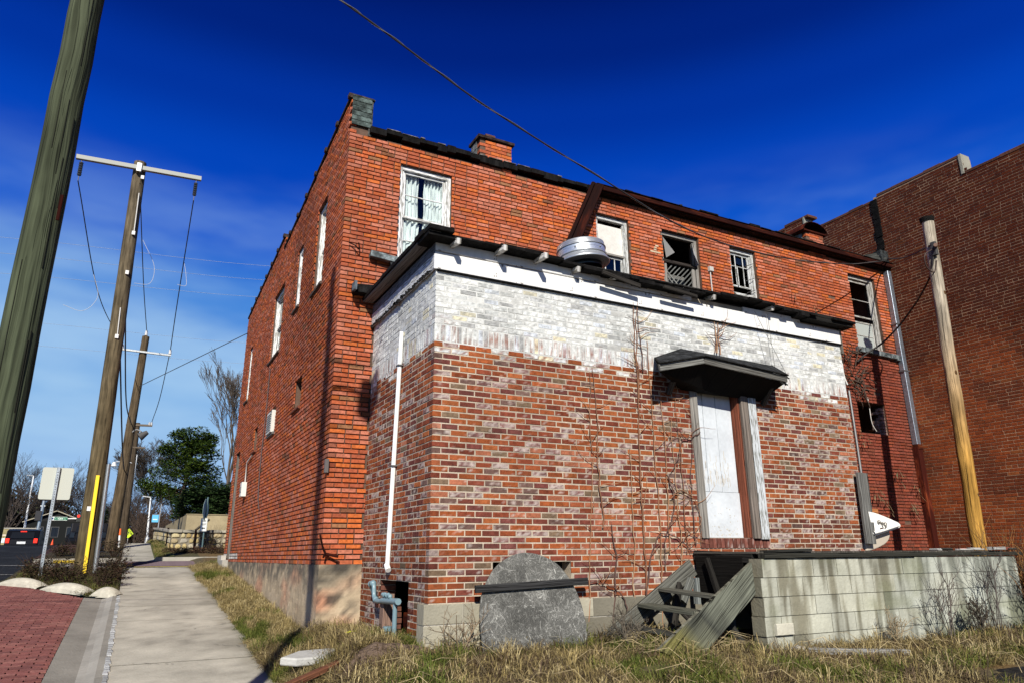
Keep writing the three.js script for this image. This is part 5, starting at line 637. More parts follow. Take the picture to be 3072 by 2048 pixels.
{ const p = pole('utility_pole', 'tall brown timber pole with a steel crossarm and yellow marker strip', -0.83, -19.5, -0.35, -1.02, -19.5, 10.17, 0.205, 0.15, (t) => mix3([0.17, 0.13, 0.065], [0.21, 0.17, 0.115], t));
  G().beam([-2.45, 9.86, -19.3], [0.50, 9.98, -19.3], 0.10, 0.12, [0.34, 0.35, 0.32]).build('crossarm', M.plain, p); G().box(-1.08, 9.78, -19.36, -0.96, 10.02, -19.2, [0.6, 0.6, 0.58]).build('bracket', M.galvanised, p);
  for (const x of [-2.32, 0.38]) { const y = 9.80 + (x > 0 ? 0.09 : 0), g = G(); for (let k = 0; k < 6; k++) g.geo(new THREE.CylinderGeometry(0.055, 0.045, 0.04, 10), [0.03, 0.03, 0.035], new THREE.Matrix4().makeTranslation(x, y - 0.1 - k * 0.065, -19.3)); g.tube([[x, y, -19.3], [x, y - 0.6, -19.3]], 0.012, 6, [0.1, 0.1, 0.1]); g.build('insulator', M.porcelain, p); }
  G().beam([-0.80, -0.32, -19.27], [-0.835, 1.86, -19.28], 0.075, 0.02, [0.85, 0.60, 0.02], [0, 0, 1]).build('marker_strip', M.plain, p);
  G().tube([[-0.60, -0.33, -19.42], [-0.655, 2.14, -19.42]], 0.05, 12, [0.42, 0.45, 0.47], { caps: true }).build('conduit', M.galvanised, p);
  for (const [y0, y1] of [[5.2, 6.0], [8.0, 9.2]]) G().tube([[-0.90, y0, -19.31], [-0.93, y1, -19.32]], 0.014, 6, [0.55, 0.55, 0.53]).build('ground_wire', M.plain, p); for (const y of [1.05, 5.2, 6.9, 8.0, 9.62]) G().box(-0.95, y, -19.33, -0.87, y + 0.10, -19.29, [0.68, 0.68, 0.66]).build('tag_plate', M.plain, p);
}
{ const p = pole('utility_pole', 'brown timber pole with small crossarm and floodlight beyond the planting bed', -0.52, -28, 0.29, -0.40, -28, 7.73, 0.19, 0.12, poleCol, 10);
  G().beam([-1.13, 7.13, -27.86], [0.50, 7.10, -27.86], 0.07, 0.07, [0.62, 0.64, 0.62]).build('crossarm', M.galvanised, p); for (const x of [-1.08, 0.46]) G().geo(new THREE.CylinderGeometry(0.04, 0.055, 0.16, 10), [0.5, 0.5, 0.5], new THREE.Matrix4().makeTranslation(x, 7.23, -27.86)).build('insulator', M.porcelain, p); G().geo(new THREE.CylinderGeometry(0.04, 0.055, 0.18, 10), [0.5, 0.5, 0.5], new THREE.Matrix4().makeTranslation(-0.40, 7.86, -28)).build('insulator', M.porcelain, p);
  const l = sub('floodlight', p); G().tube(spline([[-0.40, 4.2, -27.9], [-0.25, 4.3, -27.8], [-0.10, 4.22, -27.7]], 8), 0.025, 6, [0.2, 0.2, 0.2]).build('arm', M.plain, l); G().geo(new THREE.CylinderGeometry(0.07, 0.15, 0.3, 12), [0.06, 0.06, 0.06], new THREE.Matrix4().makeRotationZ(-0.9).setPosition(-0.02, 4.12, -27.65)).build('housing', M.plain, l); }
{ const p = pole('utility_pole', 'most distant timber pole with double crossarm and a side lamp', -0.24, -36, 0.5, -0.33, -36, 5.87, 0.17, 0.11, [0.12, 0.09, 0.06], 8);
  G().beam([-0.78, 5.74, -35.9], [0.28, 5.78, -35.9], 0.08, 0.09, [0.25, 0.2, 0.15]).build('crossarm', M.wood, p); G().beam([-0.55, 4.75, -35.9], [0.12, 4.75, -35.9], 0.05, 0.06, [0.25, 0.2, 0.15]).build('crossarm', M.wood, p); for (const x of [-0.7, 0.15, 0.24]) G().geo(new THREE.CylinderGeometry(0.035, 0.05, 0.14, 8), [0.4, 0.4, 0.4], new THREE.Matrix4().makeTranslation(x, 5.86, -35.9)).build('insulator', M.porcelain, p);
  const l = sub('lamp', p); G().tube(spline([[-0.3, 4.05, -35.9], [-0.6, 4.1, -35.8], [-0.95, 4.05, -35.7]], 8), 0.02, 6, [0.6, 0.6, 0.6]).build('arm', M.plain, l); G().geo(new THREE.CylinderGeometry(0.06, 0.12, 0.18, 10), [0.62, 0.62, 0.6], new THREE.Matrix4().makeTranslation(-1.0, 3.95, -35.7)).build('housing', M.plain, l); }
{ // overhead lines
  const w = (pts, r, lb) => tag(G().tube(spline(pts, 30), r, 4, pts[0][2] < -70 ? [0.30, 0.34, 0.42] : [0.05, 0.05, 0.055]).build('overhead_wire', M.plain), lb, 'cable');
  w([[-2.32, 9.2, -19.3], [-1.75, 7.6, -23.5], [-1.08, 7.3, -27.86]], 0.014, 'overhead wire from the left crossarm end of the tall pole'); w([[0.38, 9.3, -19.3], [0.40, 7.7, -23.5], [0.46, 7.3, -27.86]], 0.014, 'overhead wire from the right crossarm end of the tall pole'); w([[-0.95, 9.5, -19.35], [-0.62, 8.3, -24], [-0.40, 7.95, -28]], 0.013, 'overhead wire between the two nearer timber pole tops');
  w([[0.46, 7.3, -27.86], [0.38, 6.3, -32], [0.24, 5.95, -35.9]], 0.014, 'overhead wire between the right crossarm ends of the two farther poles'); w([[-0.9, 6.6, -19.4], [-0.62, 4.6, -24], [-0.44, 4.5, -28]], 0.018, 'low slack cable between the two nearer timber poles'); w([[-0.9, 5.6, -19.4], [-0.55, 3.3, -24], [-0.46, 2.9, -28]], 0.02, 'lowest slack cable between the two nearer timber poles');
  w([[-0.42, 5.85, -28], [0.8, 5.95, -24.5], [2.24, 6.08, -20.4]], 0.014, 'service wire rising from the pole to the far building corner');
  let i = 0; for (const [y, dy] of [[31.2, 1.6], [29.5, 1.5], [27.4, 1.5], [22.5, 0.5], [20.2, 0.4]]) w([[-45, y - dy * 1.3 - 2.5, -80], [-15, y - dy * 0.2 - 0.4, -80], [10, y + dy * 0.6, -80], [45, y + dy * 2.2 + 3, -80]], i < 3 ? 0.016 : 0.012, ['top line of the far cross street wires', 'second line of the far cross street wires', 'third line of the far cross street wires', 'fourth faint line of the far cross street wires', 'lowest faint line of the far cross street wires'][i++]);
  const lp = (pts, lb) => tag(G().tube(spline(pts, 20), 0.006, 4, [0.5, 0.52, 0.55]).build('jumper_wire', M.plain), lb, 'cable'); lp([[-1.9, 7.9, -22.5], [-1.7, 7.2, -22.5], [-2.0, 6.75, -22.5], [-2.5, 6.85, -22.5]], 'bright jumper loop on the left overhead wire'); lp([[-0.75, 8.8, -21.5], [-0.35, 8.0, -21.5], [-0.42, 7.5, -21.5], [-0.8, 7.45, -21.5]], 'bright jumper loop beside the tall pole'); lp([[0.38, 8.4, -21.5], [0.5, 7.9, -21.5], [0.52, 7.6, -21.5], [0.3, 7.6, -21.5]], 'bright jumper loop on the right overhead wire');
}
// road, pavers, sidewalk as sheets on the slope
function strip(g, poly, lift, col, step = 0.5) { // quads between two x edges along z: poly(z) -> [xa, xb]
  for (let z = poly.z0; z > poly.z1 + 1e-6; z -= step) { const z2 = Math.max(poly.z1, z - step), [a, b] = poly.x(z), [c, d] = poly.x(z2), n = Math.max(1, Math.round((b - a) / 1.0)); for (let k = 0; k < n; k++) { const f = (p, q, t) => lerp(p, q, t / n), P = (x, zz) => [x, LS(zz) + lift - dip(x, zz), zz]; g.quad(P(f(a, b, k), z), P(f(a, b, k + 1), z), P(f(c, d, k + 1), z2), P(f(c, d, k), z2), typeof col === 'function' ? col(f(a, b, k), z) : col); } }
}
{ const g = G(), ac = (x, z) => scl([0.040, 0.043, 0.047], 0.85 + 0.3 * fbm(x * 0.7, z * 0.2, 3, 801)); strip(g, { z0: 8, z1: -31, x: () => [-14, -0.4] }, -0.062, ac, 1); strip(g, { z0: -31, z1: -130, x: () => [-14, -2.2] }, -0.05, ac, 3); strip(g, { z0: -44, z1: -60, x: () => [-2.2, 0.2] }, -0.05, ac, 3); struct(g.build('road', M.asphalt)); }
{ const g = G(); for (const z of [-20.3, -22.65, -17.9]) strip(g, { z0: z, z1: z - 0.12, x: () => [-6.5, -2.15] }, -0.056, [0.62, 0.62, 0.6], 0.12); strip(g, { z0: -24, z1: -60, x: () => [-7.4, -7.28] }, -0.044, [0.6, 0.45, 0.1], 2); struct(g.build('road_marking', M.asphalt)); }
{ // brick paved parking bay: pavers in the part near the camera
  const R = rng(83), pv = struct(G().build('parking_bay', M.asphalt)); pv.geometry.dispose(); const b = G(); strip(b, { z0: 3, z1: -18.4, x: (z) => [-3.2, z > -15.3 ? -0.575 : lerp(-0.575, -2.3, (-15.3 - z) / 3.1)] }, -0.030, [0.13, 0.075, 0.066], 0.4); pv.geometry = b.geometry();
  let list = []; let row = 0; for (let z = -7.4; z > -18.2; z -= 0.105, row++) for (let x = -3.1 + (row % 2) * 0.1; x < -0.68; x += 0.205) { const lim = z > -15.3 ? -0.59 : lerp(-0.6, -2.3, (-15.3 - z) / 3.1); if (x + 0.04 < lim) list.push([x, z, Math.min(0.2, lim - x)]); }
  const pc = () => scl([[0.25, 0.095, 0.082], [0.225, 0.085, 0.075], [0.27, 0.115, 0.098], [0.20, 0.08, 0.072]][Math.floor(R() * 4)], 0.85 + R() * 0.3);
  list = list.map((q) => [q[0], q[1], screenArea([[q[0], LS(q[1]), q[1]], [q[0] + q[2], LS(q[1]), q[1]], [q[0] + q[2], LS(q[1]), q[1] - 0.1], [q[0], LS(q[1]), q[1] - 0.1]]), q[2]]); list.sort((a, c) => c[2] - a[2]);
  const rest = G(); list.forEach(([x, z, , W], i) => { const g = i < 300 ? G() : rest, c = pc(), y = LS(z - 0.05), t = () => (R() - 0.5) * 0.003, P = (a, d, h) => [x + a, LS(z - d) + h, z - d], h = -0.012 + t(); g.quad(P(0.006, 0.006, h + t()), P(W - 0.003, 0.006, h + t()), P(W - 0.003, 0.098, h + t()), P(0.006, 0.098, h + t()), c); g.quad(P(0.002, 0.002, -0.055), P(W + 0.001, 0.002, -0.055), P(W - 0.003, 0.006, h), P(0.006, 0.006, h), scl(c, 0.8)); g.quad(P(W + 0.001, 0.002, -0.055), P(W + 0.001, 0.102, -0.055), P(W - 0.003, 0.098, h), P(W - 0.003, 0.006, h), scl(c, 0.8)); if (i < 300) g.build('paver', M.brick, pv); }); const s = rest.build('pavers', M.brick, pv); s.userData.kind = 'stuff';
  // second bay by the parked car
  const b2 = G(); strip(b2, { z0: -24.4, z1: -40, x: () => [-2.3, -0.85] }, -0.04, [0.17, 0.085, 0.075], 1); struct(b2.build('parking_bay_far', M.asphalt)).name = 'parking_bay_001';
}
{ // gutter and rolled kerb
  const g = G(), prof = [[-0.585, -0.012], [-0.30, -0.045], [-0.22, -0.03], [-0.13, 0.004], [-0.045, 0.006]]; for (let z = 2; z > -15.4; z -= 0.35) { const z2 = Math.max(-15.4, z - 0.35); for (let k = 0; k < 4; k++) { const [a, ya] = prof[k], [b, yb] = prof[k + 1], n = 0.8 + 0.35 * fbm(z * 2, k * 3, 3, 811); g.quad([a, LS(z) + ya, z], [b, LS(z) + yb, z], [b, LS(z2) + yb, z2], [a, LS(z2) + ya, z2], k >= 1 && k <= 2 ? scl([0.36, 0.345, 0.31], n) : scl([0.30, 0.285, 0.25], n)); } } struct(g.build('kerb', M.concrete));
}
{ // sidewalk slabs
  const sw = struct(G().build('sidewalk', M.concrete)), R = rng(84); sw.geometry.dispose(); const b = G(); strip(b, { z0: 3, z1: -46, x: (z) => z > -22.7 ? [-0.04, 1.62] : [-0.15, 0.72] }, -0.03, [0.12, 0.11, 0.09], 1); sw.geometry = b.geometry();
  const slabQ = (z, z2, a, bx, nm) => { const g = G(), c0 = scl([0.47, 0.445, 0.375], 0.93 + R() * 0.12), n = 12, h = (R() - 0.5) * 0.008; for (let i = 0; i < n; i++) for (let j = 0; j < n; j++) { const q = [[i, j], [i + 1, j], [i + 1, j + 1], [i, j + 1]].map(([s, t]) => [lerp(a, bx, s / n), lerp(z - 0.006, z2 + 0.006, t / n)]), cc = q.map(([x, zz]) => mix3(scl(c0, 0.66 + 0.5 * fbm(x * 1.6, zz * 1.1, 4, 821) + 0.28 * fbm(x * 9, zz * 7, 3, 823) - 0.25 * smooth(0.64, 0.72, fbm(x * 5 + 3, zz * 5, 3, 827))), [0.20, 0.18, 0.13], 0.5 * smooth(1.2, 1.6, x + (fbm(x * 3, zz * 3, 2, 825) - 0.5) * 0.5))); g.quad(...q.map(([x, zz]) => [x, LS(zz) + 0.004 + h, zz]), c0, null, null, null, null, cc); } g.quad([a, LS(z) - 0.03, z - 0.006], [bx, LS(z) - 0.03, z - 0.006], [bx, LS(z) + 0.004 + h, z - 0.006], [a, LS(z) + 0.004 + h, z - 0.006], [0.2, 0.19, 0.16]); g.build(nm, M.concrete, sw); };
  for (let z = 2.8; z > -20.7; z -= 1.52) slabQ(z, Math.max(-20.9, z - 1.52), -0.035, 1.66, 'slab'); for (let z = -23.0; z > -44; z -= 1.8) slabQ(z, z - 1.8, -0.12, 0.72, 'slab');
  const t = G(); let z = 1; while (z > -15.3) { const L = 0.05 + R() * 0.12; t.box(-0.055 - R() * 0.012, LS(z) - 0.01, z - L, -0.02 + R() * 0.022, LS(z) + 0.012 + R() * 0.012, z, scl([0.46, 0.47, 0.48], 0.6 + R() * 0.5)); z -= L + 0.01; } const s = t.build('joint_sealant', M.concrete, sw); s.userData.kind = 'stuff';
  for (const [x0, z0, x1, z1] of [[0.95, -11.4, 1.6, -11.9], [0.2, -9.4, 0.62, -9.2], [1.1, -10.2, 1.55, -9.9], [-0.02, -13.2, 0.6, -13.6]]) { const g = G(), p = []; for (let k = 0; k <= 12; k++) p.push([lerp(x0, x1, k / 12) + (R() - 0.5) * 0.035, lerp(z0, z1, k / 12) + (R() - 0.5) * 0.06]); for (let k = 0; k < 12; k++) { const w = 0.003 + R() * 0.004, [a, b] = [p[k], p[k + 1]]; g.quad([a[0] - w, LS(a[1]) + 0.0125, a[1]], [a[0] + w, LS(a[1]) + 0.0125, a[1]], [b[0] + w, LS(b[1]) + 0.0125, b[1]], [b[0] - w, LS(b[1]) + 0.0125, b[1]], [0.06, 0.055, 0.045]); } g.build('crack', M.matte, sw); }
}
{ // alley apron with the dark tactile strip and yellow edges
  const g = G(); strip(g, { z0: -20.95, z1: -22.95, x: () => [-2.0, 3.6] }, 0.0, [0.30, 0.28, 0.25], 0.5); struct(g.build('alley_apron', M.concrete));
  const t = G(); strip(t, { z0: -21.15, z1: -22.6, x: (z) => [-0.05, 1.75] }, 0.012, [0.075, 0.05, 0.065], 0.3); const tp = t.build('tactile_paving', M.concrete); struct(tp); for (let k = 0; k < 14; k++) { const b = G(), z = -21.2 - k * 0.1; b.box(-0.03, LS(z) + 0.012, z - 0.035, 1.73, LS(z) + 0.03, z, [0.16, 0.12, 0.14]); b.build('rib', M.concrete, tp); }
  const y = G(); strip(y, { z0: -20.98, z1: -21.12, x: () => [0.2, 1.7] }, 0.014, [0.62, 0.50, 0.16], 0.14); y.box(-1.68, LS(-22.6) - 0.02, -22.75, -1.08, LS(-22.6) + 0.07, -22.6, [0.70, 0.50, 0.05]); struct(y.build('yellow_kerb', M.concrete)); const k = G(); k.box(-2.15, LS(-22.9) - 0.1, -22.95, -0.2, LS(-22.9) + 0.09, -22.78, [0.34, 0.32, 0.28]); struct(k.build('kerb_far', M.concrete)).name = 'kerb_001';
}
// three concrete humps at the end of the bay
[[[-2.12, -17.9], [-1.36, -17.15], 'left hump of pale concrete kerb stop at the end of the brick bay'], [[-1.27, -16.9], [-0.50, -15.95], 'middle hump of pale concrete kerb stop at the end of the brick bay'], [[-0.44, -15.72], [-0.03, -15.5], 'right hump of pale concrete kerb stop next to the sidewalk']].forEach(([a, b, lb]) => {
  const g = G(), n = 12, L = Math.hypot(b[0] - a[0], b[1] - a[1]), d = [(b[0] - a[0]) / L, (b[1] - a[1]) / L], s = [-d[1], d[0]], m = 10, P = (i, j) => { const t = i / n, u = j / m * Math.PI, h = 0.17 * Math.pow(Math.sin(Math.PI * clamp(t * 0.94 + 0.03)), 0.55), x = lerp(a[0], b[0], t) + s[0] * 0.16 * Math.cos(u), z = lerp(a[1], b[1], t) + s[1] * 0.16 * Math.cos(u); return [x, LS(z) - 0.03 + h * Math.pow(Math.sin(u), 0.7), z]; };
  for (let i = 0; i < n; i++) for (let j = 0; j < m; j++) g.quad(P(i, j), P(i + 1, j), P(i + 1, j + 1), P(i, j + 1), scl([0.54, 0.515, 0.43], 0.85 + 0.3 * fbm(i, j * 2, 2, 830))); tag(g.build('kerb_stop', M.concrete), lb, 'kerb stop', 'kerb stops at the end of the bay');
});
{ const g = G(); strip(g, { z0: -15.5, z1: -20.9, x: (z) => [z > -18.3 ? lerp(-0.55, -2.3, clamp((-15.7 - z) / 2.6)) : -2.2, -0.05] }, -0.01, (x, z) => mix3([0.07, 0.05, 0.035], [0.06, 0.07, 0.025], fbm(x * 2, z * 2, 2, 833)), 0.4); strip(g, { z0: -23.0, z1: -26.5, x: () => [-2.1, -0.15] }, 0.0, [0.06, 0.05, 0.03], 0.5); struct(g.build('planting_bed', M.soil)); }
// ---------- vegetation ----------
function leafCloud(g, cx, cy, cz, rx, ry, rz, n, size, cols, R, flat = 0.5) { for (let k = 0; k < n; k++) { let a, b, c, q; do { a = R() * 2 - 1; b = R() * 2 - 1; c = R() * 2 - 1; q = a * a + b * b + c * c; } while (q > 1 || q < 0.12 * R()); const p = [cx + a * rx, cy + b * ry, cz + c * rz], s = size * (0.6 + R() * 0.8), t = R() * 6.28, e = (R() - 0.5) * 2, u = [Math.cos(t) * s, e * s * flat, Math.sin(t) * s], w = [-Math.sin(t) * s * 0.5, (R() - 0.3) * s, Math.cos(t) * s * 0.5], col = scl(cols[Math.floor(R() * cols.length)], 0.7 + R() * 0.6); g.quad([p[0] - u[0], p[1] - u[1], p[2] - u[2]], [p[0] + w[0] * 0.5, p[1] + w[1] * 0.5, p[2] + w[2] * 0.5], [p[0] + u[0], p[1] + u[1], p[2] + u[2]], [p[0] - w[0] * 0.5, p[1] - w[1] * 0.5, p[2] - w[2] * 0.5], col); } }
function bush(label, x, z, r, h, n, cols, seed, size = 0.035) { const t = thing('shrub', label, 'shrub', [x, LS(z), z], undefined), R = rng(seed), g = G(), s = G(), y0 = LS(z); for (let k = 0; k < 5; k++) leafCloud(g, x + (R() - 0.5) * r, y0 + h * (0.35 + 0.3 * R()), z + (R() - 0.5) * r, r * (0.5 + R() * 0.3), h * 0.45, r * 0.6, n / 5, size, cols, R); for (let k = 0; k < 26; k++) { const a = R() * 6.28, l = r * (0.6 + R() * 0.7); s.tube([[x, y0 - 0.05, z], [x + Math.cos(a) * l * 0.5, y0 + h * 0.5, z + Math.sin(a) * l * 0.5], [x + Math.cos(a) * l, y0 + h * (0.75 + R() * 0.45), z + Math.sin(a) * l]], (q) => 0.007 * (1 - q * 0.7), 3, [0.06, 0.04, 0.03]); } g.build('foliage', M.leaf, t); s.build('twigs', M.matte, t); return t; }
const dkb = [[0.035, 0.018, 0.014], [0.05, 0.028, 0.018], [0.025, 0.02, 0.012], [0.05, 0.04, 0.02], [0.03, 0.03, 0.012]];
[[-0.35, -16.9, 0.42, 0.42, 'dark brown shrub in the bed beside the sidewalk, nearest one'], [-0.30, -18.2, 0.42, 0.45, 'dark brown shrub next to the sidewalk behind the nearest one'], [-1.0, -17.6, 0.42, 0.34, 'low dark shrub behind the middle kerb hump'], [-1.55, -18.4, 0.42, 0.36, 'low dark shrub between left kerb hump and sign post'], [-1.05, -18.9, 0.45, 0.42, 'dark shrub between the sign post and the tall pole'], [-0.30, -19.6, 0.42, 0.45, 'dark shrub right of the tall pole foot by the sidewalk'], [-1.75, -19.8, 0.4, 0.4, 'dark shrub behind the sign post at the road edge'], [-0.35, -24.6, 0.45, 0.5, 'dark shrub beyond the alley beside the far sidewalk'], [-1.1, -24.3, 0.5, 0.5, 'dark shrub beyond the yellow kerb'], [-1.75, -25.0, 0.4, 0.35, 'small shrub beyond the alley at the far road edge']].forEach(([x, z, r, h, lb], i) => bush(lb, x, z, r, h, 900, dkb, 840 + i, 0.03));
[[1.35, -24.9, 0.38, 0.26, 'left brown shrub at the foot of the stone wall'], [1.95, -24.8, 0.4, 0.28, 'middle brown shrub at the foot of the stone wall'], [2.5, -24.6, 0.42, 0.34, 'right brown shrub by the building corner below the stone wall']].forEach(([x, z, r, h, lb], i) => bush(lb, x, z, r, h, 700, [[0.07, 0.035, 0.022], [0.045, 0.025, 0.018], [0.09, 0.06, 0.03]], 860 + i));
bush('thin yellowish twiggy bush in front of the stone wall by the building corner', 2.35, -25.9, 0.4, 0.75, 260, [[0.16, 0.13, 0.05], [0.10, 0.09, 0.04]], 870, 0.03);
function bareTree(label, x, z, y0, h, spread, seed, col, depth = 6, crook = 0.5, cat = 'tree') {
  const t = thing('bare_tree', label, cat, [x, y0, z]), R = rng(seed), tr = G(), br = G(); const up = V(0, 1, 0);
  const grow = (p, d, L, r, k) => { const n = 3, pts = [[p.x, p.y, p.z]], q = p.clone(), dd = d.clone(); for (let i = 0; i < n; i++) { dd.add(V((R() - 0.5) * crook * 0.5, (R() - 0.35) * crook * 0.35, (R() - 0.5) * crook * 0.5)).normalize(); q.addScaledVector(dd, L / n); pts.push([q.x, q.y, q.z]); } (k === 0 ? tr : br).tube(pts, (s) => Math.max(0.008, r * (1 - 0.42 * s)), k < 2 ? 7 : 3, scl(col, 0.8 + R() * 0.4)); if (k >= depth) return; const kids = k === 0 ? 5 : 2 + (R() < 0.55 ? 1 : 0) + (k >= depth - 2 ? 1 : 0); for (let i = 0; i < kids; i++) { const a = R() * 6.28, s = (k === 0 ? 0.5 : 0.62) * spread * (0.6 + R() * 0.7), e = dd.clone().add(V(Math.cos(a) * s, (R() - 0.25) * 0.4, Math.sin(a) * s)).normalize(); const f = lerp(0.55, 1, i / Math.max(1, kids - 1)), st = V(...pts[0]).lerp(q, f); grow(st, e, L * (0.62 + R() * 0.22), r * 0.58, k + 1); } };
  grow(V(x, y0 - 0.2, z), up, h * 0.30, h * (cat === 'tree' ? 0.0115 : 0.02), 0); tr.build('trunk', M.matte, t); br.build('branches', M.matte, t); return t;
}
const barkD = [0.055, 0.045, 0.04];
bareTree('big bare spreading tree behind the stone wall, left of the pine', 1.5, -70, 1.2, 10.5, 1.05, 901, [0.06, 0.05, 0.042], 8, 0.55);
bareTree('pale slender bare tree rising right beside the building edge', 4.5, -45, 1.0, 10.9, 0.42, 902, [0.085, 0.068, 0.055], 7, 0.6);
bareTree('bare tree at the far left edge behind the low wall', -11.3, -92, 0.2, 12.1, 0.95, 903, barkD, 6); bareTree('bare tree behind the leaning white lamp post at left', -8.8, -95, 0.2, 11.6, 0.9, 904, barkD, 6); bareTree('bare tree right of the blank sign back', -5.6, -96, 0.2, 10.6, 1.0, 905, barkD, 6); bareTree('bare tree just left of the tall pole', -4.2, -100, 0.2, 10.1, 0.9, 906, barkD, 6); bareTree('small bare tree between the distant poles', -1.8, -104, 0.3, 8, 0.9, 907, barkD, 6); bareTree('low bare tree behind the blue banner', 0.4, -82, 1.3, 6.5, 1.1, 908, barkD, 6); bareTree('bare tree left of the spreading tree over the far road', -0.6, -112, 0.8, 10.0, 1.0, 909, barkD, 6);
bareTree('thin bare street tree at the left edge beyond the car', -8.4, -66, 0.1, 7.0, 0.6, 910, barkD, 5);
{ const t = thing('pine_tree', 'dark green layered pine above the stone wall', 'tree', [3.0, 1, -60]), R = rng(920), g = G(), tr = G(); tr.tube([[3.1, 0.9, -60], [3.2, 5, -60], [3.6, 8.8, -60]], (s) => 0.22 * (1 - 0.6 * s), 8, [0.07, 0.05, 0.04]);
  for (let k = 0; k < 130; k++) { const y = lerp(4.2, 9.4, Math.pow(R(), 1.1)), s = lerp(3.0, 1.5, (y - 4.2) / 5.2), a = R() * 6.28, l = s * Math.sqrt(R()), cx = 2.95 + (y - 4.6) * 0.10 + Math.cos(a) * l, cz = -60 + Math.sin(a) * l; tr.tube([[3.25, y - 0.5, -60], [cx, y, cz]], (q) => 0.05 * (1 - 0.7 * q), 3, [0.06, 0.045, 0.035]); leafCloud(g, cx, y, cz, 0.7, 0.40, 0.7, 150, 0.12, [[0.022, 0.042, 0.007], [0.034, 0.06, 0.009], [0.055, 0.08, 0.010], [0.012, 0.024, 0.005]], R, 0.8); } g.build('crown', M.leaf, t); tr.build('trunk', M.matte, t); }
{ const t = thing('evergreen_hedge', 'dense dark green evergreen hedge on top of the concrete wall', 'hedge', [2.9, 1.4, -34]), R = rng(930), g = G(), s = G(); for (let k = 0; k < 36; k++) leafCloud(g, lerp(1.75, 4.2, R()), lerp(1.7, 3.0 - (R() < 0.3 ? 0.2 : 0), R()), -34 + (R() - 0.5) * 2.2, 0.5, 0.36, 0.5, 420, 0.085, [[0.014, 0.030, 0.008], [0.022, 0.045, 0.012], [0.01, 0.02, 0.008], [0.035, 0.055, 0.02]], R); g.build('foliage', M.leaf, t); for (let k = 0; k < 12; k++) { const x = lerp(1.8, 4.1, R()); s.tube([[x, 1.2, -34], [x + (R() - 0.5) * 0.4, 2.4, -34 + (R() - 0.5)]], 0.03, 4, [0.04, 0.03, 0.025]); } s.build('stems', M.matte, t); }
{ const R = rng(940), g = G(); for (let k = 0; k < 230; k++) { const x = lerp(-40, 5, R()), z = -118 - R() * 26, h = (x < -9 ? 7.0 : 4.2) + (x < -9 ? 7.5 : 4.5) * fbm(x * 0.2, 3, 3, 941) * (0.5 + 0.6 * R()); leafCloud(g, x, 1.3 + h * 0.45, z, 1.6, h * 0.5, 1.4, 190, 0.36, [[0.035, 0.028, 0.024], [0.025, 0.022, 0.02], [0.03, 0.035, 0.018], [0.05, 0.04, 0.03]], R, 1); } tag(g.build('far_wood', M.leaf), 'dark far off winter wood behind the crossing', 'wood').userData.kind = 'stuff'; }
{ const t = thing('conifer', 'small dark rounded conifer between tall pole and second pole far away', 'tree', [-3.9, 1.3, -96]), R = rng(945), g = G(); leafCloud(g, -3.35, 4.7, -96, 0.95, 1.6, 0.9, 900, 0.16, [[0.02, 0.035, 0.012], [0.012, 0.022, 0.01]], R); g.build('crown', M.leaf, t); G().tube([[-3.35, 1.2, -96], [-3.35, 4.5, -96]], 0.12, 6, [0.05, 0.04, 0.03]).build('trunk', M.matte, t); }
{ const R = rng(947), t = thing('brush_tangle', 'dark brown tangle of brush below the spreading tree on the bank', 'brush', [0.9, 0.9, -50]), g = G(); for (let k = 0; k < 420; k++) { const x = lerp(0.2, 2.8, R()), z = -48 - R() * 14, y = 1.0 + R() * 2.0, a = R() * 6.28; g.tube([[x, y - 0.3, z], [x + Math.cos(a) * 0.35, y + 0.3 * R(), z], [x + Math.cos(a) * 0.8, y + 0.5 + R() * 0.5, z + 0.2]], (q) => 0.02 * (1 - 0.7 * q), 3, scl([0.06, 0.042, 0.032], 0.6 + R() * 0.8)); } g.build('stems', M.matte, t); }
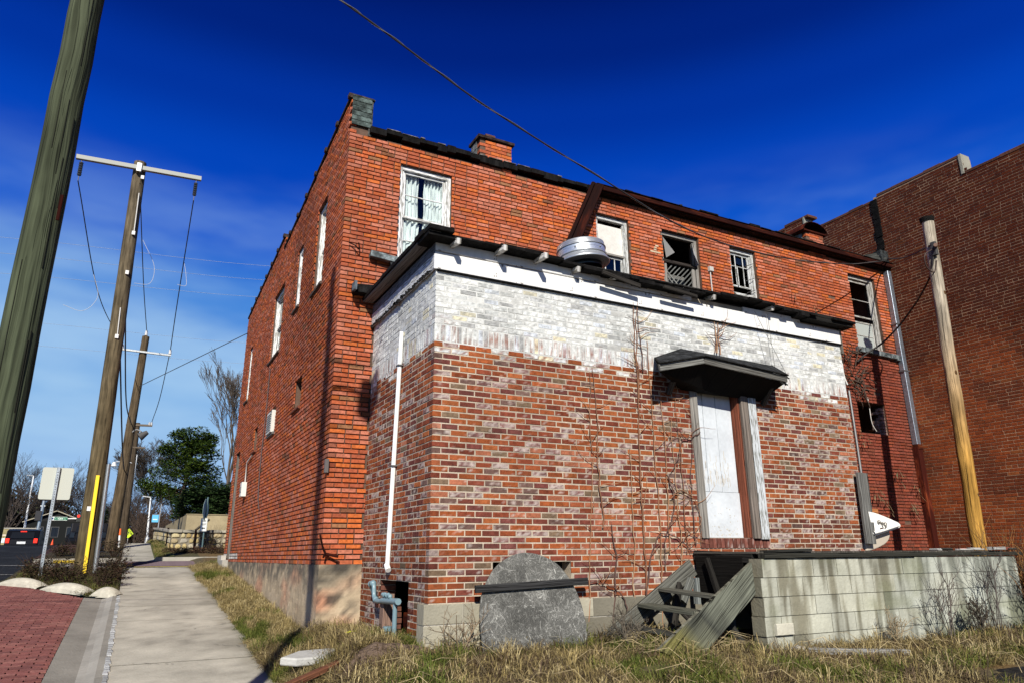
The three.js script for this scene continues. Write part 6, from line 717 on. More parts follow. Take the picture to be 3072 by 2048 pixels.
// ---------- stone wall and concrete wall across the alley ----------
{
  const w = thing('stone_wall', 'low yellowish rubble stone wall with flat coping beyond the alley', 'wall', [2, 0.1, -26.4]), R = rng(950), cols = [[0.60, 0.48, 0.24], [0.54, 0.44, 0.27], [0.64, 0.55, 0.33], [0.44, 0.39, 0.29], [0.58, 0.43, 0.20], [0.50, 0.46, 0.38]];
  const lay = (F, L, rows, v0, y) => { for (let r = 0; r < rows; r++) { let u = -R() * 0.1, h = (y - v0) / rows; while (u < L) { const wd = h * (0.9 + R() * 1.3), a = Math.max(0, u) + 0.012, b = Math.min(L, u + wd) - 0.012, g = G(), n = 7, cx = (a + b) / 2, cy = v0 + (r + 0.5) * h, ring = []; if (b - a > 0.06) { for (let k = 0; k < n; k++) { const t = k / n * 6.283 + 0.3, e = 0.86 + R() * 0.2, cu = Math.cos(t), sv = Math.sin(t), m = Math.max(Math.abs(cu), Math.abs(sv)); ring.push([cx + cu / m * (b - a) / 2 * e, cy + sv / m * h * 0.48 * e]); } const c = scl(cols[Math.floor(R() * 6)], 0.75 + R() * 0.45), d = 0.015 + R() * 0.03; for (let k = 0; k < n; k++) { const p = ring[k], q = ring[(k + 1) % n], s = 0.72, pi = [lerp(cx, p[0], s), lerp(cy, p[1], s)], qi = [lerp(cx, q[0], s), lerp(cy, q[1], s)]; fq(g, F, F.P(...p, -0.02), F.P(...q, -0.02), F.P(...qi, d), F.P(...pi, d), scl(c, 0.9)); const A = F.P(...pi, d), B = F.P(...qi, d), C0 = F.P(cx, cy, d + 0.008); F.flip ? g.tri(B, A, C0, c) : g.tri(A, B, C0, c); } g.build('stone', M.concrete, w); } u += wd; } } };
  const z0 = -26.4, x0 = 1.2; G().box(x0 + 0.012, -0.3, z0 - 0.5, 3.9, 0.80, z0 - 0.012, [0.26, 0.23, 0.18]).build('core', M.concrete, w); lay(frame([x0, 0, z0], [1, 0, 0], [0, 0, 1]), 2.7, 4, 0.1, 0.79);
  const F2 = frame([x0, 0, z0], [0, 0, -1], [-1, 0, 0]); const side = G(); side.quad([x0 + 0.012, -0.1, z0], [x0 + 0.012, 0.5, -46], [x0 + 0.012, 1.55, -46], [x0 + 0.012, 0.80, z0], [0.30, 0.26, 0.19]); side.quad([x0 + 0.012, 0.80, z0], [x0 + 0.012, 1.55, -46], [x0 + 0.5, 1.55, -46], [x0 + 0.5, 0.80, z0], [0.2, 0.18, 0.14]); side.build('core', M.concrete, w);
  for (let k = 0; k < 40; k++) for (let r = 0; r < 4; r++) { const u = k * 0.48 + (r % 2) * 0.2, yb = lerp(0.12, 0.72, u / 19.6), h = 0.165 + 0.01 * (u / 19), g = G(); const c = scl(cols[Math.floor(R() * 6)], 0.7 + R() * 0.4), a = u + 0.02, b = u + 0.42 + R() * 0.04, v = yb + r * 0.175; fq(g, F2, F2.P(a, v, 0), F2.P(b, v + 0.012, 0), F2.P(b - 0.04, v + 0.02, 0.03), F2.P(a + 0.04, v + 0.02, 0.03), c); fq(g, F2, F2.P(a + 0.04, v + 0.02, 0.03), F2.P(b - 0.04, v + 0.02, 0.03), F2.P(b - 0.04, v + h - 0.02, 0.03), F2.P(a + 0.04, v + h - 0.02, 0.03), c); fq(g, F2, F2.P(a + 0.04, v + h - 0.02, 0.03), F2.P(b - 0.04, v + h - 0.02, 0.03), F2.P(b, v + h, 0), F2.P(a, v + h, 0), c); fq(g, F2, F2.P(a, v, 0), F2.P(a + 0.04, v + 0.02, 0.03), F2.P(a + 0.04, v + h - 0.02, 0.03), F2.P(a, v + h, 0), c); g.build('stone', M.concrete, w); }
  for (let k = 0; k < 7; k++) G().box(1.14 + k * 0.4, 0.80, z0 - 0.35, 1.14 + k * 0.4 + 0.385, 0.875 + R() * 0.02, z0 + 0.06, scl([0.42, 0.39, 0.32], 0.8 + R() * 0.4), { ch: 0.012 }).build('coping_stone', M.concrete, w); for (let k = 0; k < 22; k++) { const a = z0 - 0.05 - k * 0.88, ya = lerp(0.80, 1.55, k / 22), yb = lerp(0.80, 1.55, (k + 1) / 22); G().beam([1.3, ya + 0.045, a], [1.3, yb + 0.045, a - 0.85], 0.36, 0.09, scl([0.40, 0.37, 0.31], 0.75 + R() * 0.45), [0, 1, 0], { ch: 0.012 }).build('coping_stone', M.concrete, w); }
  for (const x of [1.9]) G().box(x, 0.05, z0 + 0.02, x + 0.06, 0.9, z0 + 0.08, [0.05, 0.03, 0.025]).build('rusty_post', M.rust, w); G().box(1.13, 0.2, -27.9, 1.19, 1.0, -27.85, [0.05, 0.04, 0.035]).build('rusty_post', M.rust, w);
  const c = thing('concrete_wall', 'tall plain tan concrete retaining wall behind the low stone wall', 'wall', [2.6, 0.6, -30]), cc = [0.42, 0.35, 0.22]; G().box(1.82, 0.5, -30.3, 4.2, 1.56, -30, cc).build('face', M.concrete, c); const s = G(); s.quad([1.82, 0.5, -30.0], [1.80, 0.7, -30.3], [1.80, 1.56, -30.3], [1.82, 1.56, -30.0], scl(cc, 0.8)); s.quad([1.5, 0.7, -40], [1.81, 0.6, -30], [1.81, 1.56, -30], [1.5, 1.50, -40], scl(cc, 0.85)); s.build('side_wing', M.concrete, c); G().beam([2.0, 0.86, -29.97], [2.62, 1.42, -29.97], 0.05, 0.05, [0.14, 0.12, 0.09]).build('sloping_joint', M.concrete, c); G().box(1.80, 1.56, -30.3, 4.2, 1.59, -29.97, scl(cc, 0.9)).build('cap', M.concrete, c);
}
{ const g = G(); for (let z = -23.2; z > -46; z -= 1) { const n = 3; for (let k = 0; k < n; k++) { const P = (x, zz) => [x, LS(zz) + 0.01 + 0.10 * smooth(0.72, 1.2, x), zz]; g.quad(P(lerp(0.72, 1.22, k / n), z), P(lerp(0.72, 1.22, (k + 1) / n), z), P(lerp(0.72, 1.22, (k + 1) / n), z - 1), P(lerp(0.72, 1.22, k / n), z - 1), [0.10, 0.105, 0.035]); } } strip(g, { z0: -23, z1: -26.4, x: () => [1.2, 4] }, 0.08, [0.10, 0.09, 0.045], 1); struct(g.build('verge', M.soil)); const k = G(); k.box(0.72, LS(-22.95) - 0.1, -23.02, 4.0, LS(-23) + 0.10, -22.94, [0.42, 0.40, 0.35]); k.box(0.70, LS(-23) - 0.1, -26.4, 0.735, LS(-23) + 0.05, -23.0, [0.3, 0.28, 0.24]); struct(k.build('verge_kerb', M.concrete)).name = 'kerb_002'; }
// ---------- signs, lamps, traffic ----------
{ const s = thing('traffic_sign', 'blank grey back of a rectangular sign on a perforated post at the bed', 'sign', [-1.61, -0.36, -19.4]); const sh = new THREE.Shape(), w = 0.31, h = 0.36, r = 0.05; sh.moveTo(-w + r, -h); sh.lineTo(w - r, -h); sh.quadraticCurveTo(w, -h, w, -h + r); sh.lineTo(w, h - r); sh.quadraticCurveTo(w, h, w - r, h); sh.lineTo(-w + r, h); sh.quadraticCurveTo(-w, h, -w, h - r); sh.lineTo(-w, -h + r); sh.quadraticCurveTo(-w, -h, -w + r, -h); G().geo(new THREE.ExtrudeGeometry(sh, { depth: 0.004, bevelEnabled: false }), [0.44, 0.46, 0.41], new THREE.Matrix4().makeTranslation(-1.645, 1.655, -19.46)).build('panel', M.plain, s);
  G().box(-1.68, -0.5, -19.455, -1.61, 2.02, -19.40, [0.52, 0.56, 0.58]).build('post', M.galvanised, s); for (let k = 0; k < 40; k++) G().box(-1.653, -0.25 + k * 0.055, -19.402, -1.637, -0.232 + k * 0.055, -19.3985, [0.02, 0.02, 0.02], { ch: 0.001 }).build('hole', M.plain, s); }
function textPlate(name, parent, w, h, pos, ry, bg, fg, draw, px = 256) { const cv = document.createElement('canvas'); cv.width = px; cv.height = Math.round(px * h / w); const c = cv.getContext('2d'); c.fillStyle = bg; c.fillRect(0, 0, cv.width, cv.height); c.fillStyle = fg; c.strokeStyle = fg; draw(c, cv.width, cv.height); const t = new THREE.CanvasTexture(cv); t.colorSpace = THREE.SRGBColorSpace; const g = new THREE.BoxGeometry(w, h, 0.01), face = new THREE.MeshStandardMaterial({ map: t, roughness: 0.5 }); const m = new THREE.Mesh(g, face); m.name = name; m.position.set(pos[0] - parent.position.x, pos[1] - parent.position.y, pos[2] - parent.position.z); m.rotation.y = ry; m.castShadow = m.receiveShadow = true; parent.add(m); return m; }
{ const s = thing('stop_sign', 'octagonal sign seen from behind above a white one way plate before the stone wall', 'sign', [2.16, 0.2, -25.6]); const o = new THREE.CylinderGeometry(0.36, 0.36, 0.006, 8), m4 = new THREE.Matrix4().makeRotationY(1.24).multiply(new THREE.Matrix4().makeRotationX(Math.PI / 2)).multiply(new THREE.Matrix4().makeRotationY(Math.PI / 8)).setPosition(2.10, 1.50, -25.6); G().geo(o, [0.30, 0.40, 0.40], m4).build('panel', M.plain, s); G().tube([[2.12, 0.1, -25.62], [2.13, 1.9, -25.62]], 0.028, 6, [0.20, 0.30, 0.30]).build('post', M.galvanised, s);
  textPlate('one_way_plate', s, 0.30, 0.42, [2.09, 1.02, -25.55], -0.95, '#e8e8e2', '#111', (c, w, h) => { c.lineWidth = 8; c.strokeRect(10, 10, w - 20, h - 20); c.font = 'bold 84px sans-serif'; c.textAlign = 'center'; c.fillText('ONE', w / 2, h * 0.30); c.fillText('WAY', w / 2, h * 0.56); c.fillRect(w * 0.42, h * 0.72, w * 0.38, h * 0.08); c.beginPath(); c.moveTo(w * 0.2, h * 0.76); c.lineTo(w * 0.46, h * 0.66); c.lineTo(w * 0.46, h * 0.86); c.fill(); }); }
function lampPost(label, x, z, y0, x1, y1, r, col) { const t = thing('lamp_post', label, 'lamp post', [x, y0, z]); G().tube([[x, y0 - 0.2, z], [x1, y1, z]], (s) => r * (1 - 0.45 * s), 8, col).build('post', M.plain, t); G().beam([x1, y1, z], [x1 - 0.45, y1 + 0.05, z + 0.1], 0.10, 0.06, scl(col, 0.8)).build('lamp_head', M.plain, t); G().tube([[x, y0 - 0.1, z], [x, y0 + 0.25, z]], r * 1.7, 8, scl(col, 0.85), { caps: true }).build('base', M.plain, t); return t; }
lampPost('tall white lamp post just right of the distant timber pole', -0.35, -60, 1.2, -0.29, 7.4, 0.11, [0.66, 0.70, 0.74]); lampPost('short white lamp post beside the blue banner', 0.98, -50, 0.95, 0.86, 3.6, 0.07, [0.70, 0.72, 0.72]); lampPost('white lamp post at left behind the black car', -7.53, -70, 0.1, -7.59, 6.5, 0.10, [0.66, 0.69, 0.72]);
{ const t = thing('street_banner', 'light blue banner on a thin pole by the far sidewalk', 'banner', [1.32, 0.8, -45]); G().tube([[1.34, 0.7, -45], [1.36, 2.9, -45]], 0.025, 6, [0.3, 0.32, 0.34]).build('pole', M.plain, t); const g = G(); g.box(0.98, 1.9, -45.01, 1.31, 2.3, -44.99, [0.10, 0.42, 0.72]); g.box(1.03, 2.02, -44.988, 1.25, 2.08, -44.985, [0.6, 0.75, 0.85]); g.build('banner', M.plain, t); G().box(0.98, 2.3, -45.01, 1.34, 2.32, -44.98, [0.3, 0.3, 0.3]).build('bracket', M.plain, t); }
{ const t = thing('pedestrian_sign', 'fluorescent yellow green diamond sign far down the sidewalk', 'sign', [-0.1, 1.2, -68]); G().geo(new THREE.BoxGeometry(0.55, 0.55, 0.02), [0.55, 0.75, 0.02], new THREE.Matrix4().makeRotationZ(0.785).setPosition(-0.1, 1.95, -68)).build('panel', M.plain, t); G().box(-0.16, 1.83, -67.985, -0.10, 2.1, -67.98, [0.02, 0.02, 0.02]).build('figure', M.plain, t); G().tube([[-0.1, 1.0, -68.02], [-0.1, 2.3, -68.02]], 0.03, 6, [0.3, 0.3, 0.3]).build('post', M.plain, t); }
{ const t = thing('delineator_post', 'white marker post with orange top by the far sidewalk edge', 'marker post', [-0.32, 0.4, -30]); G().tube([[-0.29, 0.35, -30], [-0.32, 0.8, -30]], 0.035, 10, [0.72, 0.72, 0.70], { caps: true }).build('shaft', M.plain, t); G().tube([[-0.32, 0.8, -30], [-0.335, 1.03, -30]], 0.045, 10, [0.75, 0.13, 0.02], { caps: true }).build('orange_sleeve', M.plain, t); }
{ const t = thing('traffic_signal', 'traffic signal arm with red light and green street name sign over the crossing', 'traffic light', [-2.6, 1, -65]), wcol = [0.68, 0.68, 0.66]; G().tube([[-2.6, 0, -65], [-2.6, 4.1, -65]], 0.09, 8, wcol).build('mast', M.plain, t); G().tube([[-2.6, 2.96, -65], [-5.5, 2.90, -65]], 0.05, 8, wcol).build('arm', M.plain, t); const h = sub('signal_head', t); G().box(-3.78, 2.70, -64.95, -3.52, 3.30, -64.72, [0.03, 0.03, 0.03]).build('housing', M.plain, h); const lens = new THREE.Mesh(new THREE.CylinderGeometry(0.10, 0.10, 0.03, 16), M.tail); lens.name = 'red_lens'; lens.rotation.x = Math.PI / 2; lens.position.set(-3.65 + 2.6, 3.12 - 1, -64.705 + 65); h.add(lens); for (const y of [2.98, 2.82]) G().geo(new THREE.CylinderGeometry(0.09, 0.09, 0.02, 14), [0.02, 0.025, 0.02], new THREE.Matrix4().makeRotationX(Math.PI / 2).setPosition(-3.65, y - 0.01, -64.71)).build('dark_lens', M.plain, h);
  textPlate('street_name_sign', t, 1.05, 0.26, [-4.9, 2.92, -64.92], 0, '#0b6b4a', '#f2f2ee', (c, w, h) => { c.fillStyle = '#f2f2ee'; c.fillRect(0, 0, w, 4); c.fillRect(0, h - 4, w, 4); c.fillRect(0, 0, 46, h); c.fillStyle = '#0b3f6b'; c.fillRect(12, 12, 24, h - 24); c.fillStyle = '#f2f2ee'; c.font = 'bold 44px sans-serif'; c.textAlign = 'left'; c.fillText('12th', 96, h * 0.74); c.font = 'bold 22px sans-serif'; c.fillText('E', 66, h * 0.62); c.fillText('St', 206, h * 0.72); }); }
{ const t = thing('signal_pole', 'grey signal pole with a dark signal box left of the street name sign', 'traffic light', [-5.8, 1, -60]); G().tube([[-5.75, 0, -60], [-5.62, 3.9, -60]], 0.10, 8, [0.5, 0.56, 0.6]).build('pole', M.galvanised, t); G().box(-5.98, 2.55, -60.1, -5.62, 3.2, -59.8, [0.015, 0.015, 0.02]).build('signal_box', M.plain, t); G().box(-5.78, 3.5, -60.05, -5.5, 3.58, -59.95, [0.6, 0.62, 0.62]).build('camera_box', M.plain, t); }
{ const t = thing('traffic_cone', 'small orange cone on the road by the crossing', 'traffic cone', [-3.6, 0.35, -46]); G().geo(new THREE.ConeGeometry(0.16, 0.75, 12), [0.75, 0.08, 0.02], new THREE.Matrix4().makeTranslation(-3.6, 0.66, -46)).build('cone', M.plain, t); G().box(-3.8, 0.27, -46.2, -3.4, 0.32, -45.8, [0.5, 0.06, 0.02]).build('base', M.plain, t); }
{ const t = thing('low_wall', 'low tan block wall behind the black car at the far left', 'wall', [-8, 1.2, -62]), R = rng(960); G().box(-13, -0.2, -62.4, -5.75, 2.0, -62.03, [0.2, 0.18, 0.13]).build('core', M.concrete, t); for (let r = -2; r < 3; r++) for (let k = 0; k < 9; k++) { const x = -13 + k * 0.8 + (Math.abs(r) % 2) * 0.4; G().box(x + 0.01, 0.95 + r * 0.36, -62.1, Math.min(-5.74, x + 0.79), 1.30 + r * 0.36, -62 + R() * 0.02, scl([0.44, 0.38, 0.20], 0.75 + R() * 0.5)).build('block', M.concrete, t); } G().box(-13, 2.04, -62.4, -5.73, 2.12, -61.95, [0.42, 0.40, 0.35]).build('coping', M.concrete, t); }
{ const t = thing('road_barrier', 'white barrier with tan rail beside the black car', 'barrier', [-7.5, 0.95, -58]); G().box(-9.5, 1.02, -58.2, -6.45, 1.32, -58, [0.62, 0.68, 0.72]).build('panel', M.plain, t); G().box(-9.5, 1.46, -58.15, -6.35, 1.56, -58.05, [0.60, 0.52, 0.40]).build('rail', M.plain, t); for (const x of [-9.2, -7.8, -6.5]) G().box(x, -0.1, -58.22, x + 0.08, 1.6, -58.16, [0.3, 0.28, 0.25]).build('post', M.plain, t); }
{ const t = thing('house', 'dark low house with pale gable edges behind the crossing', 'house', [-7, 1.2, -84]); G().box(-9.0, -0.2, -90, -4.2, 3.6, -84, [0.012, 0.013, 0.013]).build('wall', M.matte, t); const r = G(); r.quad([-9.3, 3.4, -83.7], [-6.6, 4.5, -83.7], [-6.6, 4.5, -90], [-9.3, 3.4, -90], [0.05, 0.05, 0.05]).quad([-6.6, 4.5, -83.7], [-3.9, 3.4, -83.7], [-3.9, 3.4, -90], [-6.6, 4.5, -90], [0.05, 0.05, 0.05]).tri([-9.0, 3.5, -83.98], [-4.2, 3.5, -83.98], [-6.6, 4.45, -83.98], [0.02, 0.02, 0.02]); r.build('roof', M.matte, t); for (const [a, b] of [[[-9.3, 3.4, -83.66], [-6.62, 4.5, -83.66]], [[-6.58, 4.5, -83.66], [-3.9, 3.4, -83.66]]]) G().beam(a, b, 0.05, 0.09, [0.30, 0.27, 0.2]).build('gable_edge', M.plain, t); for (const x of [-8.2, -6.9, -5.6]) { const w = sub('window', t); G().box(x, 2.0, -83.99, x + 0.7, 3.0, -83.96, [0.05, 0.05, 0.05]).build('frame', M.plain, w); G().box(x + 0.06, 2.06, -83.97, x + 0.64, 2.94, -83.945, [0.02, 0.025, 0.03]).build('pane', M.carglass, w); } }
function car(label, x, z, y0, w, h, L, tall) { // rear faces the camera (+z)
  const t = thing('parked_car', label, 'car', [x, y0, z]); const prof = tall ? [[0, 0.30], [0.02, 0.72], [0.06, 0.98], [0.20, 0.62 * 2 / 1.24], [0.34, h], [L * 0.52, h], [L * 0.70, 1.02], [L * 0.97, 0.92], [L, 0.6], [L, 0.28]] : [[0, 0.28], [0.02, 0.62], [0.08, 0.95], [0.45, h - 0.06], [0.8, h], [L * 0.55, h - 0.02], [L * 0.72, 0.95], [L * 0.97, 0.8], [L, 0.55], [L, 0.26]];
  const mk = (pr, wd, name, m, z0 = 0) => { const s = new THREE.Shape(pr.map((p) => new THREE.Vector2(...p))), e = new THREE.ExtrudeGeometry(s, { depth: wd - 0.16, bevelEnabled: true, bevelSize: 0.06, bevelThickness: 0.08, bevelSegments: 3 }); const m4 = new THREE.Matrix4().makeRotationY(Math.PI / 2).setPosition(x - wd / 2 + 0.08, y0, z); G().geo(e, [1, 1, 1], m4).build(name, m, t); };
  mk(prof.map((p) => [p[0], p[1]]), w, 'body', M.carpaint);
  G().quad([x - w * 0.36, y0 + 0.98, z - 0.02 + 0.075], [x + w * 0.36, y0 + 0.98, z - 0.02 + 0.075], [x + w * 0.33, y0 + h - 0.12, z - (tall ? 0.22 : 0.40) + 0.10], [x - w * 0.33, y0 + h - 0.12, z - (tall ? 0.22 : 0.40) + 0.10], [1, 1, 1]).build('rear_window', M.carglass, t);
  for (const s of [-1, 1]) { G().box(x + s * w * 0.36, y0 + 0.72, z + 0.02, x + s * w * 0.47, y0 + 0.98, z + 0.085, [1, 1, 1]).build('tail_light', tall ? M.carglass : M.tail, t); for (const zz of [-0.75, -L + 0.8]) { const wh = sub('wheel', t); G().tube([[x + s * (w / 2 - 0.22), y0 + 0.31, z + zz], [x + s * (w / 2 + 0.01), y0 + 0.31, z + zz]], 0.31, 20, [0.012, 0.012, 0.012], { caps: true }).build('tyre', M.matte, wh); G().tube([[x + s * (w / 2 - 0.1), y0 + 0.31, z + zz], [x + s * (w / 2 + 0.02), y0 + 0.31, z + zz]], 0.2, 16, [0.4, 0.4, 0.4], { caps: true }).build('rim', M.galvanised, wh); } G().box(x + s * (w / 2 + 0.02), y0 + 0.95, z - L * 0.66, x + s * (w / 2 + 0.18), y0 + 1.08, z - L * 0.66 + 0.1, [0.01, 0.01, 0.012]).build('mirror', M.carpaint, t); }
  G().box(x - 0.22, y0 + 0.66, z + 0.06, x + 0.22, y0 + 0.80, z + 0.075, [0.6, 0.62, 0.64]).build('number_plate', M.plain, t); G().box(x - w * 0.44, y0 + 0.32, z + 0.03, x + w * 0.44, y0 + 0.56, z + 0.10, [0.006, 0.006, 0.007]).build('bumper', M.matte, t); if (!tall) G().box(x - 0.16, y0 + h - 0.11, z - 0.33, x + 0.16, y0 + h - 0.06, z - 0.28, [1, 1, 1]).build('brake_light', M.tail, t); return t; }
car('black hatchback with lit red tail lights driving away on the road', -5.75, -53, 0.21, 1.72, 1.48, 4.0, false);
car('dark utility vehicle parked in the far bay behind the tall pole', -1.95, -45, 0.34, 1.75, 1.42, 4.3, true);
tag(G().box(-4.6, 0.1, -74, -2.8, 2.0, -70, [0.012, 0.014, 0.02], { ch: 0.2 }).build('dark_van', M.carpaint), 'dark van beyond the crossing seen between sign post and tall pole', 'van');

// ---------- grass and litter on the yard ----------
{ const R = rng(1001), blade = (g, n, h, lean, w) => { for (let k = 0; k < n; k++) { const a = R() * 6.28, l = lean * (0.4 + R()), hh = h * (0.5 + R() * 0.7), bx = (R() - 0.5) * 0.07, bz = (R() - 0.5) * 0.07, dx = Math.cos(a), dz = Math.sin(a), px = -dz * w, pz = dx * w, t = 0.8 + R() * 0.4, c = [t, t, t]; const m = [bx + dx * l * 0.35, hh * 0.62, bz + dz * l * 0.35], e = [bx + dx * l, hh * (0.95 - 0.5 * R() * l / (h + 0.01)), bz + dz * l]; g.quad([bx - px, 0, bz - pz], [bx + px, 0, bz + pz], [m[0] + px * 0.8, m[1], m[2] + pz * 0.8], [m[0] - px * 0.8, m[1], m[2] - pz * 0.8], c); g.tri([m[0] - px * 0.8, m[1], m[2] - pz * 0.8], [m[0] + px * 0.8, m[1], m[2] + pz * 0.8], e, c); } };
  const kinds = [[11, 0.10, 0.08, 0.0026], [10, 0.16, 0.15, 0.0026], [12, 0.06, 0.14, 0.003]].map((k) => { const g = G(); blade(g, ...k); return g.geometry(); });
  const straw = [[0.27, 0.21, 0.09], [0.33, 0.26, 0.125], [0.21, 0.165, 0.07], [0.18, 0.14, 0.062], [0.40, 0.33, 0.175]], green = [[0.075, 0.10, 0.02], [0.11, 0.13, 0.03], [0.14, 0.14, 0.035]], dead = [[0.08, 0.055, 0.033], [0.06, 0.045, 0.03], [0.12, 0.085, 0.055]];
  const put = [[], [], []]; const bare = (x, z) => (Math.hypot((x - 2.45) / 0.45, (z + 7.15) / 0.22) < 1 && R() < 0.75) || (Math.hypot((x - 8.3) / 1.3, (z + 4.25) / 0.5) < 1) || (Math.hypot((x - 4.6) / 0.35, (z + 5.7) / 0.2) < 1) || (Math.hypot((x - 1.95) / 0.5, (z + 8.0) / 0.28) < 1 && R() < 0.8);
  const add = (x, z, y, s, tone) => { const k = R() < 0.45 ? 0 : R() < 0.55 ? 1 : 2; put[k].push([x, y, z, s, tone]); };
  for (let i = 0; i < 26000; i++) { // yard in front of the annex and the platform
    const z = lerp(-3.2, -7.25, R()), x = lerp(1.35, 14.8, R()); if (x - 1.5 < 0.12 * (R() - 0.3)) continue; if (x > 6.2 && z < -5.95 && x < 11.3) continue; if (bare(x, z)) continue;
    const n = fbm(x * 1.3, z * 1.3, 3, 1003), m = fbm(x * 2.6 + 7, z * 2.6, 3, 1007); const d = 0.55 + 0.6 * n; if (R() > d) continue; let t = m > 0.56 ? green : R() < 0.34 ? dead : straw; if (n < 0.38) t = R() < 0.5 ? dead : straw; add(x, z, ground(x, z) - 0.01, 0.7 + R() * 0.7 + (n > 0.6 ? 0.4 : 0), t); }
  for (let i = 0; i < 5200; i++) { const z = lerp(-7.2, -9.7, R()), x = lerp(1.5, 2.78, R()); if (x > 2.26 && z < -9.64) continue; if (bare(x, z)) continue; const m = fbm(x * 2.6 + 7, z * 2.6, 3, 1007); add(x, z, ground(x, z) - 0.01, 0.6 + R() * 0.7, m > 0.58 ? green : R() < 0.25 ? dead : straw); }
  for (let i = 0; i < 7600; i++) { const z = lerp(-9.6, -21, R()), e = 1.50 + 0.14 * (fbm(z * 1.3, 2, 3, 1011) - 0.5), x = lerp(e, 2.20, R()); const m = fbm(x * 3, z * 1.4, 3, 1007); add(x, z, ground(x, z) - 0.015, 0.55 + R() * 0.5, m > 0.60 ? green : straw); }
  for (let i = 0; i < 1500; i++) { const z = lerp(-15.6, -20.8, R()), x = lerp(z > -18.3 ? lerp(-0.55, -2.2, clamp((-15.7 - z) / 2.6)) : -2.1, -0.08, R()); add(x, z, LS(z), 0.5 + R() * 0.4, R() < 0.5 ? green : dead); }
  for (let i = 0; i < 1600; i++) { const z = lerp(-23.2, -40, R()), x = lerp(0.76, 1.15, R()); add(x, z, LS(z) + 0.05, 0.5 + R() * 0.4, R() < 0.5 ? green : straw); }
  const root = thing('grass', 'dry straw coloured grass and weeds covering yard and verge', 'grass', [0, 0, 0]); root.userData.kind = 'stuff'; const q = new THREE.Quaternion(), E = new THREE.Euler(), m4 = new THREE.Matrix4(), cl = new THREE.Color();
  put.forEach((L, k) => { const im = new THREE.InstancedMesh(kinds[k], M.leaf, L.length); im.name = 'grass_blades'; im.userData.kind = 'stuff'; im.castShadow = im.receiveShadow = true; L.forEach(([x, y, z, s, t], i) => { E.set((R() - 0.5) * 0.35, R() * 6.28, (R() - 0.5) * 0.35); m4.compose(V(x, y, z), q.setFromEuler(E), V(s, s * (0.75 + R() * 0.6), s)); im.setMatrixAt(i, m4); const c = t[Math.floor(R() * t.length)], b = 0.75 + R() * 0.5; im.setColorAt(i, cl.setRGB(c[0] * b, c[1] * b, c[2] * b)); }); root.add(im); });
  // long fallen straw and tussocks
  const g = G(); for (let k = 0; k < 520; k++) { const cl2 = R() < 0.5 ? [5.0 + R() * 0.9, -6.2 - R() * 0.6] : [1.6 + R() * 9, -4.2 - R() * 2.6], [x, z] = cl2; if (x > 6.15 && z < -5.9) continue; const a = R() * 6.28, L = 0.2 + R() * 0.35, y = ground(x, z) + 0.02, h = 0.03 + R() * 0.16; g.tube([[x, y, z], [x + Math.cos(a) * L * 0.5, y + h, z + Math.sin(a) * L * 0.5], [x + Math.cos(a) * L, y + h * 0.7, z + Math.sin(a) * L]], (s) => 0.0034 * (1 - 0.6 * s), 3, scl([0.52, 0.42, 0.24], 0.6 + R() * 0.6)); } tag(g.build('fallen_straw', M.matte), 'long pale dead straw stalks fallen over the grass', 'straw').userData.kind = 'stuff';
}
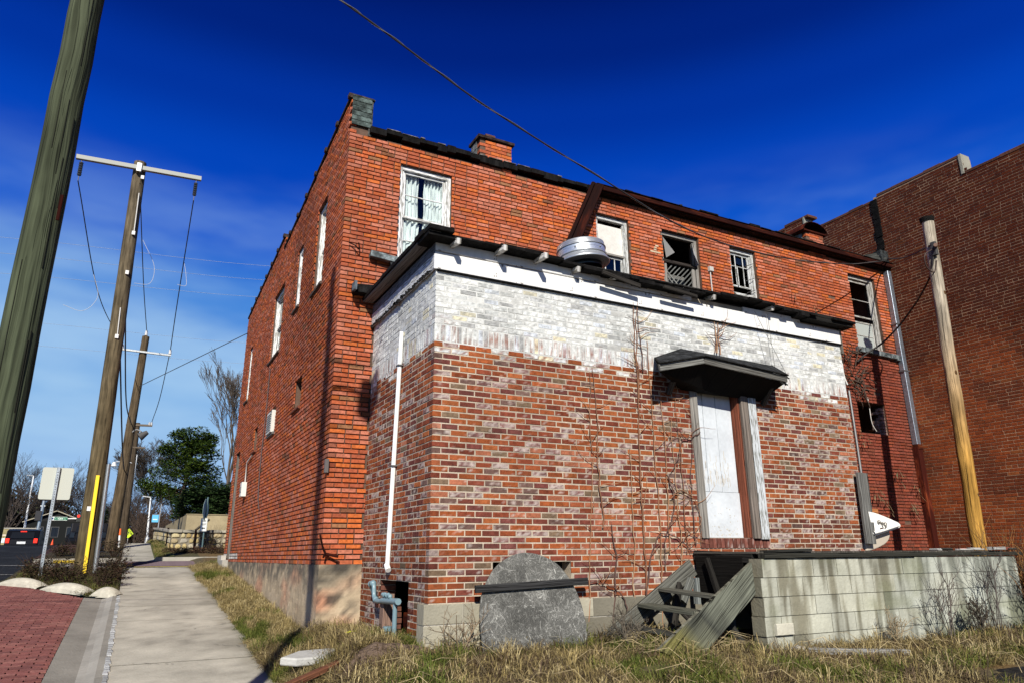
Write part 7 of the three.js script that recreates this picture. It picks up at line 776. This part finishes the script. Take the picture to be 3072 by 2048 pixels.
{ // bare saplings before the block wall, brush at the right edge
  const R = rng(1050), sap = (label, x, z, n, h, sp, col, leafy) => { const t = thing('sapling', label, 'sapling', [x, ground(x, z), z]), g = G(), y0 = ground(x, z) - 0.05; const stem = (p, a, L, r, k) => { const q = [p]; let [X, Y, Z] = p, b = a; const n2 = 5; for (let i = 0; i < n2; i++) { b += (R() - 0.5) * 0.22; X += Math.sin(b) * L / n2; Y += Math.cos(b) * L / n2; Z += (R() - 0.5) * 0.03; q.push([X, Y, Z]); } g.tube(spline(q, 10), (s) => Math.max(0.0022, r * (1 - 0.6 * s)), 4, scl(col, 0.7 + R() * 0.6)); if (k < 2) for (let i = 0; i < (k ? 2 : 5); i++) { const c = q[2 + Math.floor(R() * 3)]; stem(c, a + (R() < 0.5 ? 1 : -1) * (0.35 + R() * 0.5), L * (0.35 + R() * 0.2), r * 0.55, k + 1); } if (leafy) for (let i = 0; i < 7; i++) { const c = q[1 + Math.floor(R() * 5)]; g.tri(c, [c[0] + 0.02, c[1] + 0.012, c[2]], [c[0] + 0.006, c[1] - 0.018, c[2] + 0.01], [0.05, 0.04, 0.03]); } }; for (let i = 0; i < n; i++) stem([x + (R() - 0.5) * 0.10, y0, z + (R() - 0.5) * 0.08], (i / Math.max(1, n - 1) - 0.5) * sp, h * (0.7 + R() * 0.4), 0.0085, 0); g.build('stems', M.leaf, t); return t; };
  sap('bare multi stemmed sapling before the block wall, left of the two', 9.05, -5.75, 5, 0.80, 0.5, [0.10, 0.085, 0.075]); sap('taller bare sapling before the block wall, right of the two', 10.15, -5.78, 5, 0.98, 0.45, [0.075, 0.065, 0.06]); sap('low dark weed stalks between the two saplings', 9.6, -5.7, 6, 0.5, 0.9, [0.05, 0.045, 0.04], true); sap('dark leafy weed at the wall end right of the taller sapling', 10.65, -5.5, 8, 0.55, 0.7, [0.045, 0.04, 0.035], true); sap('tall leaning dark weeds at the right edge of the block wall', 11.15, -5.6, 9, 1.05, -0.75, [0.05, 0.04, 0.035], true); sap('short pale twigs before the left part of the block wall', 8.1, -5.8, 5, 0.42, 1.1, [0.24, 0.19, 0.12]); sap('thin twigs beside the concrete blocks left of the round topped board', 3.05, -6.95, 5, 0.42, 1.0, [0.20, 0.15, 0.10]); sap('grey dead weed clump at the foot of the timber steps', 4.95, -6.75, 12, 0.42, 1.3, [0.11, 0.095, 0.075]);
  const t = thing('dry_brush', 'orange brown dry brush at the right edge beyond the platform end', 'brush', [11.6, -1, -6]), g = G(); for (let k = 0; k < 420; k++) { const x = 11.25 + R() * 0.9, z = -6.6 + R() * 1.2, y0 = ground(x, z) + R() * 0.7, a = (R() - 0.5) * 1.4 - 0.25, L = 0.4 + R() * 0.8; g.tube([[x, y0, z], [x + Math.sin(a) * L * 0.5, y0 + Math.cos(a) * L * 0.55, z], [x + Math.sin(a) * L * 1.1, y0 + Math.cos(a) * L * 0.85, z + 0.1 * R()]], (s) => 0.0065 * (1 - 0.7 * s), 3, scl(R() < 0.5 ? [0.34, 0.17, 0.06] : [0.10, 0.06, 0.035], 0.6 + R() * 0.8)); } g.build('stems', M.matte, t);
}
{ // slab of broken concrete, dirt heap, planks, rubble, ball of yellow flowers
  const R = rng(1060); const sh = new THREE.Shape(); [[-0.42, -0.08], [-0.30, -0.16], [0.05, -0.15], [0.46, -0.02], [0.40, 0.08], [0.10, 0.15], [-0.22, 0.12]].forEach((p, i) => i ? sh.lineTo(...p) : sh.moveTo(...p)); const e = new THREE.ExtrudeGeometry(sh, { depth: 0.05, bevelEnabled: true, bevelSize: 0.02, bevelThickness: 0.015, bevelSegments: 2 }); const g = G(); g.geo(e, [0.50, 0.50, 0.48], new THREE.Matrix4().makeRotationX(-Math.PI / 2 + 0.12).setPosition(1.95, ground(1.95, -8.0) + 0.0, -8.0)); tag(g.build('concrete_fragment', M.concrete), 'pale broken concrete slab lying in the grass near the building corner', 'slab');
  const d = G(), n = 22, H = (x, z) => { const r = Math.hypot((x - 2.42) / 0.55, (z + 7.2) / 0.34); return ground(x, z) - 0.03 + 0.10 * Math.max(0, 1 - r) * (0.4 + 1.4 * fbm(x * 7, z * 7, 3, 1061)) + 0.02 * smooth(1.1, 0.8, r); }; for (let i = 0; i < n; i++) for (let j = 0; j < n; j++) { const q = [[i, j], [i, j + 1], [i + 1, j + 1], [i + 1, j]].map(([a, b]) => [lerp(1.8, 3.0, a / n), lerp(-7.6, -6.8, b / n)]); d.quad(...q.map(([x, z]) => [x, H(x, z), z]), scl([0.16, 0.115, 0.085], 0.7 + 0.6 * fbm(q[0][0] * 9, q[0][1] * 9, 3, 1065))); } tag(d.build('dirt_heap', M.soil), 'small heap of brown earth below the annex corner', 'dirt heap').userData.kind = 'stuff';
  const pl = (a, b, w, h, c, lb, m = M.wood) => tag(G().beam(a, b, w, h, c).build('plank', m), lb, 'plank'); const gy = (x, z, d = 0.02) => [x, ground(x, z) + d, z]; pl(gy(0.95, -7.05, 0.03), gy(1.95, -7.35, 0.04), 0.09, 0.05, [0.22, 0.09, 0.05], 'reddish brown splintered plank lying in the grass at the front left'); pl(gy(0.75, -6.75, 0.02), gy(1.55, -7.0, 0.02), 0.12, 0.05, [0.075, 0.055, 0.045], 'dark rotten plank beside the reddish plank at the front left'); pl(gy(6.5, -5.72, 0.04), gy(7.55, -5.30, 0.04), 0.10, 0.06, [0.42, 0.42, 0.41], 'short grey plank lying in the grass below the platform'); pl(gy(8.75, -5.45, 0.03), gy(10.2, -4.85, 0.03), 0.11, 0.05, [0.28, 0.26, 0.22], 'long grey plank lying in the grass at the right edge');
  for (const [x, z, r, c, lb] of [[6.52, -5.85, 0.09, [0.52, 0.50, 0.45], 'pale lump of rubble at the left foot of the block wall'], [6.7, -5.78, 0.07, [0.4, 0.38, 0.34], 'smaller grey rubble lump beside the pale one']]) { const s = new THREE.IcosahedronGeometry(r, 1), p = s.attributes.position; for (let i = 0; i < p.count; i++) { const k = 0.75 + 0.5 * fbm(p.getX(i) * 20 + 5, p.getY(i) * 20 + p.getZ(i) * 13, 2, 1070); p.setXYZ(i, p.getX(i) * k * 1.5, p.getY(i) * k * 0.6, p.getZ(i) * k); } s.computeVertexNormals(); tag(G().geo(s, c, new THREE.Matrix4().makeTranslation(x, ground(x, z) + 0.02, z)).build('rubble_lump', M.concrete), lb, 'rubble'); }
  G; tag(G().box(6.36, -0.86, -6.0, 6.62, -0.74, -5.965, [0.62, 0.60, 0.50]).build('pale_brick', M.concrete), 'pale brick set at the lower left corner of the block platform', 'brick');
  const b = G(); leafCloud(b, 2.42, ground(2.42, -8.6) + 0.06, -8.6, 0.10, 0.055, 0.10, 260, 0.018, [[0.75, 0.78, 0.02], [0.62, 0.66, 0.02], [0.80, 0.80, 0.10]], R); tag(b.build('yellow_clump', M.leaf), 'bright yellow crumpled clump in the grass by the foundation', 'litter');
  const a = G(); for (let i = 0; i < 14; i++) for (let j = 0; j < 8; j++) { const q = [[i, j], [i, j + 1], [i + 1, j + 1], [i + 1, j]].map(([p, t]) => [lerp(7.2, 10.2, p / 14), lerp(-4.75, -3.4, t / 8)]); a.quad(...q.map(([x, z]) => [x, ground(x, z) + 0.015 - 0.05 * smooth(0.75, 1.0, Math.hypot((x - 8.5) / 1.5, (z + 4.1) / 0.68)), z]), [0.055, 0.055, 0.058]); } struct(a.build('asphalt_patch', M.asphalt));
}
scene.environmentIntensity = 1;
renderer.render(scene, camera);
